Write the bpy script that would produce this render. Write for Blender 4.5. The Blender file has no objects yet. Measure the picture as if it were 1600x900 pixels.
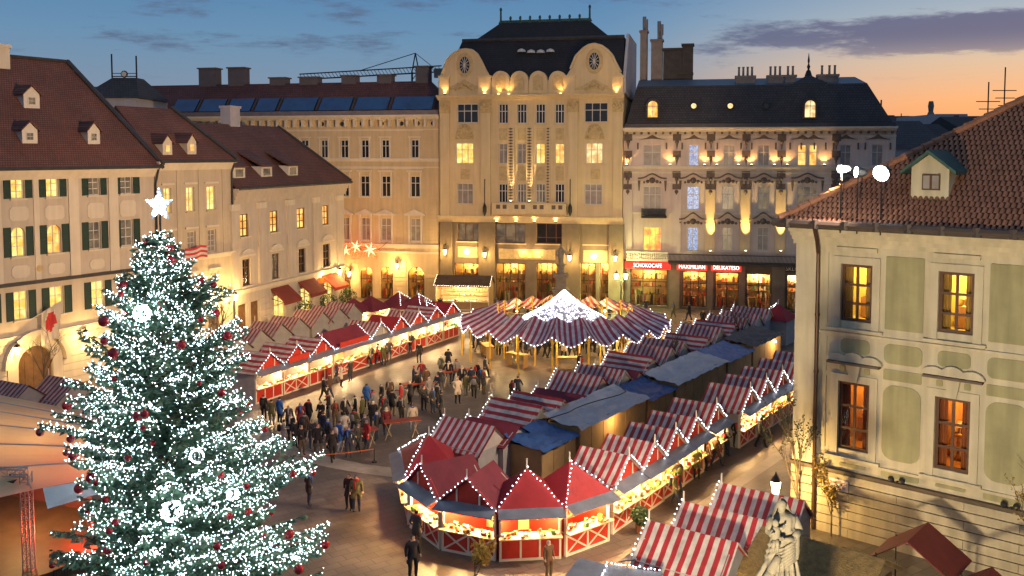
import bpy, bmesh, math, random
from mathutils import Vector, Matrix
R = math.radians
scene = bpy.context.scene
COL = scene.collection

# ------------------------------------------------------------------ camera
FPX, PPX, PPY, CAMH, PITCH = 1450.0, 800.0, 336.0, 16.5, math.atan(0.066)
cam = bpy.data.cameras.new('camera'); camo = bpy.data.objects.new('camera', cam); COL.objects.link(camo)
camo.location = (0, 0, CAMH); camo.rotation_euler = (R(90) - PITCH, 0, 0)
cam.sensor_width = 36; cam.lens = 36 * FPX / 1600; cam.shift_y = (PPY - 450) / 1600
cam.clip_end = 6000; scene.camera = camo

# ------------------------------------------------------------------ dusk sky
w = bpy.data.worlds.new('World'); scene.world = w; w.use_nodes = True
nt = w.node_tree; nt.nodes.clear()
def N(nt, t, **k):
    n = nt.nodes.new(t)
    for a, b in k.items():
        if a == 'ins':
            for i, v in b.items(): n.inputs[i].default_value = v
        else: setattr(n, a, b)
    return n
def ramp(nt, stops, interp='LINEAR'):
    n = nt.nodes.new('ShaderNodeValToRGB'); e = n.color_ramp.elements; n.color_ramp.interpolation = interp
    while len(e) < len(stops): e.new(0.5)
    for q, (p, c) in zip(e, stops): q.position = p; q.color = (*c, 1) if len(c) == 3 else c
    return n
SUN_AZ, SUN_EL = R(40), R(-1.6)
sky = N(nt, 'ShaderNodeTexSky', sky_type='NISHITA', sun_disc=False, sun_elevation=SUN_EL, sun_rotation=SUN_AZ,
        altitude=130, air_density=1.0, dust_density=1.6, ozone_density=3.0)
L = nt.links.new
geo = N(nt, 'ShaderNodeTexCoord')
sep = N(nt, 'ShaderNodeSeparateXYZ'); L(geo.outputs['Generated'], sep.inputs[0])
# dusk glow: warm near the horizon towards the set sun, blue above and away from it
hd = N(nt, 'ShaderNodeVectorMath', operation='DOT_PRODUCT'); hd.inputs[1].default_value = (math.sin(SUN_AZ), math.cos(SUN_AZ), 0)
L(geo.outputs['Generated'], hd.inputs[0])
el_cool = ramp(nt, [(0.0, (0.20, 0.20, 0.25)), (0.06, (0.17, 0.225, 0.30)), (0.12, (0.11, 0.215, 0.335)), (0.20, (0.05, 0.15, 0.305)), (0.45, (0.115, 0.165, 0.26))])
el_warm = ramp(nt, [(0.0, (0.80, 0.26, 0.07)), (0.05, (0.82, 0.37, 0.14)), (0.09, (0.62, 0.42, 0.26)), (0.135, (0.33, 0.36, 0.38)), (0.20, (0.12, 0.22, 0.36)), (0.45, (0.115, 0.165, 0.26))])
L(sep.outputs['Z'], el_cool.inputs[0]); L(sep.outputs['Z'], el_warm.inputs[0])
az = N(nt, 'ShaderNodeMapRange', interpolation_type='SMOOTHSTEP', ins={1: 0.80, 2: 0.995}); L(hd.outputs['Value'], az.inputs[0])
mixs = N(nt, 'ShaderNodeMix', data_type='RGBA'); L(az.outputs[0], mixs.inputs[0]); L(el_cool.outputs[0], mixs.inputs[6]); L(el_warm.outputs[0], mixs.inputs[7])
nis = N(nt, 'ShaderNodeMix', data_type='RGBA', blend_type='ADD'); nis.inputs[0].default_value = 0.10
L(mixs.outputs[2], nis.inputs[6]); L(sky.outputs[0], nis.inputs[7])
# clouds on a flat layer: project the direction on to a plane
dv = N(nt, 'ShaderNodeMath', operation='ADD'); dv.inputs[1].default_value = 0.10; L(sep.outputs['Z'], dv.inputs[0])
cx = N(nt, 'ShaderNodeMath', operation='DIVIDE'); L(sep.outputs['X'], cx.inputs[0]); L(dv.outputs[0], cx.inputs[1])
cy = N(nt, 'ShaderNodeMath', operation='DIVIDE'); L(sep.outputs['Y'], cy.inputs[0]); L(dv.outputs[0], cy.inputs[1])
cv = N(nt, 'ShaderNodeCombineXYZ'); L(cx.outputs[0], cv.inputs[0]); L(cy.outputs[0], cv.inputs[1])
mp = N(nt, 'ShaderNodeMapping'); mp.inputs['Scale'].default_value = (0.62, 0.75, 1); mp.inputs['Rotation'].default_value = (0, 0, R(-14)); mp.inputs['Location'].default_value = (1.5, 0.65, 0.5)
L(cv.outputs[0], mp.inputs[0])
n1 = N(nt, 'ShaderNodeTexNoise', ins={'Scale': 2.3, 'Detail': 10.0, 'Roughness': 0.68}); L(mp.outputs[0], n1.inputs['Vector'])
n2 = N(nt, 'ShaderNodeTexNoise', ins={'Scale': 0.35, 'Detail': 2.0}); L(mp.outputs[0], n2.inputs['Vector'])
cm = N(nt, 'ShaderNodeMath', operation='MULTIPLY_ADD'); cm.inputs[1].default_value = 0.55; L(n2.outputs[0], cm.inputs[0]); L(n1.outputs[0], cm.inputs[2])
# one long cloud bank over the afterglow, broken up by the same noise
def dotn(src, vec):
    d = N(nt, 'ShaderNodeVectorMath', operation='DOT_PRODUCT'); d.inputs[1].default_value = vec; L(src, d.inputs[0]); return d.outputs['Value']
sb = N(nt, 'ShaderNodeVectorMath', operation='SUBTRACT'); sb.inputs[1].default_value = (2.05, 4.2, 0); L(cv.outputs[0], sb.inputs[0])
cbv = N(nt, 'ShaderNodeCombineXYZ'); L(dotn(sb.outputs[0], (0.73 / 1.15, -0.68 / 1.15, 0)), cbv.inputs[0]); L(dotn(sb.outputs[0], (0.39 / 0.55, 0.92 / 0.55, 0)), cbv.inputs[1])
ln = N(nt, 'ShaderNodeVectorMath', operation='LENGTH'); L(cbv.outputs[0], ln.inputs[0])
bk = N(nt, 'ShaderNodeMapRange', interpolation_type='SMOOTHSTEP', ins={1: 1.25, 2: 0.2, 3: 0.0, 4: 0.30}); L(ln.outputs['Value'], bk.inputs[0])
cm2 = N(nt, 'ShaderNodeMath', operation='ADD'); L(cm.outputs[0], cm2.inputs[0]); L(bk.outputs[0], cm2.inputs[1]); cm = cm2
cr = N(nt, 'ShaderNodeMapRange', interpolation_type='SMOOTHSTEP', ins={1: 0.81, 2: 0.96}); L(cm.outputs[0], cr.inputs[0])
hz = N(nt, 'ShaderNodeMapRange', interpolation_type='SMOOTHSTEP', ins={1: 0.06, 2: 0.12, 4: 0.88}); L(sep.outputs['Z'], hz.inputs[0])
cmk = N(nt, 'ShaderNodeMath', operation='MULTIPLY'); L(cr.outputs[0], cmk.inputs[0]); L(hz.outputs[0], cmk.inputs[1])
ccol = N(nt, 'ShaderNodeMix', data_type='RGBA'); ccol.inputs[6].default_value = (0.085, 0.115, 0.19, 1); ccol.inputs[7].default_value = (0.105, 0.10, 0.18, 1); L(az.outputs[0], ccol.inputs[0])
mixc = N(nt, 'ShaderNodeMix', data_type='RGBA'); L(cmk.outputs[0], mixc.inputs[0]); L(nis.outputs[2], mixc.inputs[6]); L(ccol.outputs[2], mixc.inputs[7])
bg = N(nt, 'ShaderNodeBackground', ins={'Strength': 0.57}); L(mixc.outputs[2], bg.inputs[0])
wo = N(nt, 'ShaderNodeOutputWorld'); L(bg.outputs[0], wo.inputs[0])
# the sun has set: only a faint warm afterglow comes from its direction
sl = bpy.data.lights.new('afterglow_sun', 'SUN'); sl.energy = 0.05; sl.angle = R(20); sl.color = (1, 0.62, 0.4)
so = bpy.data.objects.new('afterglow_sun', sl); COL.objects.link(so); so.location = (300, 400, 60)
so.rotation_euler = Vector((-math.sin(SUN_AZ), -math.cos(SUN_AZ), -0.05)).to_track_quat('-Z', 'Y').to_euler()
vs = scene.view_settings; vs.view_transform = 'Standard'; vs.look = 'None'; vs.exposure = 1.15; vs.gamma = 1; vs.use_curve_mapping = False
scene.render.engine = 'CYCLES'
cy_ = scene.cycles
cy_.use_denoising = True; cy_.sample_clamp_indirect = 3.0; cy_.max_bounces = 5; cy_.diffuse_bounces = 3; cy_.glossy_bounces = 2
cy_.transmission_bounces = 2; cy_.transparent_max_bounces = 4; cy_.caustics_reflective = False; cy_.caustics_refractive = False; cy_.use_light_tree = True

# ------------------------------------------------------------------ pixels to places
CAM = Vector((0, 0, CAMH)); FW = Vector((0, math.cos(PITCH), -math.sin(PITCH))); UP = Vector((0, math.sin(PITCH), math.cos(PITCH))); RT = Vector((1, 0, 0))
def ray(x, y): return RT * ((x - PPX) / FPX) + UP * (-(y - PPY) / FPX) + FW
def gp(x, y, z=0.0):
    d = ray(x, y); return CAM + d * ((z - CAMH) / d.z)
def pd(x, y, Y):
    d = ray(x, y); return CAM + d * (Y / d.y)

# ------------------------------------------------------------------ materials
MATS = {}
def _base(name):
    m = bpy.data.materials.new(name); m.use_nodes = True; t = m.node_tree
    return m, t, t.nodes['Principled BSDF']
def rgb(c): return (c[0], c[1], c[2], 1)
def mat(name, c, rough=0.8, var=0.15, sc=1.5, bump=0.15, bsc=None, metal=0.0, streak=0.0, spec=0.4, coat=0.0):
    if name in MATS: return MATS[name]
    m, t, b = _base(name); l = t.links.new
    co = N(t, 'ShaderNodeTexCoord')
    no = N(t, 'ShaderNodeTexNoise', ins={'Scale': sc, 'Detail': 6.0, 'Roughness': 0.6}); l(co.outputs['Object'], no.inputs['Vector'])
    r = ramp(t, [(0.25, [x * (1 - var) for x in c]), (0.75, [min(1, x * (1 + var)) for x in c])]); l(no.outputs[0], r.inputs[0])
    out = r.outputs[0]
    if streak:
        mpn = N(t, 'ShaderNodeMapping'); mpn.inputs['Scale'].default_value = (2.2, 2.2, 0.18); l(co.outputs['Object'], mpn.inputs[0])
        n2 = N(t, 'ShaderNodeTexNoise', ins={'Scale': 1.3, 'Detail': 5.0}); l(mpn.outputs[0], n2.inputs['Vector'])
        mr = N(t, 'ShaderNodeMapRange', ins={1: 0.35, 2: 0.7, 3: 1 - streak, 4: 1.0}); l(n2.outputs[0], mr.inputs[0])
        mx = N(t, 'ShaderNodeMix', data_type='RGBA', blend_type='MULTIPLY'); mx.inputs[0].default_value = 1
        l(out, mx.inputs[6]); l(mr.outputs[0], mx.inputs[7]); out = mx.outputs[2]
    l(out, b.inputs['Base Color'])
    b.inputs['Roughness'].default_value = rough; b.inputs['Metallic'].default_value = metal
    b.inputs['Specular IOR Level'].default_value = spec
    if coat: b.inputs['Coat Weight'].default_value = coat
    if bump:
        n3 = N(t, 'ShaderNodeTexNoise', ins={'Scale': bsc or sc * 12, 'Detail': 4.0}); l(co.outputs['Object'], n3.inputs['Vector'])
        bp = N(t, 'ShaderNodeBump', ins={'Strength': bump, 'Distance': 0.03}); l(n3.outputs[0], bp.inputs['Height']); l(bp.outputs[0], b.inputs['Normal'])
    MATS[name] = m; return m
def stripes(name, axis, c1, c2, period, rough=0.6, soft=0.02):
    """woven awning cloth: stripes that alternate along one local axis"""
    m, t, b = _base(name); l = t.links.new
    co = N(t, 'ShaderNodeTexCoord'); s = N(t, 'ShaderNodeSeparateXYZ'); l(co.outputs['Object'], s.inputs[0])
    wob = N(t, 'ShaderNodeTexNoise', ins={'Scale': 1.2, 'Detail': 2.0}); l(co.outputs['Object'], wob.inputs['Vector'])
    wa = N(t, 'ShaderNodeMath', operation='MULTIPLY_ADD'); wa.inputs[1].default_value = 0.05; l(wob.outputs[0], wa.inputs[0]); l(s.outputs[axis], wa.inputs[2])
    dvn = N(t, 'ShaderNodeMath', operation='DIVIDE'); dvn.inputs[1].default_value = period; l(wa.outputs[0], dvn.inputs[0])
    fr = N(t, 'ShaderNodeMath', operation='FRACT'); l(dvn.outputs[0], fr.inputs[0])
    r = ramp(t, [(0.0, c1), (0.5 - soft, c1), (0.5 + soft, c2), (1.0, c2)]); l(fr.outputs[0], r.inputs[0])
    no = N(t, 'ShaderNodeTexNoise', ins={'Scale': 2.5, 'Detail': 6.0}); l(co.outputs['Object'], no.inputs['Vector'])
    mr = N(t, 'ShaderNodeMapRange', ins={1: 0.32, 2: 0.72, 3: 0.58, 4: 1.08}); l(no.outputs[0], mr.inputs[0])
    mx = N(t, 'ShaderNodeMix', data_type='RGBA', blend_type='MULTIPLY'); mx.inputs[0].default_value = 1
    l(r.outputs[0], mx.inputs[6]); l(mr.outputs[0], mx.inputs[7]); l(mx.outputs[2], b.inputs['Base Color'])
    b.inputs['Roughness'].default_value = rough
    n3 = N(t, 'ShaderNodeTexNoise', ins={'Scale': 3.0, 'Detail': 3.0}); l(co.outputs['Object'], n3.inputs['Vector'])
    bp = N(t, 'ShaderNodeBump', ins={'Strength': 0.5, 'Distance': 0.06}); l(n3.outputs[0], bp.inputs['Height']); l(bp.outputs[0], b.inputs['Normal'])
    MATS[name] = m; return m
def tiles(name, c, rx=0.28, rz=0.38, var=0.16):
    """far roof tiling: courses and columns in colour and relief"""
    m, t, b = _base(name); l = t.links.new
    co = N(t, 'ShaderNodeTexCoord'); s = N(t, 'ShaderNodeSeparateXYZ'); l(co.outputs['Object'], s.inputs[0])
    cb = N(t, 'ShaderNodeCombineXYZ'); l(s.outputs[0], cb.inputs[0]); l(s.outputs[2], cb.inputs[1])
    br = N(t, 'ShaderNodeTexBrick', ins={'Scale': 1.0, 'Mortar Size': 0.03, 'Brick Width': rx, 'Row Height': rz})
    br.inputs['Color1'].default_value = rgb([x * (1 - var) for x in c]); br.inputs['Color2'].default_value = rgb([x * (1 + var) for x in c]); br.inputs['Mortar'].default_value = rgb([x * 0.45 for x in c])
    l(cb.outputs[0], br.inputs['Vector'])
    no = N(t, 'ShaderNodeTexNoise', ins={'Scale': 0.45, 'Detail': 7.0, 'Roughness': 0.65}); l(co.outputs['Object'], no.inputs['Vector'])
    mr = N(t, 'ShaderNodeMapRange', ins={1: 0.3, 2: 0.7, 3: 0.7, 4: 1.2}); l(no.outputs[0], mr.inputs[0])
    mx = N(t, 'ShaderNodeMix', data_type='RGBA', blend_type='MULTIPLY'); mx.inputs[0].default_value = 1
    l(br.outputs[0], mx.inputs[6]); l(mr.outputs[0], mx.inputs[7]); l(mx.outputs[2], b.inputs['Base Color'])
    b.inputs['Roughness'].default_value = 0.75
    bp = N(t, 'ShaderNodeBump', ins={'Strength': 0.6, 'Distance': 0.05}); l(br.outputs['Fac'], bp.inputs['Height']); bp.invert = True; l(bp.outputs[0], b.inputs['Normal'])
    MATS[name] = m; return m
def glow(name, c, s, c2=None, sc=3.0, kind='noise', samp=True):
    """something that gives off light: bulbs, lit panes, lamp glass"""
    m, t, b = _base(name); l = t.links.new
    b.inputs['Base Color'].default_value = rgb([x * 0.3 for x in c]); b.inputs['Roughness'].default_value = 0.25
    b.inputs['Emission Strength'].default_value = s
    if c2 is None: b.inputs['Emission Color'].default_value = rgb(c)
    else:
        co = N(t, 'ShaderNodeTexCoord')
        if kind == 'noise':
            tx = N(t, 'ShaderNodeTexNoise', ins={'Scale': sc, 'Detail': 3.0}); l(co.outputs['Object'], tx.inputs['Vector']); o = tx.outputs[0]
            r = ramp(t, [(0.38, c), (0.62, c2)])
        else:
            tx = N(t, 'ShaderNodeTexVoronoi', ins={'Scale': sc}); l(co.outputs['Object'], tx.inputs['Vector'])
            sp = N(t, 'ShaderNodeSeparateColor'); l(tx.outputs['Color'], sp.inputs[0]); o = sp.outputs[0]
            r = ramp(t, [(0.0, [x * 0.12 for x in c]), (0.2, c), (0.45, [x * 0.6 for x in c2]), (0.6, c2), (0.8, [1, .75, .35]), (0.93, [1, .95, .8])], 'CONSTANT')
        l(o, r.inputs[0]); l(r.outputs[0], b.inputs['Emission Color'])
    if not samp: m.cycles.emission_sampling = 'NONE'
    MATS[name] = m; return m

def glass(name='clear_glass'):
    m, t, b = _base(name); l = t.links.new; t.nodes.remove(b)
    tr = N(t, 'ShaderNodeBsdfTransparent', ins={0: (.93, .93, .9, 1)}); gl = N(t, 'ShaderNodeBsdfGlossy', ins={1: .04}); lw = N(t, 'ShaderNodeLayerWeight', ins={0: .25})
    mx = N(t, 'ShaderNodeMixShader'); l(lw.outputs['Fresnel'], mx.inputs[0]); l(tr.outputs[0], mx.inputs[1]); l(gl.outputs[0], mx.inputs[2]); l(mx.outputs[0], t.nodes['Material Output'].inputs[0])
    MATS[name] = m; return m
# ------------------------------------------------------------------ mesh helper
class MB:
    def __init__(s): s.v = []; s.f = []; s.m = []
    def poly(s, pts, mi=0):
        i = len(s.v); s.v += [tuple(p) for p in pts]; s.f.append(tuple(range(i, i + len(pts)))); s.m.append(mi)
    def box(s, x0, x1, y0, y1, z0, z1, mi=0):
        i = len(s.v)
        s.v += [(x0,y0,z0),(x1,y0,z0),(x1,y1,z0),(x0,y1,z0),(x0,y0,z1),(x1,y0,z1),(x1,y1,z1),(x0,y1,z1)]
        for q in ((0,3,2,1),(4,5,6,7),(0,1,5,4),(1,2,6,5),(2,3,7,6),(3,0,4,7)): s.f.append(tuple(i + k for k in q)); s.m.append(mi)
    def prism(s, pts, d, mi=0):
        """closed solid: polygon pts pushed along vector d"""
        n = len(pts); i = len(s.v); d = Vector(d)
        s.v += [tuple(p) for p in pts] + [tuple(Vector(p) + d) for p in pts]
        s.f.append(tuple(i + k for k in range(n))); s.f.append(tuple(i + n + k for k in reversed(range(n)))); s.m += [mi, mi]
        for k in range(n): s.f.append((i + k, i + n + k, i + n + (k + 1) % n, i + (k + 1) % n)); s.m.append(mi)
    def tube(s, a, b, r0, r1=None, n=6, mi=0, cap=True):
        a = Vector(a); b = Vector(b); r1 = r0 if r1 is None else r1
        d = (b - a); 
        if d.length < 1e-6: return
        q = d.to_track_quat('Z', 'Y'); i = len(s.v)
        for c, r in ((a, r0), (b, r1)):
            for k in range(n):
                t = 2 * math.pi * k / n; s.v.append(tuple(c + q @ Vector((r * math.cos(t), r * math.sin(t), 0))))
        for k in range(n): s.f.append((i + k, i + (k + 1) % n, i + n + (k + 1) % n, i + n + k)); s.m.append(mi)
        if cap: s.f.append(tuple(i + k for k in reversed(range(n)))); s.f.append(tuple(i + n + k for k in range(n))); s.m += [mi, mi]
    def path(s, pts, r, n=5, mi=0):
        for a, b in zip(pts, pts[1:]): s.tube(a, b, r, r, n, mi)
    def lathe(s, c, prof, n=10, mi=0, sx=1, sy=1):
        i = len(s.v); c = Vector(c)
        for r, z in prof:
            for k in range(n):
                t = 2 * math.pi * k / n; s.v.append((c.x + r * sx * math.cos(t), c.y + r * sy * math.sin(t), c.z + z))
        for j in range(len(prof) - 1):
            for k in range(n):
                s.f.append((i + j*n + k, i + j*n + (k+1) % n, i + (j+1)*n + (k+1) % n, i + (j+1)*n + k)); s.m.append(mi)
        s.f.append(tuple(i + k for k in reversed(range(n)))); s.f.append(tuple(i + (len(prof)-1)*n + k for k in range(n))); s.m += [mi, mi]
    def octa(s, c, r, mi=0):
        i = len(s.v); x, y, z = c
        s.v += [(x+r,y,z),(x-r,y,z),(x,y+r,z),(x,y-r,z),(x,y,z+r),(x,y,z-r)]
        for q in ((0,2,4),(2,1,4),(1,3,4),(3,0,4),(2,0,5),(1,2,5),(3,1,5),(0,3,5)): s.f.append(tuple(i + k for k in q)); s.m.append(mi)
    def ball(s, c, r, n=8, mi=0, sz=1.0):
        k = max(4, n // 2 + 1)
        s.lathe(c, [(max(r * math.sin(math.pi * j / k), 0.002), -r * sz * math.cos(math.pi * j / k)) for j in range(k + 1)], n, mi)
    def mesh(s, name, mats, smooth=False):
        me = bpy.data.meshes.new(name); me.from_pydata(s.v, [], s.f)
        for m in (mats if isinstance(mats, (list, tuple)) else [mats]): me.materials.append(m)
        me.polygons.foreach_set('material_index', s.m)
        if smooth: me.polygons.foreach_set('use_smooth', [True] * len(s.f))
        me.validate(); me.update(); return me
    def obj(s, name, mats, parent=None, loc=(0, 0, 0), rz=0, smooth=False, kind=None, fixn=True):
        me = s.mesh(name, mats, smooth)
        if fixn:
            bm = bmesh.new(); bm.from_mesh(me); bmesh.ops.recalc_face_normals(bm, faces=bm.faces); bm.to_mesh(me); bm.free()
        o = bpy.data.objects.new(name, me); COL.objects.link(o); o.parent = parent; o.location = loc; o.rotation_euler = (0, 0, rz)
        if kind: o['kind'] = kind
        return o
def tag(o, label, cat, group=None):
    o['label'] = label; o['category'] = cat
    if group: o['group'] = group
    return o
def thing(name, label, cat, loc=(0, 0, 0), rz=0, group=None):
    o = bpy.data.objects.new(name, None); COL.objects.link(o); o.location = loc; o.rotation_euler = (0, 0, rz); o.empty_display_size = 0.2
    return tag(o, label, cat, group)
def copy_tree(o, parent=None):
    c = o.copy(); COL.objects.link(c); c.parent = parent
    for ch in list(o.children): copy_tree(ch, c)
    return c
def lamp(parent, loc, energy, col=(1, 0.62, 0.25), size=0.15, name='lamp_light', kind='POINT', aim=None, angle=80, blend=0.5):
    l = bpy.data.lights.new(name, kind); l.energy = energy; l.color = col; l.shadow_soft_size = size
    o = bpy.data.objects.new(name, l); COL.objects.link(o); o.parent = parent; o.location = loc
    if kind == 'SPOT':
        l.spot_size = R(angle); l.spot_blend = blend
        o.rotation_euler = (Vector(aim) - Vector(loc)).to_track_quat('-Z', 'Y').to_euler()
    return o
def text_mesh(txt, size, name, m, parent, M, ext=0.01):
    """lettering as a mesh; M places its x (reading) and y (up) axes"""
    c = bpy.data.curves.new(name, 'FONT'); c.body = txt; c.size = size; c.align_x = 'CENTER'; c.align_y = 'CENTER'; c.extrude = ext; c.resolution_u = 2
    o = bpy.data.objects.new(name + '_curve', c); COL.objects.link(o); bpy.context.view_layer.update()
    me = bpy.data.meshes.new_from_object(o.evaluated_get(bpy.context.evaluated_depsgraph_get())); bpy.data.objects.remove(o); bpy.data.curves.remove(c)
    me.materials.clear(); me.materials.append(m); me.transform(M); me.name = name
    ob = bpy.data.objects.new(name, me); COL.objects.link(ob); ob.parent = parent; return ob

# ------------------------------------------------------------------ facades: local x runs along the wall, y goes into the house
class Facade:
    def __init__(s, p0, p1):
        s.p0 = Vector((p0[0], p0[1], 0)); d = Vector((p1[0], p1[1], 0)) - s.p0; s.L = d.length; s.d = d.normalized()
        s.rz = math.atan2(s.d.y, s.d.x); s.inv = Matrix.Rotation(-s.rz, 3, 'Z')
        s.c = s.inv @ (CAM - s.p0)
    def at(s, x, y, off=0.0):
        """pixel -> (u, z) on the wall plane moved off metres towards the street"""
        d = s.inv @ ray(x, y); t = (-off - s.c.y) / d.y; p = s.c + d * t; return p.x, p.z
    def roof(s, x, y, z0, y0, slope):
        """pixel -> local point on a roof plane that starts at (y0, z0) and rises slope metres per metre inwards"""
        d = s.inv @ ray(x, y); t = (z0 + slope * (s.c.y - y0) - s.c.z) / (d.z - slope * d.y); return s.c + d * t
    def world(s, p): return s.p0 + Matrix.Rotation(s.rz, 3, 'Z') @ Vector(p)
    def rect(s, b):
        """pixel box (x0, x1, y0, y1) -> (u0, u1, z0, z1)"""
        cx_, cy_ = (b[0] + b[1]) / 2, (b[2] + b[3]) / 2
        return s.at(b[0], cy_)[0], s.at(b[1], cy_)[0], s.at(cx_, b[3])[1], s.at(cx_, b[2])[1]

def wall_mesh(parent, name, m, u0, u1, z1, holes, D, rev=0.32, z0=0.0, arches=()):
    b = MB()
    us = sorted({round(x, 4) for x in [u0, u1] + [h[0] for h in holes] + [h[1] for h in holes] if u0 <= x <= u1})
    zs = sorted({round(x, 4) for x in [z0, z1] + [h[2] for h in holes] + [h[3] for h in holes] if z0 <= x <= z1})
    for i in range(len(us) - 1):
        for j in range(len(zs) - 1):
            cu, cz = (us[i] + us[i+1]) / 2, (zs[j] + zs[j+1]) / 2
            if any(h[0] < cu < h[1] and h[2] < cz < h[3] for h in holes): continue
            b.poly([(us[i], 0, zs[j]), (us[i+1], 0, zs[j]), (us[i+1], 0, zs[j+1]), (us[i], 0, zs[j+1])])
    for h in holes:
        a, c, e, f = h[:4]
        b.poly([(a,0,e),(a,rev,e),(a,rev,f),(a,0,f)]); b.poly([(c,0,e),(c,0,f),(c,rev,f),(c,rev,e)])
        b.poly([(a,0,e),(c,0,e),(c,rev,e),(a,rev,e)])
        if h in arches:
            r = (c - a) / 2; mid = (a + c) / 2; rise = min(r, (f - e) * 0.45); n = 8
            pts = [(mid - r * math.cos(math.pi * k / n), f - rise + rise * math.sin(math.pi * k / n)) for k in range(n + 1)]
            for k in range(n):
                p, q = pts[k], pts[k+1]
                b.poly([(p[0],0.001,p[1]),(q[0],0.001,q[1]),(q[0],0.001,f),(p[0],0.001,f)]); b.poly([(p[0],0,p[1]),(p[0],rev,p[1]),(q[0],rev,q[1]),(q[0],0,q[1])])
        else: b.poly([(a,0,f),(a,rev,f),(c,rev,f),(c,0,f)])
    b.poly([(u0,0,z0),(u0,0,z1),(u0,D,z1),(u0,D,z0)]); b.poly([(u1,0,z0),(u1,D,z0),(u1,D,z1),(u1,0,z1)])
    b.poly([(u0,D,z0),(u0,D,z1),(u1,D,z1),(u1,D,z0)]); b.poly([(u0,0,z1),(u1,0,z1),(u1,D,z1),(u0,D,z1)])
    return b.obj(name, m, parent, fixn=False)
def window(parent, h, fm, pm, nx=2, bars=(0.62,), fw=0.07, y=0.16, sill=None, name='window', sep_panes=False):
    """casement with its frame, glazing bars and pane; h = (u0, u1, z0, z1)"""
    a, c, e, f = h[:4]; b = MB(); H = f - e; W = c - a
    b.box(a, a+fw, y, y+.08, e, f); b.box(c-fw, c, y, y+.08, e, f); b.box(a+fw, c-fw, y, y+.08, e, e+fw); b.box(a+fw, c-fw, y, y+.08, f-fw, f)
    xs = [a + W * k / nx for k in range(nx + 1)]; zs = [e] + [e + H * t for t in bars] + [f]; t = fw * 0.42
    for x in xs[1:-1]: b.box(x-t, x+t, y+.005, y+.07, e+fw, f-fw)
    for z in zs[1:-1]: b.box(a+fw, c-fw, y+.01, y+.065, z-t, z+t)
    o = b.obj(name, fm, parent)
    if sep_panes:
        for i in range(nx):
            for j in range(len(zs) - 1):
                p = MB(); p.box(xs[i]+.02, xs[i+1]-.02, y+.03, y+.04, zs[j]+.02, zs[j+1]-.02); p.obj('pane', pm[(i + 2*j) % len(pm)] if isinstance(pm, list) else pm, o)
    else:
        p = MB(); p.box(a+.01, c-.01, y+.09, y+.11, e+.01, f-.01); p.obj('pane', pm, o)
    if sill is not None:
        p = MB(); p.box(a-.12, c+.12, -0.14, 0.05, e-.12, e-.002); p.obj('sill', sill, o)
    return o
def niche(parent, h, wall_m, goods_m, light, col, depth=1.3, y=.33, kind='shop', seed=0):
    """a lit room behind an opening: walls, shelves, goods or curtains, and its lamp"""
    a, c, e, f = h[:4]; rr = random.Random(seed); W = c - a; a0, c0, e0, f0 = a - .4, c + .4, e - .15, f + .25; y1 = y + depth; b = MB()
    b.box(a0, c0, y1, y1 + .05, e0, f0); b.box(a0 - .05, a0, y, y1 + .05, e0, f0); b.box(c0, c0 + .05, y, y1 + .05, e0, f0); b.box(a0, c0, y, y1, e0 - .05, e0); b.box(a0, c0, y, y1, f0, f0 + .05)
    o = b.obj('room_interior', wall_m, parent, fixn=False)
    b = MB(); g = MB(); n = len(goods_m)
    if kind == 'shop':
        for k in range(4):
            z = e + .15 + (f - e) * k / 4.6; b.box(a, c, y1 - .35, y1 - .02, z, z + .04)
            x = a + .1
            while x < c - .1:
                s_ = rr.uniform(.07, .2); hh = rr.uniform(.15, (f - e) / 6)
                if rr.random() < .3: g.ball((x + s_ / 2, y1 - .2, z + .04 + s_ / 2), s_ / 2, 6, rr.randrange(n))
                else: g.box(x, x + s_, y1 - .3, y1 - .1, z + .04, z + .04 + hh, rr.randrange(n))
                x += s_ + rr.uniform(.02, .15)
        for k in range(int(W * 3)):
            x = rr.uniform(a + .1, c - .1); s_ = rr.uniform(.1, .22); yy = y + rr.uniform(.15, .5); g.lathe((x, yy, e), [(s_, 0), (s_ * .8, rr.uniform(.3, .9)), (s_ * .3, rr.uniform(.9, 1.3))], 7, rr.randrange(n))
        for k in range(int(W * 2)): x = rr.uniform(a, c); z = f - rr.uniform(.2, .8); g.ball((x, y + .3, z), .1, 6, rr.randrange(n)); g.tube((x, y + .3, z), (x, y + .3, f0), .01, n=3, mi=0)
        b.obj('shelf', goods_m[0], o); g.obj('display_goods', goods_m, o, kind='stuff')
    else:
        for s_ in (0, 1):
            x0 = a - .05 if s_ == 0 else c - W * .3; n_ = 12; w_ = W * .34
            for k in range(n_):
                xx = x0 + w_ * k / n_; xx2 = x0 + w_ * (k + 1) / n_; dy = .06 * math.sin(k * 1.9), .06 * math.sin((k + 1) * 1.9); pull = lambda xk, t: xk if (t < .55) == (t < .55) and kind == 'plain' else xk
                b.poly([(xx, y + .12 + dy[0], e), (xx2, y + .12 + dy[1], e), (xx2, y + .12 + dy[1], f + .1), (xx, y + .12 + dy[0], f + .1)])
        b.obj('curtain', goods_m[0], o, fixn=False)
        g.box(a + W * .1, a + W * .75, y1 - .5, y1 - .05, e - .1, e + (f - e) * .32, 1 % n); g.box(a + W * .55, c + .2, y1 - .6, y1 - .03, e - .1, e + (f - e) * rr.uniform(.4, .65), 2 % n); g.lathe((a + W * .3, y1 - .3, e + (f - e) * .32), [(.1, 0), (.03, .05), (.03, .3), (.18, .32), (.1, .55)], 8, 3 % n); g.obj('furniture', goods_m, o)
    lamp(o, ((a + c) / 2, y + depth * .45, f - .15), light, col, .12, 'room_light')
    return o
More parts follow.
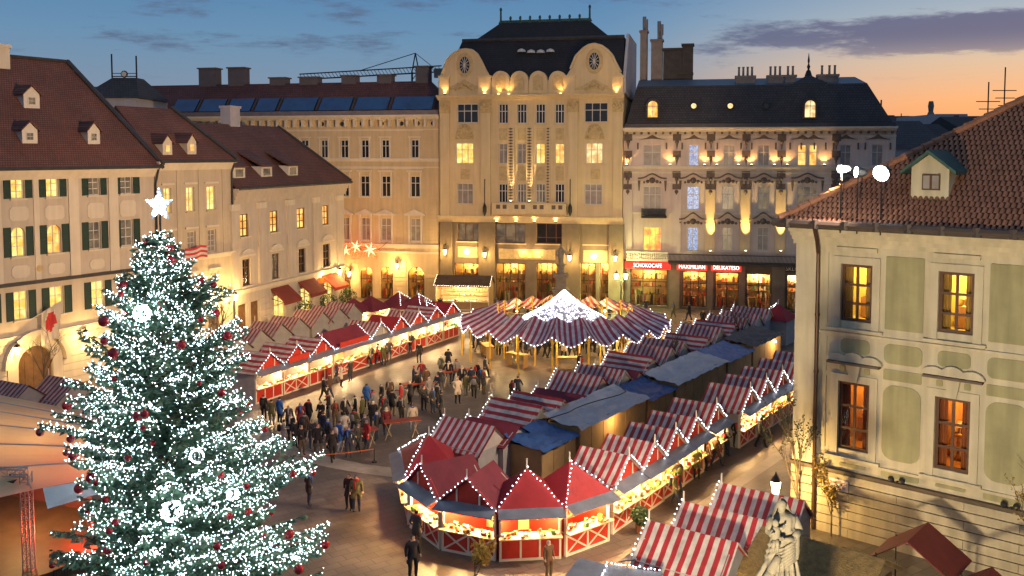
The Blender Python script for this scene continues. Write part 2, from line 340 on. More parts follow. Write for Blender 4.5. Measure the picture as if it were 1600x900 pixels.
def trim(parent, name, u0, u1, out, z0, z1, m, y1=0.04):
    b = MB(); b.box(u0, u1, -out, y1, z0, z1); return b.obj(name, m, parent)
def cornice(parent, name, u0, u1, z, h, out, m, steps=3, y1=0.05):
    b = MB(); n = steps
    for k in range(n): b.box(u0 - .02 * k, u1 + .02 * k, -out * (k + 1) / n, y1 + .01 * k, z + h * k / n + (.001 if k else 0), z + h * (k + 1) / n)
    return b.obj(name, m, parent)

# ------------------------------------------------------------------ ground
gm, t, b = _base('stone_paving'); l = t.links.new
co = N(t, 'ShaderNodeTexCoord')
mpg = N(t, 'ShaderNodeMapping'); mpg.inputs['Rotation'].default_value = (0, 0, R(-35)); l(co.outputs['Object'], mpg.inputs[0])
br = N(t, 'ShaderNodeTexBrick', ins={'Scale': 1.0, 'Mortar Size': 0.015, 'Brick Width': 0.8, 'Row Height': 0.5, 'Bias': -0.2})
br.inputs['Color1'].default_value = (0.145, 0.113, 0.086, 1); br.inputs['Color2'].default_value = (0.19, 0.15, 0.113, 1); br.inputs['Mortar'].default_value = (0.075, 0.058, 0.044, 1)
l(mpg.outputs[0], br.inputs['Vector'])
no = N(t, 'ShaderNodeTexNoise', ins={'Scale': 0.22, 'Detail': 8.0, 'Roughness': 0.65}); l(co.outputs['Object'], no.inputs['Vector'])
mr = N(t, 'ShaderNodeMapRange', ins={1: 0.32, 2: 0.68, 3: 0.42, 4: 1.25}); l(no.outputs[0], mr.inputs[0])
mx = N(t, 'ShaderNodeMix', data_type='RGBA', blend_type='MULTIPLY'); mx.inputs[0].default_value = 1; l(br.outputs[0], mx.inputs[6]); l(mr.outputs[0], mx.inputs[7]); l(mx.outputs[2], b.inputs['Base Color'])
rr = N(t, 'ShaderNodeMapRange', ins={1: 0.3, 2: 0.7, 3: 0.32, 4: 0.7}); l(no.outputs[0], rr.inputs[0]); l(rr.outputs[0], b.inputs['Roughness'])
bp = N(t, 'ShaderNodeBump', ins={'Strength': 0.4, 'Distance': 0.02}); bp.invert = True; l(br.outputs['Fac'], bp.inputs['Height']); l(bp.outputs[0], b.inputs['Normal'])
g = MB(); g.poly([(-2500, -300, 0), (2500, -300, 0), (2500, 5000, 0), (-2500, 5000, 0)])
o = g.obj('ground', gm); o['kind'] = 'structure'
# the lighter ring of paving laid in the square
ring_m = mat('pale_setts', (0.29, 0.25, 0.205), 0.6, 0.3, 1.2, 0.4, 6)
g = MB(); c = gp(760, 620); r0, r1 = 15.0, 16.3; n = 60
for k in range(n):
    a0, a1 = R(150) + R(150) * k / n, R(150) + R(150) * (k + 1) / n
    g.poly([(c.x + r0*math.cos(a0), c.y + r0*math.sin(a0), .004), (c.x + r1*math.cos(a0), c.y + r1*math.sin(a0), .004), (c.x + r1*math.cos(a1), c.y + r1*math.sin(a1), .004), (c.x + r0*math.cos(a1), c.y + r0*math.sin(a1), .004)])
o = g.obj('pavement_ring', ring_m); o['kind'] = 'structure'
g = MB(); a = gp(1085, 800); e = gp(1250, 690); dd = (e - a).normalized(); nn = Vector((-dd.y, dd.x, 0)) * 0.35
g.poly([a - nn + Vector((0,0,.004)), e - nn + Vector((0,0,.004)), e + nn + Vector((0,0,.004)), a + nn + Vector((0,0,.004))])
o = g.obj('pavement_gutter', ring_m); o['kind'] = 'structure'

# ------------------------------------------------------------------ building materials
wA = mat('plaster_warm_grey', (0.56, 0.485, 0.39), 0.9, 0.08, 0.8, 0.1, 20, streak=0.14)
wA2 = mat('plaster_pale', (0.66, 0.585, 0.47), 0.9, 0.08, 0.8, 0.1, 20, streak=0.10)
wB = mat('plaster_sand', (0.54, 0.455, 0.34), 0.9, 0.08, 0.8, 0.1, 20, streak=0.14)
wC = mat('plaster_stone_grey', (0.55, 0.475, 0.395), 0.9, 0.08, 0.8, 0.1, 20, streak=0.14)
wD = mat('plaster_ochre', (0.60, 0.465, 0.28), 0.9, 0.08, 0.8, 0.1, 20, streak=0.16)
wE = mat('plaster_cream', (0.68, 0.53, 0.31), 0.9, 0.07, 0.8, 0.1, 20, streak=0.12)
wE2 = mat('ornament_ochre', (0.52, 0.39, 0.20), 0.85, 0.25, 3, 0.6, 9)
wEs = mat('shopfront_stone', (0.20, 0.15, 0.095), 0.7, 0.12, 1.5, 0.2, 20, streak=0.1)
wF = mat('plaster_rose', (0.63, 0.52, 0.44), 0.9, 0.08, 0.8, 0.1, 20, streak=0.14)
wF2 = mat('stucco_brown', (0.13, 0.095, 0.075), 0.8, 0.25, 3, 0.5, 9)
wG = mat('plaster_cream_front', (0.60, 0.525, 0.375), 0.9, 0.13, 0.7, 0.2, 14, streak=0.24)
wGp = mat('plaster_olive_panel', (0.375, 0.345, 0.19), 0.92, 0.15, 0.9, 0.2, 14, streak=0.26)
wGs = mat('plinth_stone', (0.50, 0.42, 0.29), 0.85, 0.2, 0.8, 0.3, 10, streak=0.28)
metal_dk = mat('dark_sheet_metal', (0.045, 0.043, 0.045), 0.5, 0.3, 2, 0.1)
iron = mat('black_iron', (0.015, 0.015, 0.016), 0.5, 0.2, 3, 0.05)
slate = tiles('slate', (0.055, 0.05, 0.052), 0.3, 0.25)
slate_b = tiles('slate_black', (0.022, 0.02, 0.022), 0.3, 0.25)
roofA = tiles('old_red_tiles', (0.20, 0.082, 0.056), 0.18, 0.15)
roofC = tiles('brown_red_tiles', (0.19, 0.078, 0.055), 0.18, 0.15)
roofD = tiles('dark_red_tiles', (0.12, 0.045, 0.038), 0.3, 0.25)
shut = mat('green_shutter', (0.018, 0.045, 0.032), 0.6, 0.2, 4, 0.1)
fr_w = mat('white_frame', (0.62, 0.58, 0.52), 0.6, 0.08, 4, 0.05)
fr_b = mat('brown_frame', (0.10, 0.045, 0.022), 0.55, 0.2, 4, 0.1)
wood = mat('old_wood', (0.16, 0.085, 0.04), 0.75, 0.3, 3, 0.3)
stone = mat('carved_stone', (0.24, 0.215, 0.165), 0.85, 0.16, 5, 0.35, 30, streak=0.25)
stone_dk = mat('weathered_stone', (0.20, 0.175, 0.14), 0.9, 0.25, 3, 0.4, 20)
copper = mat('copper_green', (0.035, 0.085, 0.07), 0.6, 0.3, 3, 0.2)
lit = [glow('lit_yellow', (.75, .42, .06), .62, (1, .80, .28), 1.9), glow('lit_amber', (.8, .28, .04), .6, (1, .70, .2), 2.0), glow('lit_pale', (1, .78, .38), .6, (.5, .3, .1), 2.0)]
dimg = glow('dim_glass', (.16, .11, .06), 0.55, (.04, .035, .03), 1.4)
darkg = mat('dark_glass', (0.02, 0.022, 0.028), 0.12, 0.3, 2, 0.0, spec=0.6)
curt = mat('net_curtain_glass', (0.30, 0.26, 0.23), 0.35, 0.35, 1.5, 0.0, spec=0.5)
blueg = glow('blue_lit_glass', (.02, .05, .25), 0.45, (.45, .62, .9), 9.0)
redg = glow('red_lit_glass', (1, .12, .02), 0.9, (1, .62, .08), 1.2)
shopg = glow('shop_display', (.35, .10, .02), 0.5, (.9, .42, .09), 5.5, 'cells')
shopg2 = glow('shop_display_pale', (.8, .55, .2), .6, (.25, .32, .12), 6.0, 'cells')
warmw = glow('warm_lamp_glass', (1, .70, .30), 9.0)
hotw = glow('floodlight_glass', (1, .97, .9), 25.0)
redsign = glow('red_sign_face', (.85, .012, .008), 0.75)
whitesign = glow('white_sign_letter', (1, .95, .85), 1.4)
clear = glass()
roomw = mat('shop_room_wall', (.50, .33, .15), .8, .2, 1, .1)
disp = [mat('display_' + n_, c_, .6, .2, 5, 0) for n_, c_ in (('wood', (.22, .11, .045)), ('red', (.45, .05, .03)), ('cream', (.65, .52, .33)), ('gold', (.6, .36, .08)), ('green', (.10, .16, .05)), ('dark', (.06, .04, .03)), ('rose', (.5, .22, .16)))]
skyl = mat('skylight_glass', (0.012, 0.06, 0.17), 0.08, 0.35, 0.6, 0.0, spec=0.9)

def wall_lantern(F, px, py, label, e=130, out=0.55, h=0.75, group='wall lanterns'):
    u, z = F.at(px, py, out); p = F.world((u, -out, z)); t = thing('wall_lantern', label, 'lantern', p, F.rz, group)
    b = MB(); b.tube((0, out + .02, h * .55), (0, 0, h * .75), .035); b.tube((0, 0, h * .75), (0, 0, h * .42), .025); b.tube((0, out + .02, h * .1), (0, out + .02, h * .7), .06); b.obj('bracket', iron, t)
    b = MB(); b.lathe((0, 0, 0), [(.02, .45), (.12, .40), (.26, .27), (.24, .25)], 6); b.lathe((0, 0, 0), [(.10, -.30), (.03, -.38)], 6)
    for k in range(6): a = R(60 * k); b.tube((.22 * math.cos(a), .22 * math.sin(a), .26), (.11 * math.cos(a), .11 * math.sin(a), -.30), .014, n=4)
    b.obj('housing', iron, t)
    b = MB(); b.lathe((0, 0, 0), [(.10, -.28), (.20, .24)], 6); g = b.obj('lamp_glass', warmw, t)
    lamp(t, (0, -.62, -.05), e * 1.9, (1, .63, .20), 0.12)
    return t
def shutters(par, h, m):
    a, c, e, f = h[:4]; w_ = (c - a) * 0.52
    for x0 in (a - w_ - .04, c + .04):
        b = MB(); b.box(x0, x0 + .05, -.07, -.01, e, f); b.box(x0 + w_ - .05, x0 + w_, -.07, -.01, e, f); b.box(x0 + .05, x0 + w_ - .05, -.07, -.01, f - .07, f); b.box(x0 + .05, x0 + w_ - .05, -.07, -.01, e, e + .07); b.box(x0 + .05, x0 + w_ - .05, -.07, -.01, (e + f) / 2 - .04, (e + f) / 2 + .04)
        n = 14
        for k in range(n):
            z = e + .07 + (f - e - .14) * k / n
            b.poly([(x0 + .05, -.055, z), (x0 + w_ - .05, -.055, z), (x0 + w_ - .05, -.02, z + (f - e) / n * 1.1), (x0 + .05, -.02, z + (f - e) / n * 1.1)])
        b.obj('shutter', m, par)
def dormer(F, par, px, py, wpx, hpx, z0, y0, slope, wm, rm, pm, depth=None, over=0.15):
    """small gabled dormer; (px, py) = bottom centre of its front on the roof"""
    p = F.roof(px, py, z0, y0, slope); s = FPX / (F.world(p).y)
    w_ = wpx / s; hh = hpx / s; g = hh * 0.36; d = (hh + .3) / slope + .4
    b = MB(); x0, x1, y_, z_ = p.x - w_/2, p.x + w_/2, p.y, p.z - .25
    b.prism([(x0, y_, z_), (x1, y_, z_), (x1, y_, p.z + hh - g), (p.x, y_, p.z + hh), (x0, y_, p.z + hh - g)], (0, d, 0)); o = b.obj('dormer', wm, par)
    b = MB(); q = over
    for sgn in (-1, 1):
        e0 = (p.x + sgn * (w_/2 + q), p.z + hh - g - q * g / (w_/2)); top = (p.x, p.z + hh)
        b.prism([(e0[0], y_ - q, e0[1] + .02), (top[0], y_ - q, top[1] + .02), (top[0], y_ - q, top[1] + .12), (e0[0], y_ - q, e0[1] + .12)], (0, d + q + .4, 0))
    b.obj('dormer_roof', rm, o)
    b = MB(); b.box(p.x - w_*.24, p.x + w_*.24, y_ - .04, y_ + .03, p.z + hh*.14, p.z + hh*.52)
    f = b.obj('dormer_window', fr_w, o)
    b = MB()
    for i in (-1, 1):
        for j in (0, 1): b.box(p.x + (i-1)*w_*.105 + .01, p.x + (i+1)*w_*.105 - .01, y_ - .05, y_ - .035, p.z + hh*(.17 + .165*j), p.z + hh*(.32 + .165*j))
    # panes sit just proud of the little frame
    b.obj('dormer_panes', pm, o); return o
def roof_slab(name, pts, m, parent, th=0.18):
    """roof surface as a slab: polygon in local points, thickened straight down"""
    b = MB(); b.prism([tuple(p) for p in pts], (0, 0, -th)); return b.obj(name, m, parent)
def chimney(F, par, u, y, z0, w_, d_, h, m, pots=3):
    b = MB(); b.box(u - w_/2, u + w_/2, y - d_/2, y + d_/2, z0, z0 + h); b.box(u - w_/2 - .1, u + w_/2 + .1, y - d_/2 - .1, y + d_/2 + .1, z0 + h - .25, z0 + h); o = b.obj('chimney', m, par)
    for k in range(pots):
        p = MB(); x = u + w_ * ((k + .5) / pots - .5) * .9; p.lathe((x, y, z0 + h), [(.13, 0), (.11, .8), (.14, .85), (.14, .95)], 7); p.obj('chimney_pot', m, o)
    return o
rnd = random.Random(7)

# ================================================================== house A: green shutters
pA = gp(30, 620); dA = Vector((.51, .86, 0)).normalized()
def end_at(p, d, px):
    k = (px - PPX) / FPX; t = (p.x - k * p.y) / (k * d.y - d.x); return p + d * t
# corner columns move slightly with height; use the wall's foot direction from the eye
eA = end_at(pA, dA, 237 + 6); sA = pA - dA * 16
FA = Facade(sA, eA); house = thing('townhouse', 'grey townhouse with dark green shutters and tall red tiled roof behind the Christmas tree', 'building', FA.p0, FA.rz)
uA = FA.L; zE = FA.at(150, 262)[1]
rowsA = [[(17,38,279,311,0), (72,92,277,308,0), (138,156,275,305,2), (188,207,273,302,2)],
         [(18,40,354,402,0), (74,96,350,397,1), (139,158,347,388,5), (189,208,343,383,5)],
         [(22,44,456,501,0), (78,100,448,492,0), (143,163,438,481,0), (194,211,432,470,0)]]
holes = []; arch = []; wins = []
for ri, row in enumerate(rowsA):
    zz = [FA.rect(q[:4]) for q in row]; z0 = sum(q[2] for q in zz) / 4; z1 = sum(q[3] for q in zz) / 4
    for q, (x0, x1, _, _, k) in zip(zz, row):
        h = (q[0], q[1], z0, z1); holes.append(h); wins.append((h, k))
        if ri == 1 and k < 2: arch.append(h)
    du = (zz[1][0] - zz[0][0])
    for j in range(1, 3):
        h = (zz[0][0] - du * j * .95, zz[0][1] - du * j * .95, z0, z1); holes.append(h); wins.append((h, 0))
ga = FA.rect((28, 82, 540, 612)); gate = (ga[0], ga[1], 0.0, ga[3]); holes.append(gate); arch.append(gate)
wall_mesh(house, 'wall', wA, 0, uA, zE, holes, 16, arches=arch)
pmA = {0: lit[0], 1: lit[1], 2: dimg, 5: dimg}
for h, k in wins:
    window(house, h, fr_w, pmA[k], 2, (.34, .67), .06, sill=wA2); shutters(house, h, shut)
b = MB(); b.box(gate[0] + .02, gate[1] - .02, .2, .28, 0, gate[3])
for k in range(5): x = gate[0] + (gate[1] - gate[0]) * k / 4; b.box(x - .03, x + .03, .17, .21, 0.02, gate[3])
b.obj('gate_door', wood, house)
# surround of the gate and its arched hood
b = MB(); n = 14; cu = (gate[0] + gate[1]) / 2; r = (gate[1] - gate[0]) / 2; zc = gate[3] - min(r, gate[3] * .45)
for k in range(n):
    a0, a1 = math.pi * k / n, math.pi * (k + 1) / n
    for (q0, q1, o_) in ((r + .02, r + .75, .10), (r + .8, r + 1.15, .5)):
        b.prism([(cu + q * math.cos(a), -o_, zc + q * 1.0 * math.sin(a)) for q, a in ((q0, a0), (q1, a0), (q1, a1), (q0, a1))], (0, o_ + .03, 0))
b.box(cu - r - .75, cu - r - .02, -.10, .03, 0, zc); b.box(cu + r + .02, cu + r + .75, -.10, .03, 0, zc)
b.obj('gate_surround', wA2, house)
zs1 = FA.at(105, 434)[1]; trim(house, 'string_course', 0, uA, .22, zs1 - .12, zs1 + .12, metal_dk)
zs2 = FA.at(150, 508)[1]; cornice(house, 'string_course', 0, uA, zs2 - .25, .5, .28, wA2)
cornice(house, 'cornice', 0, uA + .1, zE - .75, .75, .6, wA2, 4)
for px in (115, 177):
    u = FA.at(px, 340)[0]; trim(house, 'pilaster', u - .38, u + .38, .10, zs1 + .12, zE - .75, wA2)
for j in range(2): u = FA.at(57 - 60 * j, 340)[0]; trim(house, 'pilaster', u - .2, u + .2, .06, zs1 + .12, zE - .75, wA2)
for (x0, x1, y0, y1) in ((14, 44, 323, 345), (70, 100, 321, 343), (136, 162, 317, 341), (187, 212, 313, 338), (18, 46, 415, 434), (75, 101, 411, 428), (140, 163, 405, 420)):
    q = FA.rect((x0, x1, y0, y1)); c_ = .18; b = MB()
    b.prism([(q[0]+c_, -.05, q[2]), (q[1]-c_, -.05, q[2]), (q[1], -.05, q[2]+c_), (q[1], -.05, q[3]-c_), (q[1]-c_, -.05, q[3]), (q[0]+c_, -.05, q[3]), (q[0], -.05, q[3]-c_), (q[0], -.05, q[2]+c_)], (0, .07, 0)); b.obj('wall_panel', wA2, house)
# courses of the banded ground floor
z = .55; k = 0
while z < zs2 - .3:
    for (a_, c_) in ((0, gate[0] - .8), (gate[1] + .8, uA)):
        trim(house, 'stone_course', a_, c_, .05, z - .5, z - .04, wA2)
    z += .52
u, z = FA.at(61, 419); b = MB(); b.lathe((0, 0, 0), [(.3, 0), (.24, .06), (.05, .09)], 12); o = b.obj('wall_medallion', wE2, house, (u, 0, z)); o.rotation_euler = (R(90), 0, 0)
slA = 0.98; y0 = -0.5
rp = lambda x, y: FA.roof(x, y, zE + .05, y0, slA)
ec = FA.roof(241, 258, zE + .05, y0, slA); ec = Vector((uA + .35, y0, zE + .05)); r1 = rp(105, 98); r0 = Vector((-4, r1.y, r1.z))
roof = roof_slab('roof', [(-4, y0, zE + .05), ec, r1, r0], roofA, house, .22)
back = Vector((uA + .35, 2 * r1.y - y0, zE + .05))
b = MB(); b.poly([ec, back, r1]); b.poly([(-4, back.y, back.z), back, r1, r0][::-1]); b.obj('roof_back', roofA, house)
b = MB(); b.tube(ec + Vector((0, 0, .12)), r1 + Vector((0, 0, .12)), .2, .2, 6); b.tube(r1 + Vector((0, 0, .1)), r0 + Vector((0, 0, .1)), .14, .14, 6); b.obj('ridge_cap', metal_dk, roof)
b = MB(); b.tube((-4, y0 - .1, zE), (uA + .3, y0 - .1, zE), .13, .13, 6); u_, _ = FA.at(238, 300); b.tube((uA - .1, y0 - .1, zE), (uA - .1, -.15, zE - 1.3), .08); b.tube((uA - .1, -.15, zE - 1.3), (uA - .1, -.15, 0), .08); b.obj('gutter', metal_dk, roof)
for (x, y, wp, hp) in ((50, 169, 26, 34), (47, 224, 25, 33), (147, 225, 21, 33)): dormer(FA, roof, x, y, wp, hp, zE + .05, y0, slA, fr_w, roofA, dimg)
q = rp(8, 100); chimney(FA, roof, q.x - .6, q.y + .2, q.z - 1.2, 1.5, 1.2, 2.6, wA2, 0)
wall_lantern(FA, 27, 548, 'lit wall lantern on scroll bracket beside the arched wooden gate', 65)
wall_lantern(FA, 134, 524, 'lit wall lantern half hidden by the tip of a tree bough', 75)
# Japanese flag on its slanting pole
p0f = FA.at(48, 500); pf = FA.world((p0f[0], 0, p0f[1])); flag = thing('flag', 'white flag with a red disc on a slanting pole above the arched gate', 'flag', pf, FA.rz)
tip = Vector((1.2, -1.6, 1.25)); b = MB(); b.tube((0, .05, 0), tip, .035); b.obj('flag_pole', fr_w, flag)
b = MB(); nU, nV = 10, 14
def fl(i, j): 
    s = .35 + .62 * i / nU; return Vector(tip) * s + Vector((0.06 * math.sin(i * 1.3 + j * .4), 0.10 * math.sin(i * 1.7 + j * .25), -2.3 * j / nV))
for i in range(nU):
    for j in range(nV):
        b.poly([fl(i, j), fl(i+1, j), fl(i+1, j+1), fl(i, j+1)], 1 if ((i - 4.5) / 3.4) ** 2 + ((j - 5.5) / 3.6) ** 2 < 1 else 0)
b.obj('flag_cloth', [mat('flag_white', (.62, .55, .5), .9, .05), mat('flag_red', (.55, .05, .05), .9, .05)], flag, smooth=True)

# ================================================================== house B: sand plaster
dB = Vector((.42, .908, 0)).normalized(); eB = end_at(eA, dB, 357 + 5)
FB = Facade(eA + dB * .04, eB); hB = thing('townhouse', 'narrow sand-coloured townhouse with two lit dormers between the shuttered house and the pilastered one', 'building', FB.p0, FB.rz)
zB = FB.at(300, 252)[1]; holes = []; wins = []
for row, k in (([(256,268,295,333), (291,304,292,330), (323,337,290,328)], lit[0]), ([(261,272,366,402), (293,306,362,398), (325,338,357,393)], curt), ([(262,274,437,470), (295,308,430,463), (329,342,425,458)], curt)):
    zz = [FB.rect(q) for q in row]; z0 = sum(q[2] for q in zz) / 3; z1 = sum(q[3] for q in zz) / 3
    for q in zz: h = (q[0], q[1], z0, z1); holes.append(h); wins.append((h, k))
for (x0, x1) in ((262, 276), (326, 343)):
    q = FB.rect((x0, x1, 492, 540)); holes.append((q[0], q[1], 0, q[3])); wins.append(((q[0], q[1], 0, q[3]), dimg))
wall_mesh(hB, 'wall', wB, 0, FB.L, zB, holes, 14)
for h, k in wins:
    window(hB, h, fr_w if h[2] > .1 else wood, k, 2, (.25, .5, .75), .06, sill=wB if h[2] > .1 else None)
    if h[2] > .1:
        trim(hB, 'window_head', h[0] - .25, h[1] + .25, .14, h[3] + .22, h[3] + .38, wA2)
zz = FB.at(300, 404)[1]; cornice(hB, 'string_course', 0, FB.L, zz - .2, .4, .25, wA2)
zz = FB.at(300, 480)[1]; cornice(hB, 'string_course', 0, FB.L, zz - .2, .4, .22, wA2)
cornice(hB, 'cornice', 0, FB.L, zB - .7, .7, .5, wA2, 4)
for px in (246, 279, 313, 350):
    u = FB.at(px, 315)[0]; trim(hB, 'pilaster', u - .22, u + .22, .07, FB.at(300, 404)[1] + .2, zB - .7, wB)
slB = .95; ec = Vector((FB.L + .25, -.45, zB + .05)); rp = lambda x, y: FB.roof(x, y, zB + .05, -.45, slB); r1 = rp(268, 170)
if r1.x > FB.L: r1.x = FB.L
r0 = Vector((.05, r1.y, r1.z))
roof = roof_slab('roof', [(.05, -.45, zB + .05), ec, r1, r0], roofA, hB, .22)
b = MB(); b.poly([ec, (ec.x, 2 * r1.y, ec.z), r1]); b.poly([(ec.x, 2 * r1.y, ec.z), (.05, 2 * r1.y, ec.z), r0, r1]); b.obj('roof_back', roofA, hB)
b = MB(); b.tube(ec + Vector((0, 0, .12)), r1 + Vector((0, 0, .12)), .18, .18, 6); b.obj('ridge_cap', metal_dk, roof)
b = MB(); b.tube((0, -.55, zB), (FB.L + .2, -.55, zB), .13, .13, 6); b.tube((FB.L - .1, -.5, zB), (FB.L - .1, -.12, zB - 1), .08); b.tube((FB.L - .1, -.12, zB - 1), (FB.L - .1, -.12, 0), .08); b.obj('gutter', metal_dk, roof)
for (x, y) in ((262, 242), (300, 241)): dormer(FB, roof, x, y, 19, 31, zB + .05, -.45, slB, wA2, roofA, lit[1])
u, z = FB.at(300, 395); p = FB.world((u, -.3, z)); fl2 = thing('flag', 'red and white flag hanging on the sand-coloured townhouse', 'flag', p, FB.rz)
b = MB(); b.tube((0, .32, -.1), (1.0, -.7, .55), .03); b.obj('flag_pole', fr_w, fl2)
b = MB()
for i in range(8):
    for j in range(5):
        q = lambda i, j: (-1.6 + .31 * i, -.5 + .12 * math.sin(i * 1.2), .55 - .19 * j - .09 * math.sin(i * .8)); b.poly([q(i,j), q(i+1,j), q(i+1,j+1), q(i,j+1)], j % 2)
b.obj('flag_cloth', [MATS['flag_red'], MATS['flag_white']], fl2, smooth=True)
wall_lantern(FB, 334, 460, 'lit wall lantern at the foot of the sand-coloured townhouse', 130)

# ================================================================== house C: pilasters, brown roof
dC = Vector((.30, .954, 0)).normalized(); eC = end_at(eB, dC, 535 + 2)
FC = Facade(eB + dC * .04, eC); hC = thing('townhouse', 'grey pilastered corner townhouse with brown-red roof and dark red awnings at street level', 'building', FC.p0, FC.rz)
zC = FC.at(445, 290)[1]; holes = []; wins = []
for row, ks in (([(375,389,334,369), (422,435,329,362), (464,477,325,357), (504,514,321,352)], (1, 1, 1, 1)), ([(379,392,403,444), (425,437,395,434), (467,478,389,427), (505,516,383,419)], (3, 4, 3, 3))):
    zz = [FC.rect(q) for q in row]; z0 = sum(q[2] for q in zz) / 4; z1 = sum(q[3] for q in zz) / 4
    for q, k in zip(zz, ks): h = (q[0], q[1], z0, z1); holes.append(h); wins.append((h, {1: lit[1], 3: darkg, 4: dimg}[k]))
zsC = FC.at(444, 440)[1]
dz = zsC - 1.1
for (x0, x1, k) in ((372, 386, 0), (392, 405, 0), (428, 446, 1), (470, 487, 1), (507, 521, 1)):
    a_ = FC.at(x0, 480 - (x0 - 380) * .25)[0]; c_ = FC.at(x1, 480 - (x0 - 380) * .25)[0]; h = (a_, c_, 0, dz); holes.append(h); wins.append((h, None if k == 0 else lit[0]))
wall_mesh(hC, 'wall', wC, 0, FC.L, zC, holes, 14)
for h, k in wins:
    if k is None:
        b = MB(); b.box(h[0], h[1], .2, .27, 0, h[3])
        for q in range(3): x = h[0] + (h[1] - h[0]) * (q + .5) / 3; b.box(x - (h[1]-h[0])*.11, x + (h[1]-h[0])*.11, .17, .21, .3, h[3] * .9)
        b.obj('street_door', wood, hC)
    else: window(hC, h, fr_b if h[2] > .1 else fr_w, k, 2, (.36, .68) if h[2] > .1 else (.7,), .09, sill=wA2 if h[2] > .1 else None)
for h, k in wins[4:8]:
    b = MB(); cu = (h[0] + h[1]) / 2; r = (h[1] - h[0]) * .72; n = 10
    b.prism([(cu + r * math.cos(math.pi * q / n), -.22, h[3] + .45 + r * .5 * math.sin(math.pi * q / n)) for q in range(n + 1)], (0, .24, 0)); b.box(cu - r - .1, cu + r + .1, -.28, .02, h[3] + .25, h[3] + .44); b.obj('window_pediment', wA2, hC)
for px in (365, 407, 452, 492, 529):
    u = FC.at(px, 340)[0]; zb = zsC + .4; trim(hC, 'pilaster', u - .5, u + .5, .18, zb, zC - 1.9, wC); trim(hC, 'pilaster_capital', u - .65, u + .65, .26, zC - 1.9, zC - 1.35, wA2)
cornice(hC, 'entablature', 0, FC.L, zC - 1.3, 1.3, .7, wC, 4)
cornice(hC, 'string_course', 0, FC.L, zsC - .2, .42, .28, wA2)
z = .6
while z < zsC - .3:
    segs = sorted((h[0], h[1]) for h, k in wins if h[2] == 0); x = 0
    for a_, c_ in segs + [(FC.L, FC.L)]:
        if a_ - x > .5 and z < dz + .5: trim(hC, 'stone_course', x + .15, a_ - .15, .05, z - .52, z - .04, wC)
        x = c_
    z += .56
slC = .9; rp = lambda x, y: FC.roof(x, y, zC + .05, -.6, slC); ec = Vector((FC.L + .6, -.6, zC + .05)); r1 = rp(434, 198); r0 = Vector((.05, r1.y, r1.z))
roof = roof_slab('roof', [(.05, -.6, zC + .05), ec, r1, r0], roofC, hC, .22)
b = MB(); b.poly([ec, (ec.x, 2 * r1.y, ec.z), r1]); b.poly([(ec.x, 2 * r1.y, ec.z), (.05, 2 * r1.y, ec.z), r0, r1]); b.obj('roof_back', roofC, hC)
b = MB(); b.tube((0, -.7, zC), (FC.L + .5, -.7, zC), .15, .15, 6); b.tube(ec + Vector((0, 0, .1)), r1 + Vector((0, 0, .1)), .15, .15, 6); b.obj('gutter', metal_dk, roof)
for (x, y) in ((374, 278), (417, 276), (458, 274)):
    p = FC.roof(x, y, zC + .05, -.6, slC); b = MB(); b.prism([(p.x - .9, p.y, p.z - .3), (p.x + .9, p.y, p.z - .3), (p.x + .9, p.y, p.z + .95), (p.x - .9, p.y, p.z + .95)], (0, 1.4, 0)); d = b.obj('dormer', fr_w, roof)
    b = MB(); b.prism([(p.x - 1.1, p.y - .25, p.z + .9), (p.x + 1.1, p.y - .25, p.z + .9), (p.x + 1.1, p.y + 2.4, p.z + 2.2), (p.x - 1.1, p.y + 2.4, p.z + 2.2)], (0, 0, .14)); b.obj('dormer_roof', roofC, d)
    b = MB(); b.box(p.x - .55, p.x + .55, p.y - .05, p.y + .02, p.z + .1, p.z + .75); b.obj('dormer_panes', dimg, d)
p = rp(360, 190); chimney(FC, roof, p.x, p.y, p.z - 1.5, 1.6, 1.1, 3.0, mat('pale_chimney', (.42, .40, .45), .9), 0)
awm = mat('dark_red_canvas', (.20, .035, .025), .85, .2, 2, .2)
for i, (x0, x1) in enumerate(((428, 446), (470, 487), (507, 521))):
    a_ = FC.at(x0, 470 - i * 10)[0] - .5; c_ = FC.at(x1, 470 - i * 10)[0] + .5
    tA = thing('awning', ('dark red awning over the shop window next to the two wooden doors', 'dark red awning over the middle shop window of the pilastered townhouse', 'bright red awning under the lit sign at the street corner')[i], 'awning', FC.world((a_, 0, 0)), FC.rz)
    W = c_ - a_; b = MB(); pts = [(0, -.02, dz + .75), (0, -1.5, dz - .45), (0, -1.5, dz - .75), (0, -1.4, dz - .75), (0, -1.4, dz - .5), (0, -.02, dz + .62)]
    b.prism(pts, (W, 0, 0)); b.obj('awning_cloth', awm if i < 2 else mat('red_canvas', (.45, .045, .02), .8, .2), tA)
    
    for x_ in (.05, W - .05): b = MB(); b.tube((x_, 0, dz - .2), (x_, -1.42, dz - .52), .03); b.obj('awning_arm', iron, tA)
u0, z = FC.at(500, 447, .2); u1, _ = FC.at(522, 440, .2); sg = thing('shop_sign', 'red lit sign board above the corner awning', 'sign', FC.world((u0, 0, zsC - 1.0)), FC.rz)
b = MB(); b.box(0, u1 - u0, -.25, .02, 0, .5); b.obj('sign_board', glow('orange_sign_face', (.9, .12, .01), 0.7), sg)
wall_lantern(FC, 368, 464, 'lit wall lantern above the two wooden doors of the pilastered townhouse', 150)
wall_lantern(FC, 531, 425, 'lit wall lantern on the corner of the pilastered townhouse', 110)
lamp(sg, (.5, -.6, .8), 60)

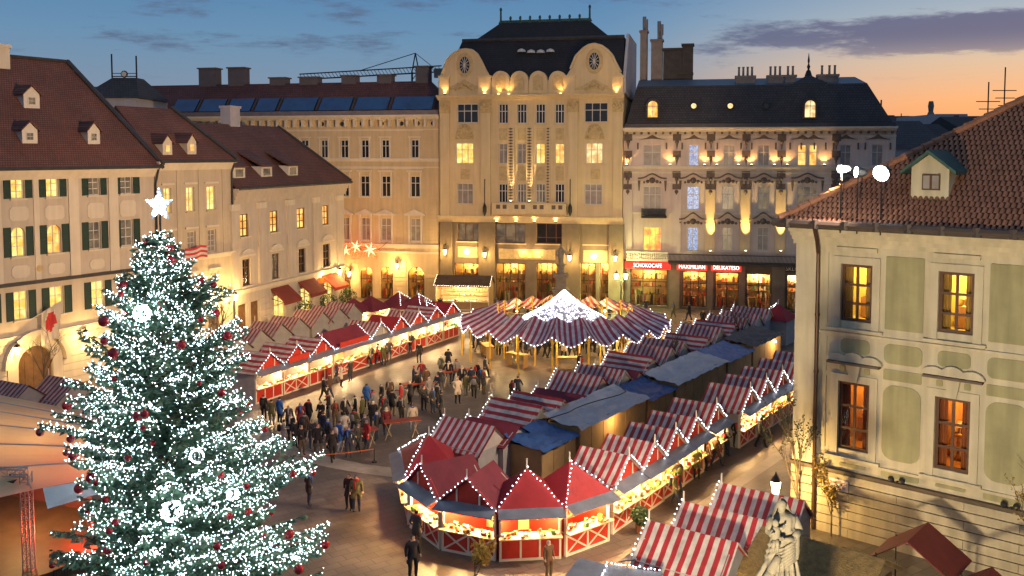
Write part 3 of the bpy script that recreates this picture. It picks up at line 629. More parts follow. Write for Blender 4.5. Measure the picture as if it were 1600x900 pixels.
# ================================================================== the row at the back: one street line
q0, q1 = gp(688, 469.5), gp(1395, 494); dd = (q1 - q0).normalized()
def on_line(px): return end_at(q0, dd, px)
pD0 = q0 - dd * 46; pDE = on_line(688); pEF = on_line(974); pF1 = on_line(1398)
# ---------------- house D
FD = Facade(pD0, pDE - dd * .05); hD = thing('townhouse', 'long ochre townhouse with blue roof glazing and three lit ground-floor arches', 'building', FD.p0, FD.rz)
zD = FD.at(600, 180)[1]; holes = []; arch = []; wins = []
def rowD(xs, y0, y1, k, extra):
    zz = [FD.rect((a, c, y0, y1)) for a, c in xs]; z0 = zz[-1][2]; z1 = zz[-1][3]
    out = [(q[0], q[1], z0, z1) for q in zz]; st = zz[1][0] - zz[0][0]
    out += [(out[0][0] - st * j, out[0][1] - st * j, z0, z1) for j in range(1, extra)]
    for h in out: holes.append(h); wins.append((h, k, z0))
    return out
r1_ = rowD([(470,482), (501,512), (532,544), (564,576), (596,608), (642,654)], 218, 247, darkg, 6)
r2_ = rowD([(533,545), (563,577), (596,610), (641,656)], 275, 308, darkg, 4)
r3_ = rowD([(533,546), (564,578), (595,611), (641,657)], 341, 377, curt, 4)
for x0, x1 in ((530, 548), (563, 582), (595, 614), (637, 663)):
    q = FD.rect((x0, x1, 417, 468)); h = (q[0], q[1], 0.0, q[3]); holes.append(h); arch.append(h); wins.append((h, lit[2], 0))
wall_mesh(hD, 'wall', wD, 0, FD.L, zD, holes, 14, arches=arch)
for h, k, z0 in wins:
    if h[2] > .1: window(hD, h, fr_w, k, 2, (.66,), .08, sill=wA2)
    else: window(hD, h, fr_b, clear, 2, (.62,), .1); niche(hD, h, roomw, disp, 200, (1, .68, .22), seed=int(h[0] * 10))
for h in r2_: trim(hD, 'window_head', h[0] - .35, h[1] + .35, .25, h[3] + .45, h[3] + .62, wA2); trim(hD, 'window_surround', h[0] - .2, h[0] - .02, .08, h[2], h[3] + .4, wA2); trim(hD, 'window_surround', h[1] + .02, h[1] + .2, .08, h[2], h[3] + .4, wA2)
for h in r1_: trim(hD, 'window_surround', h[0] - .18, h[0] - .02, .07, h[2], h[3] + .2, wA2); trim(hD, 'window_surround', h[1] + .02, h[1] + .18, .07, h[2], h[3] + .2, wA2); trim(hD, 'window_head', h[0] - .3, h[1] + .3, .16, h[3] + .22, h[3] + .36, wA2)
for h in r3_:
    cu = (h[0] + h[1]) / 2; w_ = (h[1] - h[0]) * .95; b = MB(); b.prism([(cu - w_, -.3, h[3] + .5), (cu + w_, -.3, h[3] + .5), (cu, -.3, h[3] + 1.0)], (0, .32, 0)); b.box(cu - w_ - .1, cu + w_ + .1, -.34, .02, h[3] + .32, h[3] + .49); b.obj('window_pediment', wA2, hD)
    trim(hD, 'window_surround', h[0] - .25, h[0] - .02, .1, h[2] - .3, h[3] + .32, wA2); trim(hD, 'window_surround', h[1] + .02, h[1] + .25, .1, h[2] - .3, h[3] + .32, wA2)
for py, hh, o_ in ((250, .35, .25), (262, .25, .15), (384, .45, .35), (394, .25, .2), (203, .2, .12)):
    z = FD.at(620, py)[1]; cornice(hD, 'string_course', 0, FD.L, z - hh/2, hh, o_, wA2, 2)
z = FD.at(620, 184)[1]; cornice(hD, 'cornice', 0, FD.L, zD - .5, .5, .9, wA2, 3)
zfr = FD.at(620, 198)[1]; n = 44
for k in range(n):
    u = FD.L * (k + .5) / n
    if u < 12: continue
    trim(hD, 'bracket', u - .12, u + .12, .55, zfr, zD - .5, wA2)
for px in (467, 499, 530, 561, 592, 623, 672, 648):
    u = FD.at(px, 194)[0]; b = MB(); b.lathe((0, 0, 0), [(.26, 0), (.22, .04)], 10); o = b.obj('frieze_window', darkg, hD, (u + .35, -.02, (zfr + zD) / 2 - .3)); o.rotation_euler = (R(90), 0, 0)
# rusticated corner and ground floor
zg = FD.at(620, 398)[1]; z = .5; k = 0; ua, uz = FD.at(520, 440)[0], FD.L
while z < zg - .1:
    hs = sorted((h[0], h[1]) for h, kk, z0 in wins if h[2] < .1); x = ua
    for a_, c_ in hs + [(uz, uz)]:
        n_ = max(1, round((a_ - x - .3) / 1.1))
        if a_ - x > .7:
            w_ = (a_ - x - .3) / n_
            for i in range(n_): trim(hD, 'stone_block', x + .15 + w_ * i + .02, x + .15 + w_ * (i + 1) - .02, .06, z - .46, z - .03, wD)
        x = c_
    z += .5
for i in range(34):
    z = zg + .5 + i * .42
    if z > zfr - .3: break
    u = FD.at(672, 300)[0]; off = .25 * (i % 2); trim(hD, 'quoin', FD.L - 1.9 + off, FD.L - .1, .09, z, z + .38, wD)
for i in range(20):
    z = zg + .5 + i * .42
    if z > r2_[0][3] + 2: break
    u = FD.at(624, 300)[0]; trim(hD, 'quoin', u - .45, u + .45, .07, z, z + .38, wD)
y0 = -.9; sl = 1.05; rp = lambda x, y: FD.roof(x, y, zD + .5, .6, sl)
b = MB(); b.box(-2, FD.L - .02, -.85, .65, zD + .002, zD + .5); b.obj('roof_parapet', mat('zinc', (.16, .14, .15), .5, .2), hD)
g0 = rp(640, 172); g1 = rp(640, 152); rt = rp(640, 127); zt = rt.z
roof = roof_slab('roof', [(-2, .6, zD + .5), (FD.L - .1, .6, zD + .5), (FD.L - .1, g1.y, g1.z), (FD.L - 2.2, rt.y, rt.z), (-2, rt.y, rt.z)], roofD, hD, .2)
b = MB(); b.poly([(-2, rt.y, rt.z), (FD.L - 2.2, rt.y, rt.z), (FD.L - .1, 14, zD), (-2, 14, zD)]); b.poly([(FD.L - .1, g1.y, g1.z), (FD.L - .1, 14, zD), (FD.L - 2.2, rt.y, rt.z)]); b.obj('roof_back', roofD, hD)
nrm = Vector((0, -sl, 1)).normalized() * .12
pxs = [270, 312, 355, 398, 437, 497, 552, 610, 680]
for a_, c_ in zip(pxs, pxs[1:]):
    ua_, uc_ = rp(a_, 165).x + .3, rp(c_, 165).x - .3
    b = MB(); b.prism([Vector((ua_, g0.y, g0.z)) + nrm, Vector((uc_, g0.y, g0.z)) + nrm, Vector((uc_ + .0, g1.y, g1.z)) + nrm, Vector((ua_, g1.y, g1.z)) + nrm], -nrm * .9); o = b.obj('roof_glazing', skyl, roof)
    f = MB(); f.tube(Vector((uc_ + .3, g0.y, g0.z)) + nrm, Vector((uc_ + .3, g1.y, g1.z)) + nrm, .14, n=4); f.obj('glazing_bar', metal_dk, roof)
for (x0, x1, h) in ((315, 341, 1.9), (360, 385, 1.9), (424, 448, .6), (470, 498, .6), (535, 557, .7), (590, 612, .7), (650, 670, 1.6)):
    p = rp(x0, 127); q = rp(x1, 127); b = MB(); b.box(p.x, q.x, rt.y - .2, rt.y + 1.2, zt - .8, zt + h); b.box(p.x - .15, q.x + .15, rt.y - .35, rt.y + 1.35, zt + h, zt + h + .15); b.obj('chimney', mat('chimney_grey', (.11, .10, .11), .9), roof)
wall_lantern(FD, 620, 415, 'lit wall lantern between two lit arches of the ochre townhouse', 120)
wall_lantern(FD, 545, 428, 'lit wall lantern at the narrow end of the ochre townhouse by the street corner', 100)
# snowflake decoration strung over the side street
sp = gp(568, 400, 5.2); sp = Vector((FD.world((FD.at(568, 392)[0], -3.2, 0)).x, FD.world((FD.at(568, 392)[0], -3.2, 0)).y, FD.at(568, 392, 3.2)[1]))
st = thing('light_decoration', 'red and white illuminated star garland hung over the side street', 'decoration', sp, FD.rz)
b = MB(); b.path([(-3.6, .1, -.35), (-1.5, .1, .25), (1, .1, .45), (3.2, .1, .1)], .03); b.tube((3.0, .1, .2), (3.0, 3.2, .8), .02); b.tube((-3.2, .1, -.2), (-5.5, .6, .4), .02); b.obj('garland_wire', iron, st)
redb = glow('red_tube_light', (1, .05, .01), 2.5); starb = glow('star_light', (1, .55, .25), 1.5)
for (x, z, r) in ((-2.3, -.35, .62), (-.9, .0, .7), (.35, .45, .72), (2.0, .15, .85)):
    s = MB()
    for k in range(6): a = R(60 * k + 15); s.prism([(0, 0, 0), (r*.35*math.cos(a - .3), 0, r*.35*math.sin(a - .3)), (r*math.cos(a), 0, r*math.sin(a)), (r*.35*math.cos(a + .3), 0, r*.35*math.sin(a + .3))], (0, .05, 0))
    s.obj('star', starb, st, (x, 0, z))
s = MB()
for k in range(320):
    x = rnd.uniform(-2.9, 2.9); s.octa((x, .08, -.12 + .35 * math.sin((x + 2.9) / 1.9) + rnd.uniform(-.75, .62)), .085)
s.obj('garland_bulbs', redb, st, kind='stuff')

# ---------------- palace E
FE = Facade(pDE, pEF - dd * .05)
FE.p0 = FE.p0 + Vector((FE.d.y, -FE.d.x, 0)) * .35; FE = Facade(FE.p0, FE.p0 + FE.d * FE.L)
hE = thing('palace', 'tall cream Art Nouveau palace with two round gables and steep black roof', 'building', FE.p0, FE.rz)
LE = FE.L; zK = FE.at(830, 153)[1]; holes = []; wins = []
mid = [(779,794), (808,823), (837,852), (867,882)]
def addE(x0, x1, y0, y1, k, nx, bars):
    q = FE.rect((x0, x1, y0, y1)); h = tuple(q); holes.append(h); wins.append((h, k, nx, bars)); return h
top = [addE(714,747,162,192, darkg, 3, (.62,)), addE(913,950,160,191, darkg, 3, (.62,))] + [addE(a, c, 162, 193, darkg, 3, (.62,)) for a, c in mid]
sec = [addE(712,740,223,256, lit[0], 3, (.66,)), addE(915,942,223,256, lit[2], 3, (.66,))] + [addE(a, c, 224, 256, k, 2, (.68,)) for (a, c), k in zip(mid, (curt, curt, lit[0], lit[1]))]
thr = [addE(714,739,286,319, curt, 3, (.66,)), addE(913,941,287,320, curt, 3, (.66,))] + [addE(a, c, 287, 317, k, 3, (.62,)) for (a, c), k in zip(mid, (darkg, dimg, dimg, darkg))]
mz = [addE(x0, x1, 349, y1, k, n_, (.3,)) for x0, x1, y1, k, n_ in ((715,750,377,dimg,3), (774,821,380,dimg,3), (838,884,381,darkg,3), (912,950,382,lit[0],3))]
gr = []
for x0, x1, n_, k in ((710,753,3,shopg), (774,821,4,shopg), (838,871,4,shopg), (907,931,2,lit[1]), (937,954,1,lit[0])):
    q = FE.rect((x0, x1, 411, 474)); h = (q[0], q[1], .12, q[3]); holes.append(h); wins.append((h, k, n_, (.58,))); gr.append(h)
wall_mesh(hE, 'wall', wE, 0, LE, zK, holes, 16)
for h, k, nx, bars in wins:
    shop = h[2] < 1; window(hE, h, fr_w if h[2] > 8 else fr_b, clear if shop else k, nx, bars, .09 if h[2] > 8 else .1, sill=wE if 4 < h[2] else None)
    if shop: niche(hE, h, roomw, disp, 230, (1, .64, .22), seed=int(h[0] * 10))
zc1 = FE.at(830, 347)[1]; cornice(hE, 'string_course', -.1, LE + .1, zc1 - .1, .75, .5, wE, 3)
# stone shopfront cladding up to the main cornice, with window openings left free
b = MB(); lo = [h for h in holes if h[3] < zc1 - .1]
zlo = [0] + sorted({round(v, 3) for h in lo for v in (h[2], h[3])}) + [zc1 - .1]; ulo = sorted({round(v, 3) for h in lo for v in (h[0], h[1])} | {0, LE})
for i in range(len(ulo) - 1):
    for j in range(len(zlo) - 1):
        cu, cz = (ulo[i] + ulo[i+1]) / 2, (zlo[j] + zlo[j+1]) / 2
        if not any(h[0] - .01 < cu < h[1] + .01 and h[2] - .01 < cz < h[3] + .01 for h in lo): b.box(ulo[i], ulo[i+1], -.12, -.004, zlo[j], zlo[j+1])
b.obj('shopfront_cladding', wEs, hE)
for px, w_ in ((699, .7), (762, .95), (892, .95), (963, .8)):
    u = FE.at(px, 420)[0]; trim(hE, 'pier', u - w_, u + w_, .45, .02, zc1 - .1, wEs)
for (x0, x1, y0, y1) in ((716, 748, 385, 402), (780, 868, 389, 405), (912, 950, 391, 410)):
    q = FE.rect((x0, x1, y0, y1)); trim(hE, 'sign_panel', q[0], q[1], .2, q[2], q[3], wE2)
for px in (730, 928):
    u, z = FE.at(px, 393 if px < 800 else 400, .3); s = thing('globe_lamp', 'round glowing lamp on the panel over the ' + ('shop window by the ochre townhouse' if px < 800 else 'side door of the cream palace'), 'lamp', FE.world((u, -.5, z)), FE.rz)
    b = MB(); b.ball((0, 0, 0), .3, 12); b.obj('globe', warmw, s, smooth=True); b = MB(); b.tube((0, .1, 0), (0, .5, 0), .08); b.obj('mount', iron, s); lamp(s, (0, -.55, 0), 70)
q = FE.rect((813, 845, 397, 402)); s = thing('shop_sign', 'small gold lit sign over the middle shop windows of the palace', 'sign', FE.world((q[0], -.2, q[2])), FE.rz)
b = MB(); b.box(0, q[1] - q[0], -.1, .02, 0, q[3] - q[2]); b.obj('sign_board', glow('gold_sign', (1, .7, .15), 1.2, (.5, .25, .03), 2.2), s); lamp(s, (.3, -.5, .6), 40); lamp(s, (q[1]-q[0]-.3, -.5, .6), 40)
for i, (px, py) in enumerate(((695, 394), (757, 398), (890, 403), (961, 404))): wall_lantern(FE, px, py, 'lit wall lantern on the ' + ('pier next to the ochre townhouse', 'pier between the round lamp and the gold sign', 'pier behind the stone knight column', 'pier beside the red shop sign')[i], 75, .9, 1.2)
# upper storeys
for u0, u1 in ((FE.at(689, 250)[0], FE.at(703, 250)[0]), (FE.at(752, 250)[0], FE.at(767, 250)[0]), (FE.at(888, 250)[0], FE.at(903, 250)[0]), (FE.at(958, 250)[0], FE.at(973, 250)[0])):
    trim(hE, 'pilaster', u0, u1, .28, zc1 + .65, zK - 1.6, wE); b = MB(); b.box(u0 - .08, u1 + .08, -.34, .02, zK - 1.6, zK - .15)
    for k in range(5): b.ball((u0 + (u1 - u0) * (k + .5) / 5, -.36, zK - .9 + .3 * math.sin(k * 2)), .2, 6)
    b.obj('capital', wE2, hE)
cornice(hE, 'cornice', -.1, LE + .1, zK - .15, .55, .8, wE, 3)
lat = glow('lit_lattice', (.9, .55, .15), 0.5, (.25, .12, .03), 6)
za, zb_ = FE.at(812, 317)[1], FE.at(812, 199)[1]
for x0, x1 in ((793, 804), (822, 833), (853, 860)):
    u0, u1 = FE.at(x0, 260)[0], FE.at(x1, 260)[0]; b = MB(); b.box(u0, u1, -.16, .02, za, zb_); o = b.obj('ornament_band', wE, hE)
    d_ = MB(); n_ = 26
    for k in range(n_):
        z_ = za + (zb_ - za) * (k + .5) / n_; h_ = (zb_ - za) / n_ * .38; c_ = (u0 + u1) / 2; w_ = (u1 - u0) * .36
        d_.prism([(c_, -.18, z_ - h_), (c_ + w_, -.18, z_), (c_, -.18, z_ + h_), (c_ - w_, -.18, z_)], (0, .03, 0))
    d_.obj('lozenge_relief', wF2, o, kind='stuff')
for (a, c) in mid:
    q = FE.rect((a, c, 200, 219)); trim(hE, 'wall_panel', q[0] + .1, q[1] - .1, .08, q[2], q[3], wE2); q = FE.rect((a, c, 260, 282)); trim(hE, 'wall_panel', q[0] + .1, q[1] - .1, .08, q[2], q[3], wE2)
for px in (726, 929):
    u, z = FE.at(px, 208)[0], FE.at(px, 209)[1]; b = MB(); b.prism([(u + 1.05 * math.cos(R(15 * k)), -.14, z - .6 + 1.7 * math.sin(R(15 * k))) for k in range(13)], (0, .16, 0))
    for k in range(9): b.ball((u + .75 * math.cos(R(22.5 * k)), -.16, z - .4 + 1.2 * math.sin(R(22.5 * k))), .18, 6)
    b.obj('relief_ornament', wE2, hE); q = FE.rect((px - 6, px + 8, 264, 280)); trim(hE, 'wall_panel', q[0], q[1], .06, q[2], q[3], wE2)
    uu, z = FE.at(px, 137); b = MB(); b.prism([(uu - 2.6, -.3, z - .3), (uu - 1.2, -.3, z + .25), (uu, -.3, z + .9), (uu + 1.2, -.3, z + .25), (uu + 2.6, -.3, z - .3), (uu, -.3, z - .1)], (0, .32, 0))
    for k in range(7): b.ball((uu - .9 + .3 * k, -.32, z + .1 + .25 * math.cos(k - 3)), .22, 6)
    b.obj('gable_ornament', wE2, hE)
# balcony slab; solid dark blocks stand for the shade in its square openings
q = FE.rect((771, 886, 317, 334)); b = MB(); b.box(q[0], q[1], -.75, .02, q[2], q[2] + .2); b.box(q[0], q[1], -.75, -.6, q[2] + .2, q[3]); b.box(q[0], q[0] + .15, -.6, .02, q[2] + .2, q[3]); b.box(q[1] - .15, q[1], -.6, .02, q[2] + .2, q[3]); bal = b.obj('balcony', wE, hE)
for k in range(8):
    u = q[0] + (q[1] - q[0]) * ((k // 2) * .25 + .085 + .09 * (k % 2)); b = MB(); b.box(u - .22, u + .22, -.765, -.58, q[2] + .55, q[2] + 1.0); b.obj('balcony_opening_shade', wF2, bal)
for px in (759, 892):
    u = FE.at(px, 300)[0]; z0, z1 = FE.at(px, 322)[1], FE.at(px, 280)[1]; b = MB(); b.tube((u, -.5, z1), (u, -.5, z0), .05); b.tube((u, 0, z1), (u, -.5, z1), .04); b.lathe((u, -.5, z0 - .2), [(.03, -.9), (.22, -.4), (.22, .1), (.03, .6)], 8); b.obj('hanging_bracket', iron, hE)
# parapet, gables
def E(px, py, off=0.0): return FE.at(px, py, off)
par = MB(); z1 = E(830, 126)[1]; u0, u1 = E(768, 140)[0], E(885, 140)[0]; par.box(u0, u1, -.1, .4, zK + .4, z1); par.obj('parapet', wE, hE)
for px in (783, 812, 841.5, 872):
    u = E(px, 130)[0]; zt_ = E(px, 111)[1]; r = .98; b = MB(); b.prism([(u + r * math.cos(R(15 * k)), -.28, zt_ - r + r * math.sin(R(15 * k))) for k in range(13)] + [(u - r, -.28, zK + .45), (u + r, -.28, zK + .45)], (0, .6, 0)); o = b.obj('parapet_arch', wE, hE)
    b = MB(); r = .55; b.prism([(u + r * math.cos(R(15 * k)), -.36, zt_ - .95 + r * math.sin(R(15 * k))) for k in range(13)] + [(u - r, -.36, zK + .8), (u + r, -.36, zK + .8)], (0, .1, 0)); b.obj('arch_panel', wE2, o)
gL = [(686,148), (686,126), (690,120), (695,105), (700,93), (708,85), (718,79), (728,77.5), (738,79), (746,85), (752,95), (758,108), (765,121), (768,124), (768,148)]
gR = [(884,148), (884,121), (892,108), (900,88), (912,76), (920,71), (929,69), (940,72), (950,79), (957,87), (963,100), (970,113), (974,119), (975,148)]
for g_, ox in ((gL, (727, 102)), (gR, (929, 96))):
    pts = [E(*p) for p in g_]; b = MB(); b.prism([(p[0], -.2, p[1] if i not in (0, len(pts) - 1) else zK + .4) for i, p in enumerate(pts)], (0, .8, 0)); o = b.obj('gable', wE, hE)
    b = MB()
    for p, q in zip(pts[2:-2], pts[3:-2]): b.tube((p[0], -.22, p[1]), (q[0], -.22, q[1]), .16, n=5)
    b.obj('gable_coping', wE, o)
    u, z = E(*ox); b = MB(); b.prism([(u + .95 * math.cos(R(20 * k)), -.3, z + 1.35 * math.sin(R(20 * k))) for k in range(18)], (0, .12, 0)); b.obj('oculus_surround', wE2, o)
    b = MB(); b.prism([(u + .55 * math.cos(R(20 * k)), -.33, z + .9 * math.sin(R(20 * k))) for k in range(18)], (0, .05, 0)); b.obj('oculus_glass', darkg, o)
    b = MB()
    for k in range(6): a = R(30 * k); b.tube((u + .5 * math.cos(a), -.34, z + .85 * math.sin(a)), (u - .5 * math.cos(a), -.34, z - .85 * math.sin(a)), .03, n=4)
    b.obj('oculus_tracery', fr_w, o)
for (x0, x1) in ((688, 703), (748, 768), (884, 899), (957, 974)):
    q = FE.rect((x0, x1, 122, 148)); b = MB(); b.box(q[0], q[1], -.42, .02, zK + .4, q[3]); b.box(q[0] - .1, q[1] + .1, -.5, .02, q[3], q[3] + .25); b.obj('gable_pier', wE, hE)
# roof: steep lower mansard and upper part
sl1 = 1.5; R1 = lambda x, y: FE.roof(x, y, z1 - .6, .4, sl1)
a1 = R1(746, 64); a2 = R1(952, 57); yb = (a1.y + a2.y) / 2; zb2 = z1 - .6 + sl1 * (yb - .4)
rf = roof_slab('roof', [(.1, .4, z1 - .6), (LE - .1, .4, z1 - .6), (LE - .3, yb, zb2), (1.6, yb, zb2)], slate_b, hE, .3)
R2 = lambda x, y: FE.roof(x, y, zb2, yb, 1.15); t1 = R2(782, 36); t2 = R2(921, 32); yt = (t1.y + t2.y) / 2; zt2 = zb2 + 1.15 * (yt - yb)
b = MB(); bl, brr = R2(742, 64).x, R2(953, 58).x
b.poly([(bl, yb, zb2), (brr, yb, zb2), (t2.x, yt, zt2), (t1.x, yt, zt2)]); b.poly([(brr, yb, zb2), (brr, 2*yt - yb, zb2), (t2.x, yt + 1, zt2), (t2.x, yt, zt2)]); b.poly([(bl, yb, zb2), (t1.x, yt, zt2), (t1.x, yt + 1, zt2), (bl, 2*yt - yb, zb2)])
b.poly([(t1.x, yt, zt2), (t2.x, yt, zt2), (t2.x, yt + 1, zt2), (t1.x, yt + 1, zt2)]); b.poly([(bl, 2*yt-yb, zb2), (t1.x, yt+1, zt2), (t2.x, yt+1, zt2), (brr, 2*yt-yb, zb2)]); b.obj('upper_roof', slate_b, rf)
b = MB(); b.tube((1.6, yb - .05, zb2), (LE - .3, yb - .05, zb2), .22, n=6); b.obj('roof_moulding', metal_dk, rf)
b = MB(); b.poly([(LE - .1, .4, z1 - .6), (LE - .1, 14, z1 - .6), (LE - .1, 14, zb2), (LE - .1, yb, zb2)]); b.prism([(LE - .08, .3, zK + .4), (LE - .08, .3, z1 + .3), (LE - .08, yb, zb2 + .3), (LE - .08, 14, zb2 + .3), (LE - .08, 14, zK)], (.3, 0, 0)); b.obj('fire_wall', mat('firewall_white', (.5, .47, .47), .9, .1), hE)
b = MB(); b.box(.05, LE - .2, 1, 15.5, zK, z1 - .5); b.obj('attic', wE, hE)
b = MB(); b.prism([(1.6, yb, zb2 - .05), (LE - .3, yb, zb2 - .05), (LE - .3, 15, zb2 - .05), (1.6, 15, zb2 - .05)], (0, 0, -4)); b.obj('roof_back', slate_b, rf)
for k in range(10):
    u = t1.x + (t2.x - t1.x) * k / 9; hh = 1.75 if k in (0, 9) else .75; b = MB(); b.lathe((u, yt + .2, zt2 - .05), [(.30, 0), (.12, .35), (.10, hh - .3), (.16, hh - .2), (.12, hh), (.02, hh + .1)], 6); b.obj('roof_finial', copper, rf)
b = MB(); b.box(t1.x, t2.x, yt + .1, yt + .3, zt2 - .05, zt2 + .3); b.obj('roof_cresting', copper, rf)
# little roof vents in the eyebrow
for k in range(4):
    p = R1(815 + 15 * k, 80 + (1.5 if k in (1, 2) else 0)); b = MB(); b.lathe(p + Vector((0, -.1, 0)), [(.5, -.1), (.4, .15), (.05, .3)], 8); b.obj('roof_vent', fr_w, rf)
# small uplights on ledges that wash the stone above them
def uplight(F, px, py, e0, label, out=.45, col=(1, .55, .15), ang=100, grp='facade uplights', top=4.0, ay=None):
    u, z = F.at(px, py, out); t = thing('uplight', label, 'uplight', F.world((u, -out, z)), F.rz, grp)
    b = MB(); b.box(-.12, .12, -.1, .12, 0, .14); b.box(-.05, .05, .1, out + .02, .02, .06); b.obj('housing', iron, t); b = MB(); b.box(-.1, .1, -.08, .1, .141, .16); b.obj('lamp_glass', warmw, t)
    lamp(t, (0, 0, .24), e0 * (.75 if top < 5 else 1.3), col, .08, kind='SPOT', aim=(0, .45 * out if ay is None else ay, top), angle=ang, blend=.6)
for px, py in ((695, 148), (757, 148), (779, 149), (795, 149), (876, 148), (963, 147)): uplight(FE, px, py, 90, 'small amber uplight on the cornice ledge of the cream palace', .6)
for px in (798, 827): uplight(FE, px, 316, 1100, 'strong uplight at the foot of a lattice band on the cream palace', .62, (1, .72, .3), 24, top=5.5, ay=.62)
for px in (776, 806, 835, 868): uplight(FE, px, 348, 70, 'warm uplight under the balcony of the cream palace', .55, (1, .6, .22), 120, top=3)

# ---------------- house F: rose plaster and mansard
FF = Facade(pEF, pF1); hF = thing('townhouse', 'rose-coloured ornate townhouse with grey mansard roof and red shop signs', 'building', FF.p0, FF.rz)
LF = FF.L; zF = FF.at(1100, 200)[1]; holes = []; wins = []
def addF(x0, x1, y0, y1, k, nx, bars=(.64,)):
    h = tuple(FF.rect((x0, x1, y0, y1))); holes.append(h); wins.append((h, k, nx, bars)); return h
w1 = [addF(a, c, 226, 259, k, n_) for a, c, k, n_ in ((1005,1033,curt,2), (1076,1092,blueg,2), (1130,1148,curt,2), (1184,1202,curt,2), (1246,1260,lit[1],1), (1264,1277,lit[1],1), (1312,1330,curt,2), (1362,1380,curt,2))]
w2 = [addF(a, c, 291, 328, k, n_) for a, c, k, n_ in ((1005,1033,curt,3), (1073,1093,blueg,2), (1128,1147,dimg,2), (1184,1202,dimg,2), (1245,1277,dimg,3), (1314,1332,dimg,2))]
w3 = [addF(a, c, 355, 392, k, n_) for a, c, k, n_ in ((1005,1033,redg,3), (1074,1091,blueg,2), (1128,1145,dimg,2), (1183,1201,curt,2), (1247,1277,curt,2))]
sh = []
for x0, x1, y0, k, n_ in ((985,1043,421,shopg,3), (1066,1104,424,shopg,3), (1117,1154,426,shopg,2), (1166,1204,428,shopg2,2), (1229,1262,430,shopg2,2), (1280,1320,430,dimg,2)):
    q = FF.rect((x0, x1, y0, 480)); h = (q[0], q[1], .25, q[3]); holes.append(h); wins.append((h, k, n_, (.66,))); sh.append(h)
wall_mesh(hF, 'wall', wF, 0, LF, zF, holes, 14)
for h, k, nx, bars in wins:
    shop = h[2] < 1; window(hF, h, fr_w if h[2] > 5 else iron, clear if shop else k, nx, bars, .08, sill=wA2 if h[2] > 5 else None)
    if shop: niche(hF, h, roomw, disp, 230 if k is shopg else 260, (1, .58, .22) if k is shopg else (1, .82, .5), seed=int(h[0] * 10))
zg = FF.at(1100, 408)[1]
b = MB(); lo = sh; zlo = [0, .25] + sorted({round(h[3], 3) for h in lo}) + [zg]; ulo = sorted({round(v, 3) for h in lo for v in (h[0], h[1])} | {0, LF})
for i in range(len(ulo) - 1):
    for j in range(len(zlo) - 1):
        cu, cz = (ulo[i] + ulo[i+1]) / 2, (zlo[j] + zlo[j+1]) / 2
        if not any(h[0] < cu < h[1] and h[2] < cz < h[3] for h in lo): b.box(ulo[i], ulo[i+1], -.1, -.004, zlo[j], zlo[j+1])
b.obj('shopfront_cladding', mat('dark_shop_stone', (.10, .075, .055), .6, .2), hF)
for x0, x1 in ((1046, 1062), (1105, 1114), (1155, 1164), (1206, 1226)):
    u0, u1 = FF.at(x0, 450)[0], FF.at(x1, 450)[0]; trim(hF, 'shop_pier', u0, u1, .35, 0.01, zg - .3, mat('dark_shop_pier', (.16, .12, .085), .6, .2))
for h in w1:
    cu = (h[0] + h[1]) / 2; w_ = max(1.2, (h[1] - h[0]) * .8); b = MB(); b.prism([(cu - w_, -.16, h[3] + .5), (cu - w_*.4, -.16, h[3] + .72), (cu, -.16, h[3] + 1.05), (cu + w_*.4, -.16, h[3] + .72), (cu + w_, -.16, h[3] + .5), (cu, -.16, h[3] + .62)], (0, .18, 0))
    b.tube((cu - w_, -.1, h[3] + .2), (cu - w_, -.1, h[3] - .5), .08); b.tube((cu + w_, -.1, h[3] + .2), (cu + w_, -.1, h[3] - .5), .08); b.obj('window_crest', wF2, hF)
for row, rise in ((w2, .5), (w3[1:], .7)):
    for h in row:
        cu = (h[0] + h[1]) / 2; w_ = max(1.45, (h[1] - h[0]) * .8); b = MB()
        arc = [(cu - w_ + 2 * w_ * k / 10, h[3] + .75 + rise * math.exp(-((k - 5) / 2.2) ** 2)) for k in range(11)]
        for p, q in zip(arc, arc[1:]): b.prism([(p[0], -.32, p[1]), (q[0], -.32, q[1]), (q[0], -.32, q[1] + .17), (p[0], -.32, p[1] + .17)], (0, .34, 0))
        b.obj('window_hood', wF2, hF)
        b = MB(); b.ball((cu, -.1, h[3] + .62), .33, 8)
        for k in (-1, 1): b.ball((cu + k * .5, -.08, h[3] + .5), .2, 6); b.ball((cu + k * .85, -.08, h[3] + .42), .14, 6); b.tube((cu + k * w_ * .92, -.12, h[3] + .6), (cu + k * w_ * .92, -.06, h[3] - .5), .14, .05)
        b.obj('stucco_garland', wF2, hF)
for py, hh, o_ in ((262, .3, .45), (270, .2, .2), (285, .18, .12), (334, .2, .2), (214, .22, .15)):
    z = FF.at(1100, py)[1]; cornice(hF, 'string_course', 0, LF, z - hh/2, hh, o_, wA2, 2)
cornice(hF, 'cornice', -.0, LF, zF - .4, .45, .9, wA2, 3)
zfr = FF.at(1100, 212)[1]
for k in range(36): u = LF * (k + .5) / 36; trim(hF, 'cornice_bracket', u - .1, u + .1, .5, zfr + .15, zF - .4, wF2)
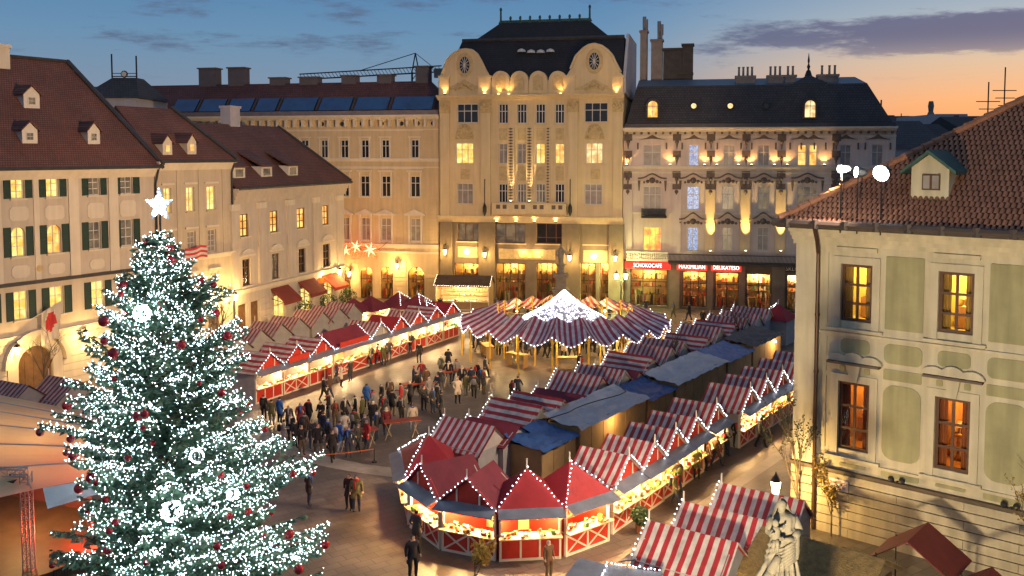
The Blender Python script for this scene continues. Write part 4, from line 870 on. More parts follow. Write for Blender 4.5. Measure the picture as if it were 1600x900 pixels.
for px in (981, 1057, 1110, 1165, 1220, 1305):
    u = FF.at(px, 300)[0]
    for py in (214, 240, 272, 292):
        z = FF.at(px, py)[1]; b = MB(); b.box(u - .42, u + .42, -.2, .02, z - .4, z + .3); b.ball((u, -.2, z - .5), .22, 6); b.tube((u, -.16, z - .5), (u, -.1, z - 1.3), .14, .03); b.obj('stucco_mask', wF2, hF)
    z0, z1 = FF.at(px, 396)[1], FF.at(px, 296)[1]; trim(hF, 'pilaster', u - .5, u + .5, .22, z0, z1, wF if px in (981, 1057, 1305) else wE)
    z0, z1 = FF.at(px, 259)[1], FF.at(px, 242)[1]; trim(hF, 'pilaster', u - .35, u + .35, .14, z0, z1, wF)
for px in (1110, 1165, 1220): uplight(FF, px, 394, 1500, 'strong amber uplight at the foot of a pilaster on the rose townhouse', .95, (1, .66, .22), 30, top=5.5, ay=.95)
for px in (979, 1047, 1101, 1120, 1154, 1174, 1210, 1230, 1288): uplight(FF, px, 259, 110, 'small amber uplight on the upper ledge of the rose townhouse', .4, (1, .5, .14), 120, top=3)
# balconies
q = FF.rect((1003, 1042, 325, 340)); bb = MB(); bb.box(q[0], q[1], -.95, .02, q[2], q[2] + .18)
for k in range(30): x = q[0] + (q[1] - q[0]) * (k + .5) / 30; bb.tube((x, -.98 - .14 * math.sin(math.pi * .4), q[2] + .18), (x, -.93, q[3]), .03, n=4)
bb.box(q[0], q[1], -.98, -.92, q[3] - .06, q[3]); bb.obj('iron_balcony', iron, hF)
q = FF.rect((1045, 1262, 397, 414)); bb = MB(); bb.box(q[0], q[1], -1.2, .02, q[2], q[2] + .22)
for k in range(110): x = q[0] + (q[1] - q[0]) * (k + .5) / 110; bb.tube((x, -1.25, q[2] + .22), (x + .1, -1.15, q[3]), .035, n=4)
bb.box(q[0], q[1], -1.22, -1.12, q[3] - .08, q[3]); bb.obj('iron_balcony', mat('rusty_iron', (.06, .05, .045), .7, .3), hF)
q = FF.rect((980, 1044, 393, 405)); bb = MB(); bb.box(q[0], q[1], -.6, .02, q[2] - .15, q[2] + .1); bb.box(q[0], q[1], -.6, -.4, q[3] - .12, q[3] + .04)
for k in range(22): x = q[0] + (q[1] - q[0]) * (k + .5) / 22; bb.lathe((x, -.5, q[2] + .1), [(.06, 0), (.1, .25), (.05, .5), (.07, q[3] - q[2] - .22)], 6)
bb.obj('stone_balustrade', wA2, hF)
# shop signs
TX = lambda u, y, z: Matrix.Translation((u, y, z)) @ Matrix.Rotation(R(90), 4, 'X')
for txt, (x0, x1, y0, y1), lab in (('SCHOKOCAFE', (977, 1048, 408.5, 419.5), 'red lit shop sign reading SCHOKOCAFE'), ('MAXIMILIAN', (1058, 1105, 411, 421.5), 'red lit shop sign reading MAXIMILIAN'), ('DELIKATESO', (1111, 1158, 412.5, 423), 'red lit shop sign reading DELIKATESO')):
    q = FF.rect((x0, x1, y0, y1)); s = thing('shop_sign', lab, 'sign', FF.world((q[0], 0, q[2])), FF.rz); W, H = q[1] - q[0], q[3] - q[2]
    b = MB(); b.box(0, W, -.55, -.02, 0, H); b.obj('sign_board', redsign, s)
    tm = text_mesh(txt, H * .82, 'lettering', whitesign, s, TX(W / 2, -.565, H / 2)); 
    ws = max(v.co.x for v in tm.data.vertices) - min(v.co.x for v in tm.data.vertices); tm.data.transform(Matrix.Translation((W/2, 0, 0)) @ Matrix.Scale(W * (.62 if txt[0] == 'S' else .86) / ws, 4, (1, 0, 0)) @ Matrix.Translation((-W/2, 0, 0)))
    lamp(s, (W / 2, -1.4, -.3), 40, (1, .3, .15))
q = FF.rect((1222, 1250, 418, 425)); s = thing('shop_sign', 'dark shop sign reading SKLO next to the corner of the cream house', 'sign', FF.world((q[0], 0, q[2])), FF.rz); b = MB(); b.box(0, 3.4, -.3, -.02, 0, .7); b.obj('sign_board', iron, s)
text_mesh('SKLO', .55, 'lettering', fr_w, s, TX(1.0, -.315, .33))
# mansard roof with turret
sl1 = 2.1; R1 = lambda x, y: FF.roof(x, y, zF + .1, -.3, sl1); k_ = R1(1150, 133); yb, zb2 = k_.y, k_.z
rf = roof_slab('roof', [(.15, -.3, zF + .1), (LF - .2, -.3, zF + .1), (LF - 2.6, yb, zb2), (1.2, yb, zb2)], slate, hF, .3)
b = MB(); b.poly([(1.2, yb, zb2), (LF - 2.6, yb, zb2), (LF - 3.4, yb + 3, zb2 + .9), (1.2, yb + 3, zb2 + .9)]); b.poly([(LF - .2, -.3, zF + .1), (LF - .2, 14, zF + .1), (LF - 2.6, 11, zb2), (LF - 2.6, yb, zb2)]); b.poly([(LF-2.6, yb, zb2), (LF-2.6, 11, zb2), (LF-3.4, yb+3, zb2+.9)]); b.poly([(.15, -.3, zF + .1), (1.2, yb, zb2), (1.2, 12, zb2), (.15, 14, zF + .1)]); b.obj('roof_top', mat('zinc_blue', (.10, .13, .16), .45, .2), rf)
b = MB(); b.box(.1, LF - .15, -.5, 0, zF + .02, zF + .45); b.obj('gutter', metal_dk, rf)
def ff_dorm(px, k):
    p = R1(px, 184); b = MB(); r = .75; n_ = 10
    b.prism([(p.x + r * math.cos(math.pi * j / n_), p.y - .3, p.z + 1.3 + r * math.sin(math.pi * j / n_)) for j in range(n_ + 1)] + [(p.x - r, p.y - .3, p.z - .1), (p.x + r, p.y - .3, p.z - .1)], (0, 1.6, 0)); d = b.obj('dormer', slate, rf)
    b = MB(); r = .5; b.prism([(p.x + r * math.cos(math.pi * j / n_), p.y - .36, p.z + 1.25 + r * math.sin(math.pi * j / n_)) for j in range(n_ + 1)] + [(p.x - r, p.y - .36, p.z + .05), (p.x + r, p.y - .36, p.z + .05)], (0, .05, 0)); b.obj('dormer_panes', k, d)
    b = MB(); b.box(p.x - .03, p.x + .03, p.y - .4, p.y - .36, p.z + .05, p.z + 1.7); b.box(p.x - .5, p.x + .5, p.y - .4, p.y - .36, p.z + 1.15, p.z + 1.22); b.obj('dormer_window', fr_w, d)
ff_dorm(1020, lit[1]); ff_dorm(1265, lit[2])
for px in (1084, 1141, 1197):
    p = R1(px, 170); b = MB(); b.lathe((0, 0, 0), [(.42, 0), (.40, .25)], 12); o = b.obj('round_dormer', slate, rf, p + Vector((0, .1, .3))); o.rotation_euler = (R(90), 0, 0)
    b = MB(); b.lathe((0, 0, .26), [(.28, 0), (.27, .03)], 12); b.obj('round_dormer_pane', lit[2] if px < 1190 else darkg, o)
# corner pavilion roof and spire
p0, p1 = R1(1240, 133).x, R1(1292, 133).x; b = MB(); zt_ = FF.at(1264, 121, -3)[1]
b.poly([(p0 - 1.5, -.32, zF + .12), (p1 + 1.5, -.32, zF + .12), (p1, yb - .1, zb2 + .1), (p0, yb - .1, zb2 + .1)]); c_ = ((p0 + p1) / 2, yb + 2, zt_ + .4)
b.poly([(p0, yb - .1, zb2 + .1), (p1, yb - .1, zb2 + .1), c_]); b.poly([(p1, yb - .1, zb2 + .1), (p1, yb + 4, zb2 + .1), c_]); b.poly([(p0, yb + 4, zb2 + .1), (p0, yb - .1, zb2 + .1), c_]); b.poly([(p1 + 1.5, -.32, zF + .12), (p1 + 1.5, 5, zF + .12), (p1, yb + 4, zb2 + .1), (p1, yb - .1, zb2 + .1)])
tw = b.obj('pavilion_roof', slate, rf); b = MB(); b.lathe(c_, [(.4, -.2), (.22, .35), (.09, .5), (.18, .8), (.06, 1.1), (.12, 1.4), (.02, 2.2)], 8); b.obj('spire', iron, tw)
chm = mat('chimney_plaster', (.24, .20, .18), .9, .2)
for px, w_, n_ in ((1165, 2.0, 4), (1212, 1.6, 3), (1236, 1.1, 2), (1286, .9, 1), (1302, 1.2, 2)):
    k = R1(px, 133); chimney(FF, rf, k.x, yb + 1.2, zb2 - .3, w_, .9, 1.35, chm, n_)
# chimney stacks, party wall and masts between the palace and the rose house
for (x0, x1, y0, y1) in ((1000, 1011, 50, 134), (1017, 1035, 64, 134), (1036, 1066, 78, 134), (1066, 1083, 71, 134), (1061, 1082, 116, 134)):
    ua_, uc_ = FF.at(x0, 100, -6)[0], FF.at(x1, 100, -6)[0]; za_, zc_ = FF.at(x0, y1, -6)[1] - 2, FF.at(x0, y0, -6)[1]; b = MB(); b.box(ua_, uc_ - .03, 6 + rnd.uniform(0, .2), 7.5, za_, zc_); b.box(ua_ - .12, uc_ + .09, 5.9, 7.6, zc_, zc_ + .2); b.obj('chimney_stack', chm if x0 in (1000, 1017) else mat('dark_stack', (.07, .06, .055), .9, .3), rf)
for px, y0, y1 in ((1006, 50, 26), (1009, 50, 30), (1029, 64, 33), (1033, 64, 38)):
    u, z0 = FF.at(px, y0, -6.5); _, z1 = FF.at(px, y1, -6.5); b = MB(); b.tube((u, 6.7, z0), (u, 6.7, z1), .14, n=6); b.tube((u + .05, 6.6, z1 - 1.2), (u + .05, 6.6, z1), .2, n=6); b.obj('antenna_mast', mat('antenna_grey', (.18, .18, .2), .5), rf)

# ================================================================== house G: cream house close by on the right
pG = gp(1240, 815); dG = Vector((.757, -.654, 0)).normalized()
FG = Facade(pG, pG + dG * 30); hG = thing('townhouse', 'cream house with olive plaster panels, brown windows and red pantile roof', 'building', FG.p0, FG.rz)
zG = FG.at(1330, 385)[1]; zGe = FG.at(1300, 352, .8)[1]
winsG = [(1314, 1363, 413, 502), (1466, 1524, 426, 523), (1310, 1358, 597, 703), (1461, 1518, 624, 739)]
hs = [FG.rect(b_) for b_ in winsG]
zu = ((hs[0][2] + hs[1][2]) / 2, (hs[0][3] + hs[1][3]) / 2); zl = ((hs[2][2] + hs[3][2]) / 2, (hs[2][3] + hs[3][3]) / 2)
st_ = hs[1][0] - hs[0][0]; wd = hs[0][1] - hs[0][0]
holes = [];
for k in range(5):
    for z0, z1 in (zu, zl): holes.append((hs[0][0] + st_ * k, hs[0][0] + st_ * k + wd, z0, z1))
# wall in two storeys so that the rusticated base can stand proud of it
zb_ = FG.at(1400, 757)[1]
wall_mesh(hG, 'wall', wG, 0, 30, zGe, holes, 14, .3)
yel = [glow('room_yellow', (.62, .40, .05), .55, (1, .78, .22), 1.3), glow('room_yellow_dim', (.30, .17, .03), .55, (.85, .58, .10), 1.6)]
org = [glow('room_orange', (1, .40, .04), .7, (.10, .03, .01), 1.7, 'noise'), glow('room_warm_dim', (.05, .025, .015), .7, (.85, .42, .07), 2.1)]
crt = [mat('curtain_gold', (.55, .36, .10), .9, .2), mat('furn_wood', (.22, .10, .04), .6, .2), mat('furn_dark', (.10, .05, .03), .6, .2), mat('furn_shade', (.7, .5, .25), .8, .1)]; crt2 = [mat('curtain_red', (.40, .13, .05), .9, .2)] + crt[1:]
rw_y = mat('room_wall_yellow', (.60, .46, .13), .9, .15, .8); rw_o = mat('room_wall_orange', (.45, .24, .07), .9, .25, .8)
for h in holes:
    up = h[2] > 8; window(hG, h, fr_b, clear, 2, (.31, .64), .13, y=.10, sep_panes=True)
    niche(hG, h, rw_y if up else rw_o, crt if up else crt2, 190 if up else 95, (1, .74, .3) if up else (1, .55, .16), 2.2, .28, 'room', int(h[0] * 7))
def panel(box, m=wGp, cut=.28, o_=.035, name='wall_panel', rnd_=True):
    a, c, e, f = box; n = 4; b = MB(); cut = min(cut, (c - a) * .3, (f - e) * .3); pts = []
    for (cx_, cz_, a0) in ((c - cut, f - cut, 0), (a + cut, f - cut, 90), (a + cut, e + cut, 180), (c - cut, e + cut, 270)):
        for k in range(n + 1): t = R(a0 + 90 * k / n); pts.append((cx_ + cut * math.cos(t), -o_, cz_ + cut * math.sin(t)))
    b.prism(pts, (0, o_ + .02, 0)); return b.obj(name, m, hG)
zAB = (FG.at(1400, 515)[1], FG.at(1400, 590)[1])
for k in range(-1, 5):
    a_ = hs[0][1] + .55 + st_ * k; c_ = hs[0][0] + st_ * (k + 1) - .55
    if k == -1: a_ = 1.35; 
    m_ = .05
    panel((a_, c_, zu[0] - .15, zu[1] + .45), cut=.05)
    zz = (zl[1] + 1.05, zu[0] - .75)
    panel((a_, c_, zz[0], zz[1]), cut=.55)
    panel((a_, c_, zl[1] + .35, zl[1] + .8), cut=.05)
    panel((a_, c_, zl[0] - .05, zl[1] + .15), cut=.55)
    panel((a_, c_, zb_ + .22, zl[0] - .55), cut=.35)
for h in holes:
    a, c, z0, z1 = h
    for x0, x1, y0, y1 in ((a - .32, a - .005, z0 - .3, z1 + .32), (c + .005, c + .32, z0 - .3, z1 + .32), (a - .005, c + .005, z1 + .005, z1 + .32), (a - .5, c + .5, z0 - .42, z0 - .3)):
        trim(hG, 'window_surround', x0, x1, .07 if y1 - y0 > .2 else .2, y0, y1, wG)
    if z0 > 8:
        panel((a + .05, c - .05, zl[1] + 1.25, zu[0] - .75), cut=.25)
        trim(hG, 'window_head', a - .2, c + .2, .12, z1 + .55, z1 + .72, wG)
    else:
        trim(hG, 'hood_moulding', a - .45, c + .45, .32, z1 + .78, z1 + .88, wF2)
        b = MB()
        for k, cx_ in enumerate((a - .05, (a + c) / 2, c + .05)):
            b.prism([(cx_ + .48 * math.cos(R(18 * j)), -.2 - .02 * k, z1 + .9 + (.42 if k == 1 else .32) * math.sin(R(18 * j))) for j in range(11)], (0, .21 + .02 * k, 0))
        b.obj('hood_crest', wG, hG)
        b = MB(); cu = (a + c) / 2; b.prism([(cu - .16, -.18, z1 + .05), (cu + .16, -.18, z1 + .05), (cu + .28, -.18, z1 + .75), (cu - .28, -.18, z1 + .75)], (0, .2, 0)); b.obj('keystone', wG, hG)
        panel((a + .02, cu - .4, z1 + .42, z1 + .68), cut=.05); panel((cu + .4, c - .02, z1 + .42, z1 + .68), cut=.05)
        panel((a + .1, c - .1, zb_ + .3, z0 - .6), cut=.3)
trim(hG, 'corner_pilaster', -.08, 1.0, .12, zb_ + .15, zG, wG)
cornice(hG, 'cornice', -.2, 30, zG, zGe - zG, .75, wG, 5)
trim(hG, 'string_course', -.15, 30, .22, zb_ - .02, zb_ + .12, mat('lead_flashing', (.10, .07, .045), .6, .3))
trim(hG, 'string_course', -.1, 30, .1, zu[0] - .62, zu[0] - .5, wG); trim(hG, 'string_course', -.1, 30, .1, zl[0] - .55, zl[0] - .44, wG)
# banded base: each course its own stone band
nC = 7; hC_ = (zb_ - .05) / nC
for k in range(nC):
    x = -.1; i = 0
    while x < 29:
        w_ = 4.6 if i or k % 2 else 2.6; trim(hG, 'stone_course', x, min(x + w_ - .015, 29.5), .16, hC_ * k + .03 * (k > 0), hC_ * (k + 1) - .015, wGs); x += w_; i += 1
# roof plane and hip
slG = .78; y0 = -.95; zr = zGe + .12
rp = lambda x, y: FG.roof(x, y, zr, y0, slG)
c0 = Vector((-.5, y0, zr)); hp = rp(1600, 158); hd_ = hp - c0; top = c0 + hd_ * (9.5 / hd_.y)
if top.x > 29: top.x = 29
rf = roof_slab('roof', [c0, (31, y0, zr), (31, top.y, top.z), top], mat('roof_underlay', (.10, .045, .03), .9), hG, .2)
b = MB(); b.poly([c0, top, (top.x, top.y * 2 + 1, zr), (-.5, top.y * 2 + 1, zr)]); b.obj('roof_back', roofA, hG)
# pantiles in courses, too small to pick apart
til = mat('pantile', (.36, .165, .095), .8, .3, 2.2, .25, 8)
b = MB(); cw, rh = .21, .33; nv = Vector((0, -slG, 1)).normalized(); sv = Vector((0, 1, slG)).normalized(); sl_len = (Vector((0, top.y, top.z)) - Vector((0, y0, zr))).length
for j in range(int(sl_len / rh)):
    base = Vector((0, y0 - .12, zr - .1)) + sv * (j * rh); xl = c0.x + (top.x - c0.x) * (j * rh / sl_len)
    x = xl + .1
    while x < 24.5:
        jit = rnd.uniform(-.012, .012); p = base + Vector((x, 0, 0)) + sv * jit; pts0 = []; pts1 = []
        for q in range(4):
            t = math.pi * q / 3; off = Vector((-math.cos(t) * cw * .43, 0, 0)); hgt = .03 + .075 * math.sin(t)
            pts0.append(p + off + nv * (hgt + .05)); pts1.append(p + off * .9 + sv * (rh * 1.12) + nv * (hgt + .015))
        for q in range(3): b.poly([pts0[q], pts0[q+1], pts1[q+1], pts1[q]])
        x += cw
b.obj('pantiles', til, rf, kind='stuff', fixn=False)
b = MB(); n = 34
for k in range(n):
    p = c0 + (top - c0) * (k / n); q = c0 + (top - c0) * ((k + 1.15) / n); b.tube(p + nv * .14, q + nv * .10, .17, .14, 7)
b.obj('hip_tiles', til, rf, kind='stuff')
b = MB(); b.tube((-.7, y0 - .22, zr - .08), (31, y0 - .22, zr - .08), .17, n=8); b.box(-.6, 31, y0 - .1, y0 + .1, zr - .3, zr - .04)
for k in range(24): b.tube((k * 1.25, y0 - .22, zr - .26), (k * 1.25, y0 - .22, zr + .1), .19, n=8)
b.obj('gutter', mat('brown_gutter', (.06, .045, .04), .5, .3), rf)
u = FG.at(1277, 500, .25)[0]; zt = FG.at(1283, 378, .5)[1]
b = MB(); b.path([(u + .1, y0 - .1, zr - .2), (u + .1, -.72, zt + .1), (u, -.3, zt - .5), (u, -.26, 0.05)], .085, 8)
for z in (2, 4.5, 7, 9.5): b.tube((u, -.26, z), (u, -.26, z + .1), .115, n=8)
b.obj('drainpipe', mat('copper_brown_pipe', (.07, .035, .02), .45, .3, metal=.3), hG)
# dormer on the pantile roof
p = rp(1452, 312); s = FPX / FG.world(p).y; w_ = 56 / s; hh = 50 / s; gH = 22 / s; b = MB(); d = (hh + gH) / slG
b.prism([(p.x - w_/2, p.y, p.z - .2), (p.x + w_/2, p.y, p.z - .2), (p.x + w_/2, p.y, p.z + hh), (p.x, p.y, p.z + hh + gH), (p.x - w_/2, p.y, p.z + hh)], (0, d, 0)); dm = b.obj('dormer', wG, rf)
b = MB()
for sg in (-1, 1):
    e0 = (p.x + sg * (w_/2 + .35), p.z + hh - .35 * gH / (w_/2)); b.prism([(e0[0], p.y - .35, e0[1]), (p.x, p.y - .35, p.z + hh + gH), (p.x, p.y - .35, p.z + hh + gH + .14), (e0[0], p.y - .35, e0[1] + .14)], (0, d + .3, 0))
b.obj('dormer_roof', copper, dm)
b = MB(); x0, x1, z0, z1 = p.x - w_*.2, p.x + w_*.28, p.z + hh*.3, p.z + hh*.8; b.box(x0, x1, p.y - .06, p.y + .02, z0, z1); b.obj('dormer_window', fr_b, dm)
for k in range(2): b = MB(); b.box(x0 + .05 + (x1-x0)/2*k, x0 - .05 + (x1-x0)/2*(k+1), p.y - .075, p.y - .05, z0 + .06, z1 - .06); b.obj('pane', curt, dm)
b = MB(); b.prism([(p.x - w_/2 - .3, p.y - .5, p.z - .55), (p.x + w_/2 + .2, p.y - .5, p.z - .55), (p.x + w_/2 + .2, p.y + .1, p.z + .0), (p.x - w_/2 - .3, p.y + .1, p.z + .0)], (0, 0, .1)); b.obj('dormer_apron', copper, dm)
# street name plate
q = FG.rect((1298, 1328, 747, 765)); s = thing('street_sign', 'small white street name plate on the banded base of the cream house', 'sign', FG.world((q[0], -.16, q[2])), FG.rz); W, H = q[1] - q[0], q[3] - q[2]
b = MB(); b.box(0, W, -.04, .02, 0, H); b.obj('plate', mat('enamel_white', (.7, .62, .58), .4, .05), s)
redl = mat('plate_red', (.3, .04, .05), .5, .05)
for txt, zz, sz in (('FRANTIŠKÁNSKE', .66, .17), ('NÁMESTIE', .28, .13)):
    tm = text_mesh(txt, sz, 'lettering', redl, s, TX(W / 2, -.046, H * zz), .002); ws = max(v.co.x for v in tm.data.vertices) - min(v.co.x for v in tm.data.vertices)
    if ws > W * .9: tm.data.transform(Matrix.Translation((W/2, 0, 0)) @ Matrix.Scale(W * .9 / ws, 4, (1, 0, 0)) @ Matrix.Translation((-W/2, 0, 0)))
for px, py in ((1400, 750), (1578, 794)):
    u, z = FG.at(px, py, .3); s = thing('wall_floodlight', 'tiny unlit floodlight clamped to the ledge under ' + ('the olive panel between the windows' if px < 1500 else 'the olive panel by the yellow-leaved tree'), 'floodlight', FG.world((u, -.22, zb_ + .12)), FG.rz)
    b = MB(); b.box(-.05, .05, -.05, .22, 0, .06); b.obj('bracket', iron, s)
    for k in (-.22, .22): b = MB(); b.ball((k, -.05, .16), .13, 8); b.tube((k * .4, 0, .05), (k, -.05, .12), .03); b.obj('lamp_head', iron, s)
# ------------------------------------------------------------------ floodlights standing on the roof corner
hip = lambda t: FG.world(c0 + (top - c0) * t)
tgt = [((-30, 84, 12), 0), ((-1, 118, 17), 0), ((-10, 36, 0), 0)]
for i, (px, py, r) in enumerate(((1315, 264, .15), (1341, 269, .21), (1378, 270, .33))):
    wp = FG.p0; u, z = FG.at(px, py, .2); base = FG.world((u, -.2, 0)); 
    f = FG.roof(px, py, zr, y0, slG)   # stands on a mast that rises from the roof behind the gutter
    yloc = -.85; d = FG.inv @ ray(px, py); t = (yloc - FG.c.y) / d.y; hd2 = FG.c + d * t; zroof = zr + slG * (yloc - y0)
    t_ = thing('floodlight', ('smallest of the lit floodlights on the eaves of the pantile roof', 'middle one of the lit floodlights on the eaves of the pantile roof', 'largest blazing floodlight on the eaves of the pantile roof')[i], 'floodlight', FG.world((hd2.x, yloc, zroof - .1)))
    H = hd2.z - zroof + .1; b = MB(); b.tube((0, 0, -.4), (0, 0, H), .03, n=6); b.tube((0, 0, 0), (.5, .2, 0), .03); b.obj('mast', iron, t_)
    aim = Vector(tgt[i][0]) - (t_.location + Vector((0, 0, H))); camdir = (CAM - (t_.location + Vector((0, 0, H)))).normalized(); dr = (aim.normalized() * .5 + camdir * .5).normalized()
    rot = dr.to_track_quat('Z', 'Y').to_matrix().to_4x4()
    b = MB(); b.lathe((0, 0, -.35), [(.1, 0), (r * .8, .12), (r + .03, .38), (r + .03, .42)], 14); m_ = b.obj('reflector_housing', metal_dk, t_); m_.data.transform(Matrix.Translation((0, 0, H)) @ rot)
    b = MB(); b.lathe((0, 0, .071), [(r, 0), (r * .95, .04)], 14); m_ = b.obj('lamp_glass', hotw, t_); m_.data.transform(Matrix.Translation((0, 0, H)) @ rot)
    lp = lamp(t_, Vector((0, 0, H)) + dr * .35, (40000, 60000, 8500)[i], ((1, .64, .32), (1, .64, .32), (1, .74, .52))[i], .25, kind='SPOT', aim=Vector((0, 0, H)) + dr * .35 + aim, angle=(62, 46, 84)[i], blend=.8)

# ------------------------------------------------------------------ statue and the floodlight that lights it
S = pd(1222, 905, 23.0); zS = S.z
stt = thing('statue', 'pale stone statue of a veiled woman carrying a child on a tall column', 'statue', (S.x, S.y, 0))
b = MB(); b.box(-.9, .9, -.9, .9, 0, .8); b.box(-.6, .6, -.6, .6, .8, 1.8); b.lathe((0, 0, 1.8), [(.55, 0), (.42, .25), (.40, zS - 3.0), (.5, zS - 2.7), (.6, zS - 2.5)], 16); b.box(-.62, .62, -.62, .62, zS - .7, zS - .3); b.lathe((0, 0, zS - .3), [(.55, 0), (.5, .3)], 12); b.obj('column', stone_dk, stt)
Hs = (gp(1222, 768, 0), 0)[1] or (905 - 768) / (FPX / 23.0)
b = MB(); n = 56; m = 60; q = Hs
# draped body: (height, half width, half depth, sway)
prof = [(0, .235, .17, -.03), (.04, .24, .175, -.03), (.15, .205, .15, -.02), (.28, .175, .135, 0), (.40, .155, .125, .015), (.50, .150, .12, .02), (.58, .125, .10, .01), (.64, .125, .10, 0), (.71, .150, .105, -.005), (.76, .155, .095, -.01), (.79, .11, .08, -.015), (.81, .045, .045, -.025), (.85, .034, .034, -.03)]
def pr(t):
    for A_, C_ in zip(prof, prof[1:]):
        if A_[0] <= t <= C_[0]:
            k = (t - A_[0]) / (C_[0] - A_[0]); k = k * k * (3 - 2 * k); return [x + (y - x) * k for x, y in zip(A_[1:], C_[1:])]
    return prof[-1][1:]
i0 = len(b.v)
for j in range(m + 1):
    t = .85 * j / m; rx, ry, sw = pr(t); amp = .030 * max(0, 1 - t / .60) + .007 * (t < .8)
    for k in range(n):
        a = 2 * math.pi * k / n; f = amp * (abs(math.sin(4.5 * a + 3.0 * t + .8 * math.sin(6 * t))) * 1.6 - .8 + .5 * math.sin(11 * a - 7 * t))
        for hz_, am_ in ((.50, .022), (.43, .018), (.36, .014)): f += am_ * math.exp(-((t - hz_ - .11 * math.cos(a + .9)) / .016) ** 2)
        b.v.append(((sw + (rx + f) * math.cos(a)) * q, (ry + f) * math.sin(a) * q, t * q))
for j in range(m):
    for k in range(n): b.f.append((i0 + j*n + k, i0 + j*n + (k+1) % n, i0 + (j+1)*n + (k+1) % n, i0 + (j+1)*n + k)); b.m.append(0)
hc = Vector((-.035, -.03, .895)) * q
b.lathe(hc, [(.004, -.070*q), (.028*q, -.062*q), (.046*q, -.03*q), (.053*q, .008*q), (.050*q, .04*q), (.03*q, .066*q), (.004, .074*q)], 16, sy=1.12)
# veil: an open hood that runs over the crown and down behind the shoulders
i0 = len(b.v); nv_, mv_ = 18, 14
for j in range(mv_ + 1):
    t = j / mv_; zz = .990 - .46 * t; rr_ = (.012 + .066 * math.sin(math.pi * min(1, t * 4.0) / 2)) if t < .25 else .078 + .16 * (t - .25) ** .9; op = R(48 + 62 * t)
    for k in range(nv_ + 1):
        a = R(-90) + op + (2 * math.pi - 2 * op) * k / nv_; w_ = 1 + .08 * math.sin(9 * a + 8 * t); b.v.append(((-.032 + .035 * t + rr_ * w_ * math.cos(a)) * q, (-.022 + .025 * t + rr_ * w_ * .85 * math.sin(a)) * q, zz * q))
for j in range(mv_):
    for k in range(nv_): b.f.append((i0 + j*(nv_+1) + k, i0 + j*(nv_+1) + k + 1, i0 + (j+1)*(nv_+1) + k + 1, i0 + (j+1)*(nv_+1) + k)); b.m.append(0)
def limb(pts, n_=10):
    for (p0, r0_), (p1, r1_) in zip(pts, pts[1:]): b.tube(Vector(p0) * q, Vector(p1) * q, r0_ * q, r1_ * q, n_); b.ball(Vector(p1) * q, r1_ * q * 1.02, n_)
limb([((.135, .0, .745), .05), ((.175, -.05, .60), .050), ((.06, -.16, .545), .038), ((-.06, -.175, .55), .022)])
limb([((-.14, .0, .745), .05), ((-.20, -.06, .62), .048), ((-.15, -.16, .56), .036), ((-.09, -.185, .575), .02)])
# wide sleeves and the mantle swag across the hips
for k in range(7): limb([((.175 - .004*k, -.05 - .01*k, .60 - .022*k), .030 - .002*k), ((.09, -.135 - .006*k, .50 - .03*k), .024), ((-.04 - .01*k, -.15, .44 - .045*k), .016), ((-.12, -.10, .40 - .05*k), .010)], 7)
for k in range(5): limb([((-.10 + .05*k, -.135, .36 - .01*k), .012), ((-.13 + .06*k, -.165, .18), .022), ((-.16 + .075*k, -.185, .01), .030)], 7)
limb([((-.10, -.12, .33), .045), ((-.19, -.13, .16), .06), ((-.25, -.12, .01), .075)])
# the child, upright on her arm
b.lathe(Vector((-.155, -.15, .56)) * q, [(.03*q, -.02*q), (.055*q, 0), (.05*q, .05*q), (.052*q, .10*q), (.04*q, .135*q), (.018*q, .15*q)], 12, sy=.85); b.ball(Vector((-.165, -.155, .745)) * q, .040 * q, 12, sz=1.15)
limb([((-.20, -.16, .675), .02), ((-.235, -.19, .63), .017), ((-.21, -.22, .655), .012)], 7); limb([((-.115, -.17, .68), .02), ((-.075, -.18, .70), .014), ((-.05, -.15, .73), .011)], 7); limb([((-.15, -.18, .56), .028), ((-.165, -.225, .50), .022), ((-.16, -.21, .43), .014)], 7); limb([((-.18, -.17, .55), .028), ((-.205, -.20, .48), .02), ((-.20, -.19, .42), .013)], 7)
b.lathe(hc + Vector((-.004*q, -.060*q, -.004*q)), [(.002, -.016*q), (.008*q, -.008*q), (.004*q, .016*q), (.002, .02*q)], 6)
for sx in (-1, 1): b.ball(hc + Vector((sx * .019*q, -.054*q, .010*q)), .0065*q, 6)
b.tube(hc + Vector((-.012*q, -.052*q, -.030*q)), hc + Vector((.012*q, -.048*q, -.030*q)), .004*q, n=5)
o = b.obj('figure', stone, stt, (0, 0, zS), R(8), smooth=True)
L0 = Vector((S.x - 5.6, S.y - 12.6, 5.2))
fl = thing('floodlight_mast', 'floodlight on a mast that throws the statue shadow on the cream house', 'floodlight', (L0.x, L0.y, 0))
b = MB(); b.tube((0, 0, 0), (0, 0, 4.95), .09, .06, 8); b.box(-.25, .25, -.25, .25, 0, .08); b.obj('mast', iron, fl)
aimG = FG.world((7, 0, 7)); dr = (aimG - L0).normalized(); rot = dr.to_track_quat('Z', 'Y').to_matrix().to_4x4()
b = MB(); b.box(-.25, .25, -.18, .18, -.28, -.02); o = b.obj('housing', metal_dk, fl); o.data.transform(Matrix.Translation((0, 0, 5.2)) @ rot); b = MB(); b.tube((0, 0, 4.9), (0, 0, 5.15), .05); b.obj('yoke', iron, fl)
b = MB(); b.box(-.22, .22, -.15, .15, -.019, 0); o = b.obj('lamp_glass', glow('sodium_glass', (1, .8, .5), 10), fl); o.data.transform(Matrix.Translation((0, 0, 5.2)) @ rot)
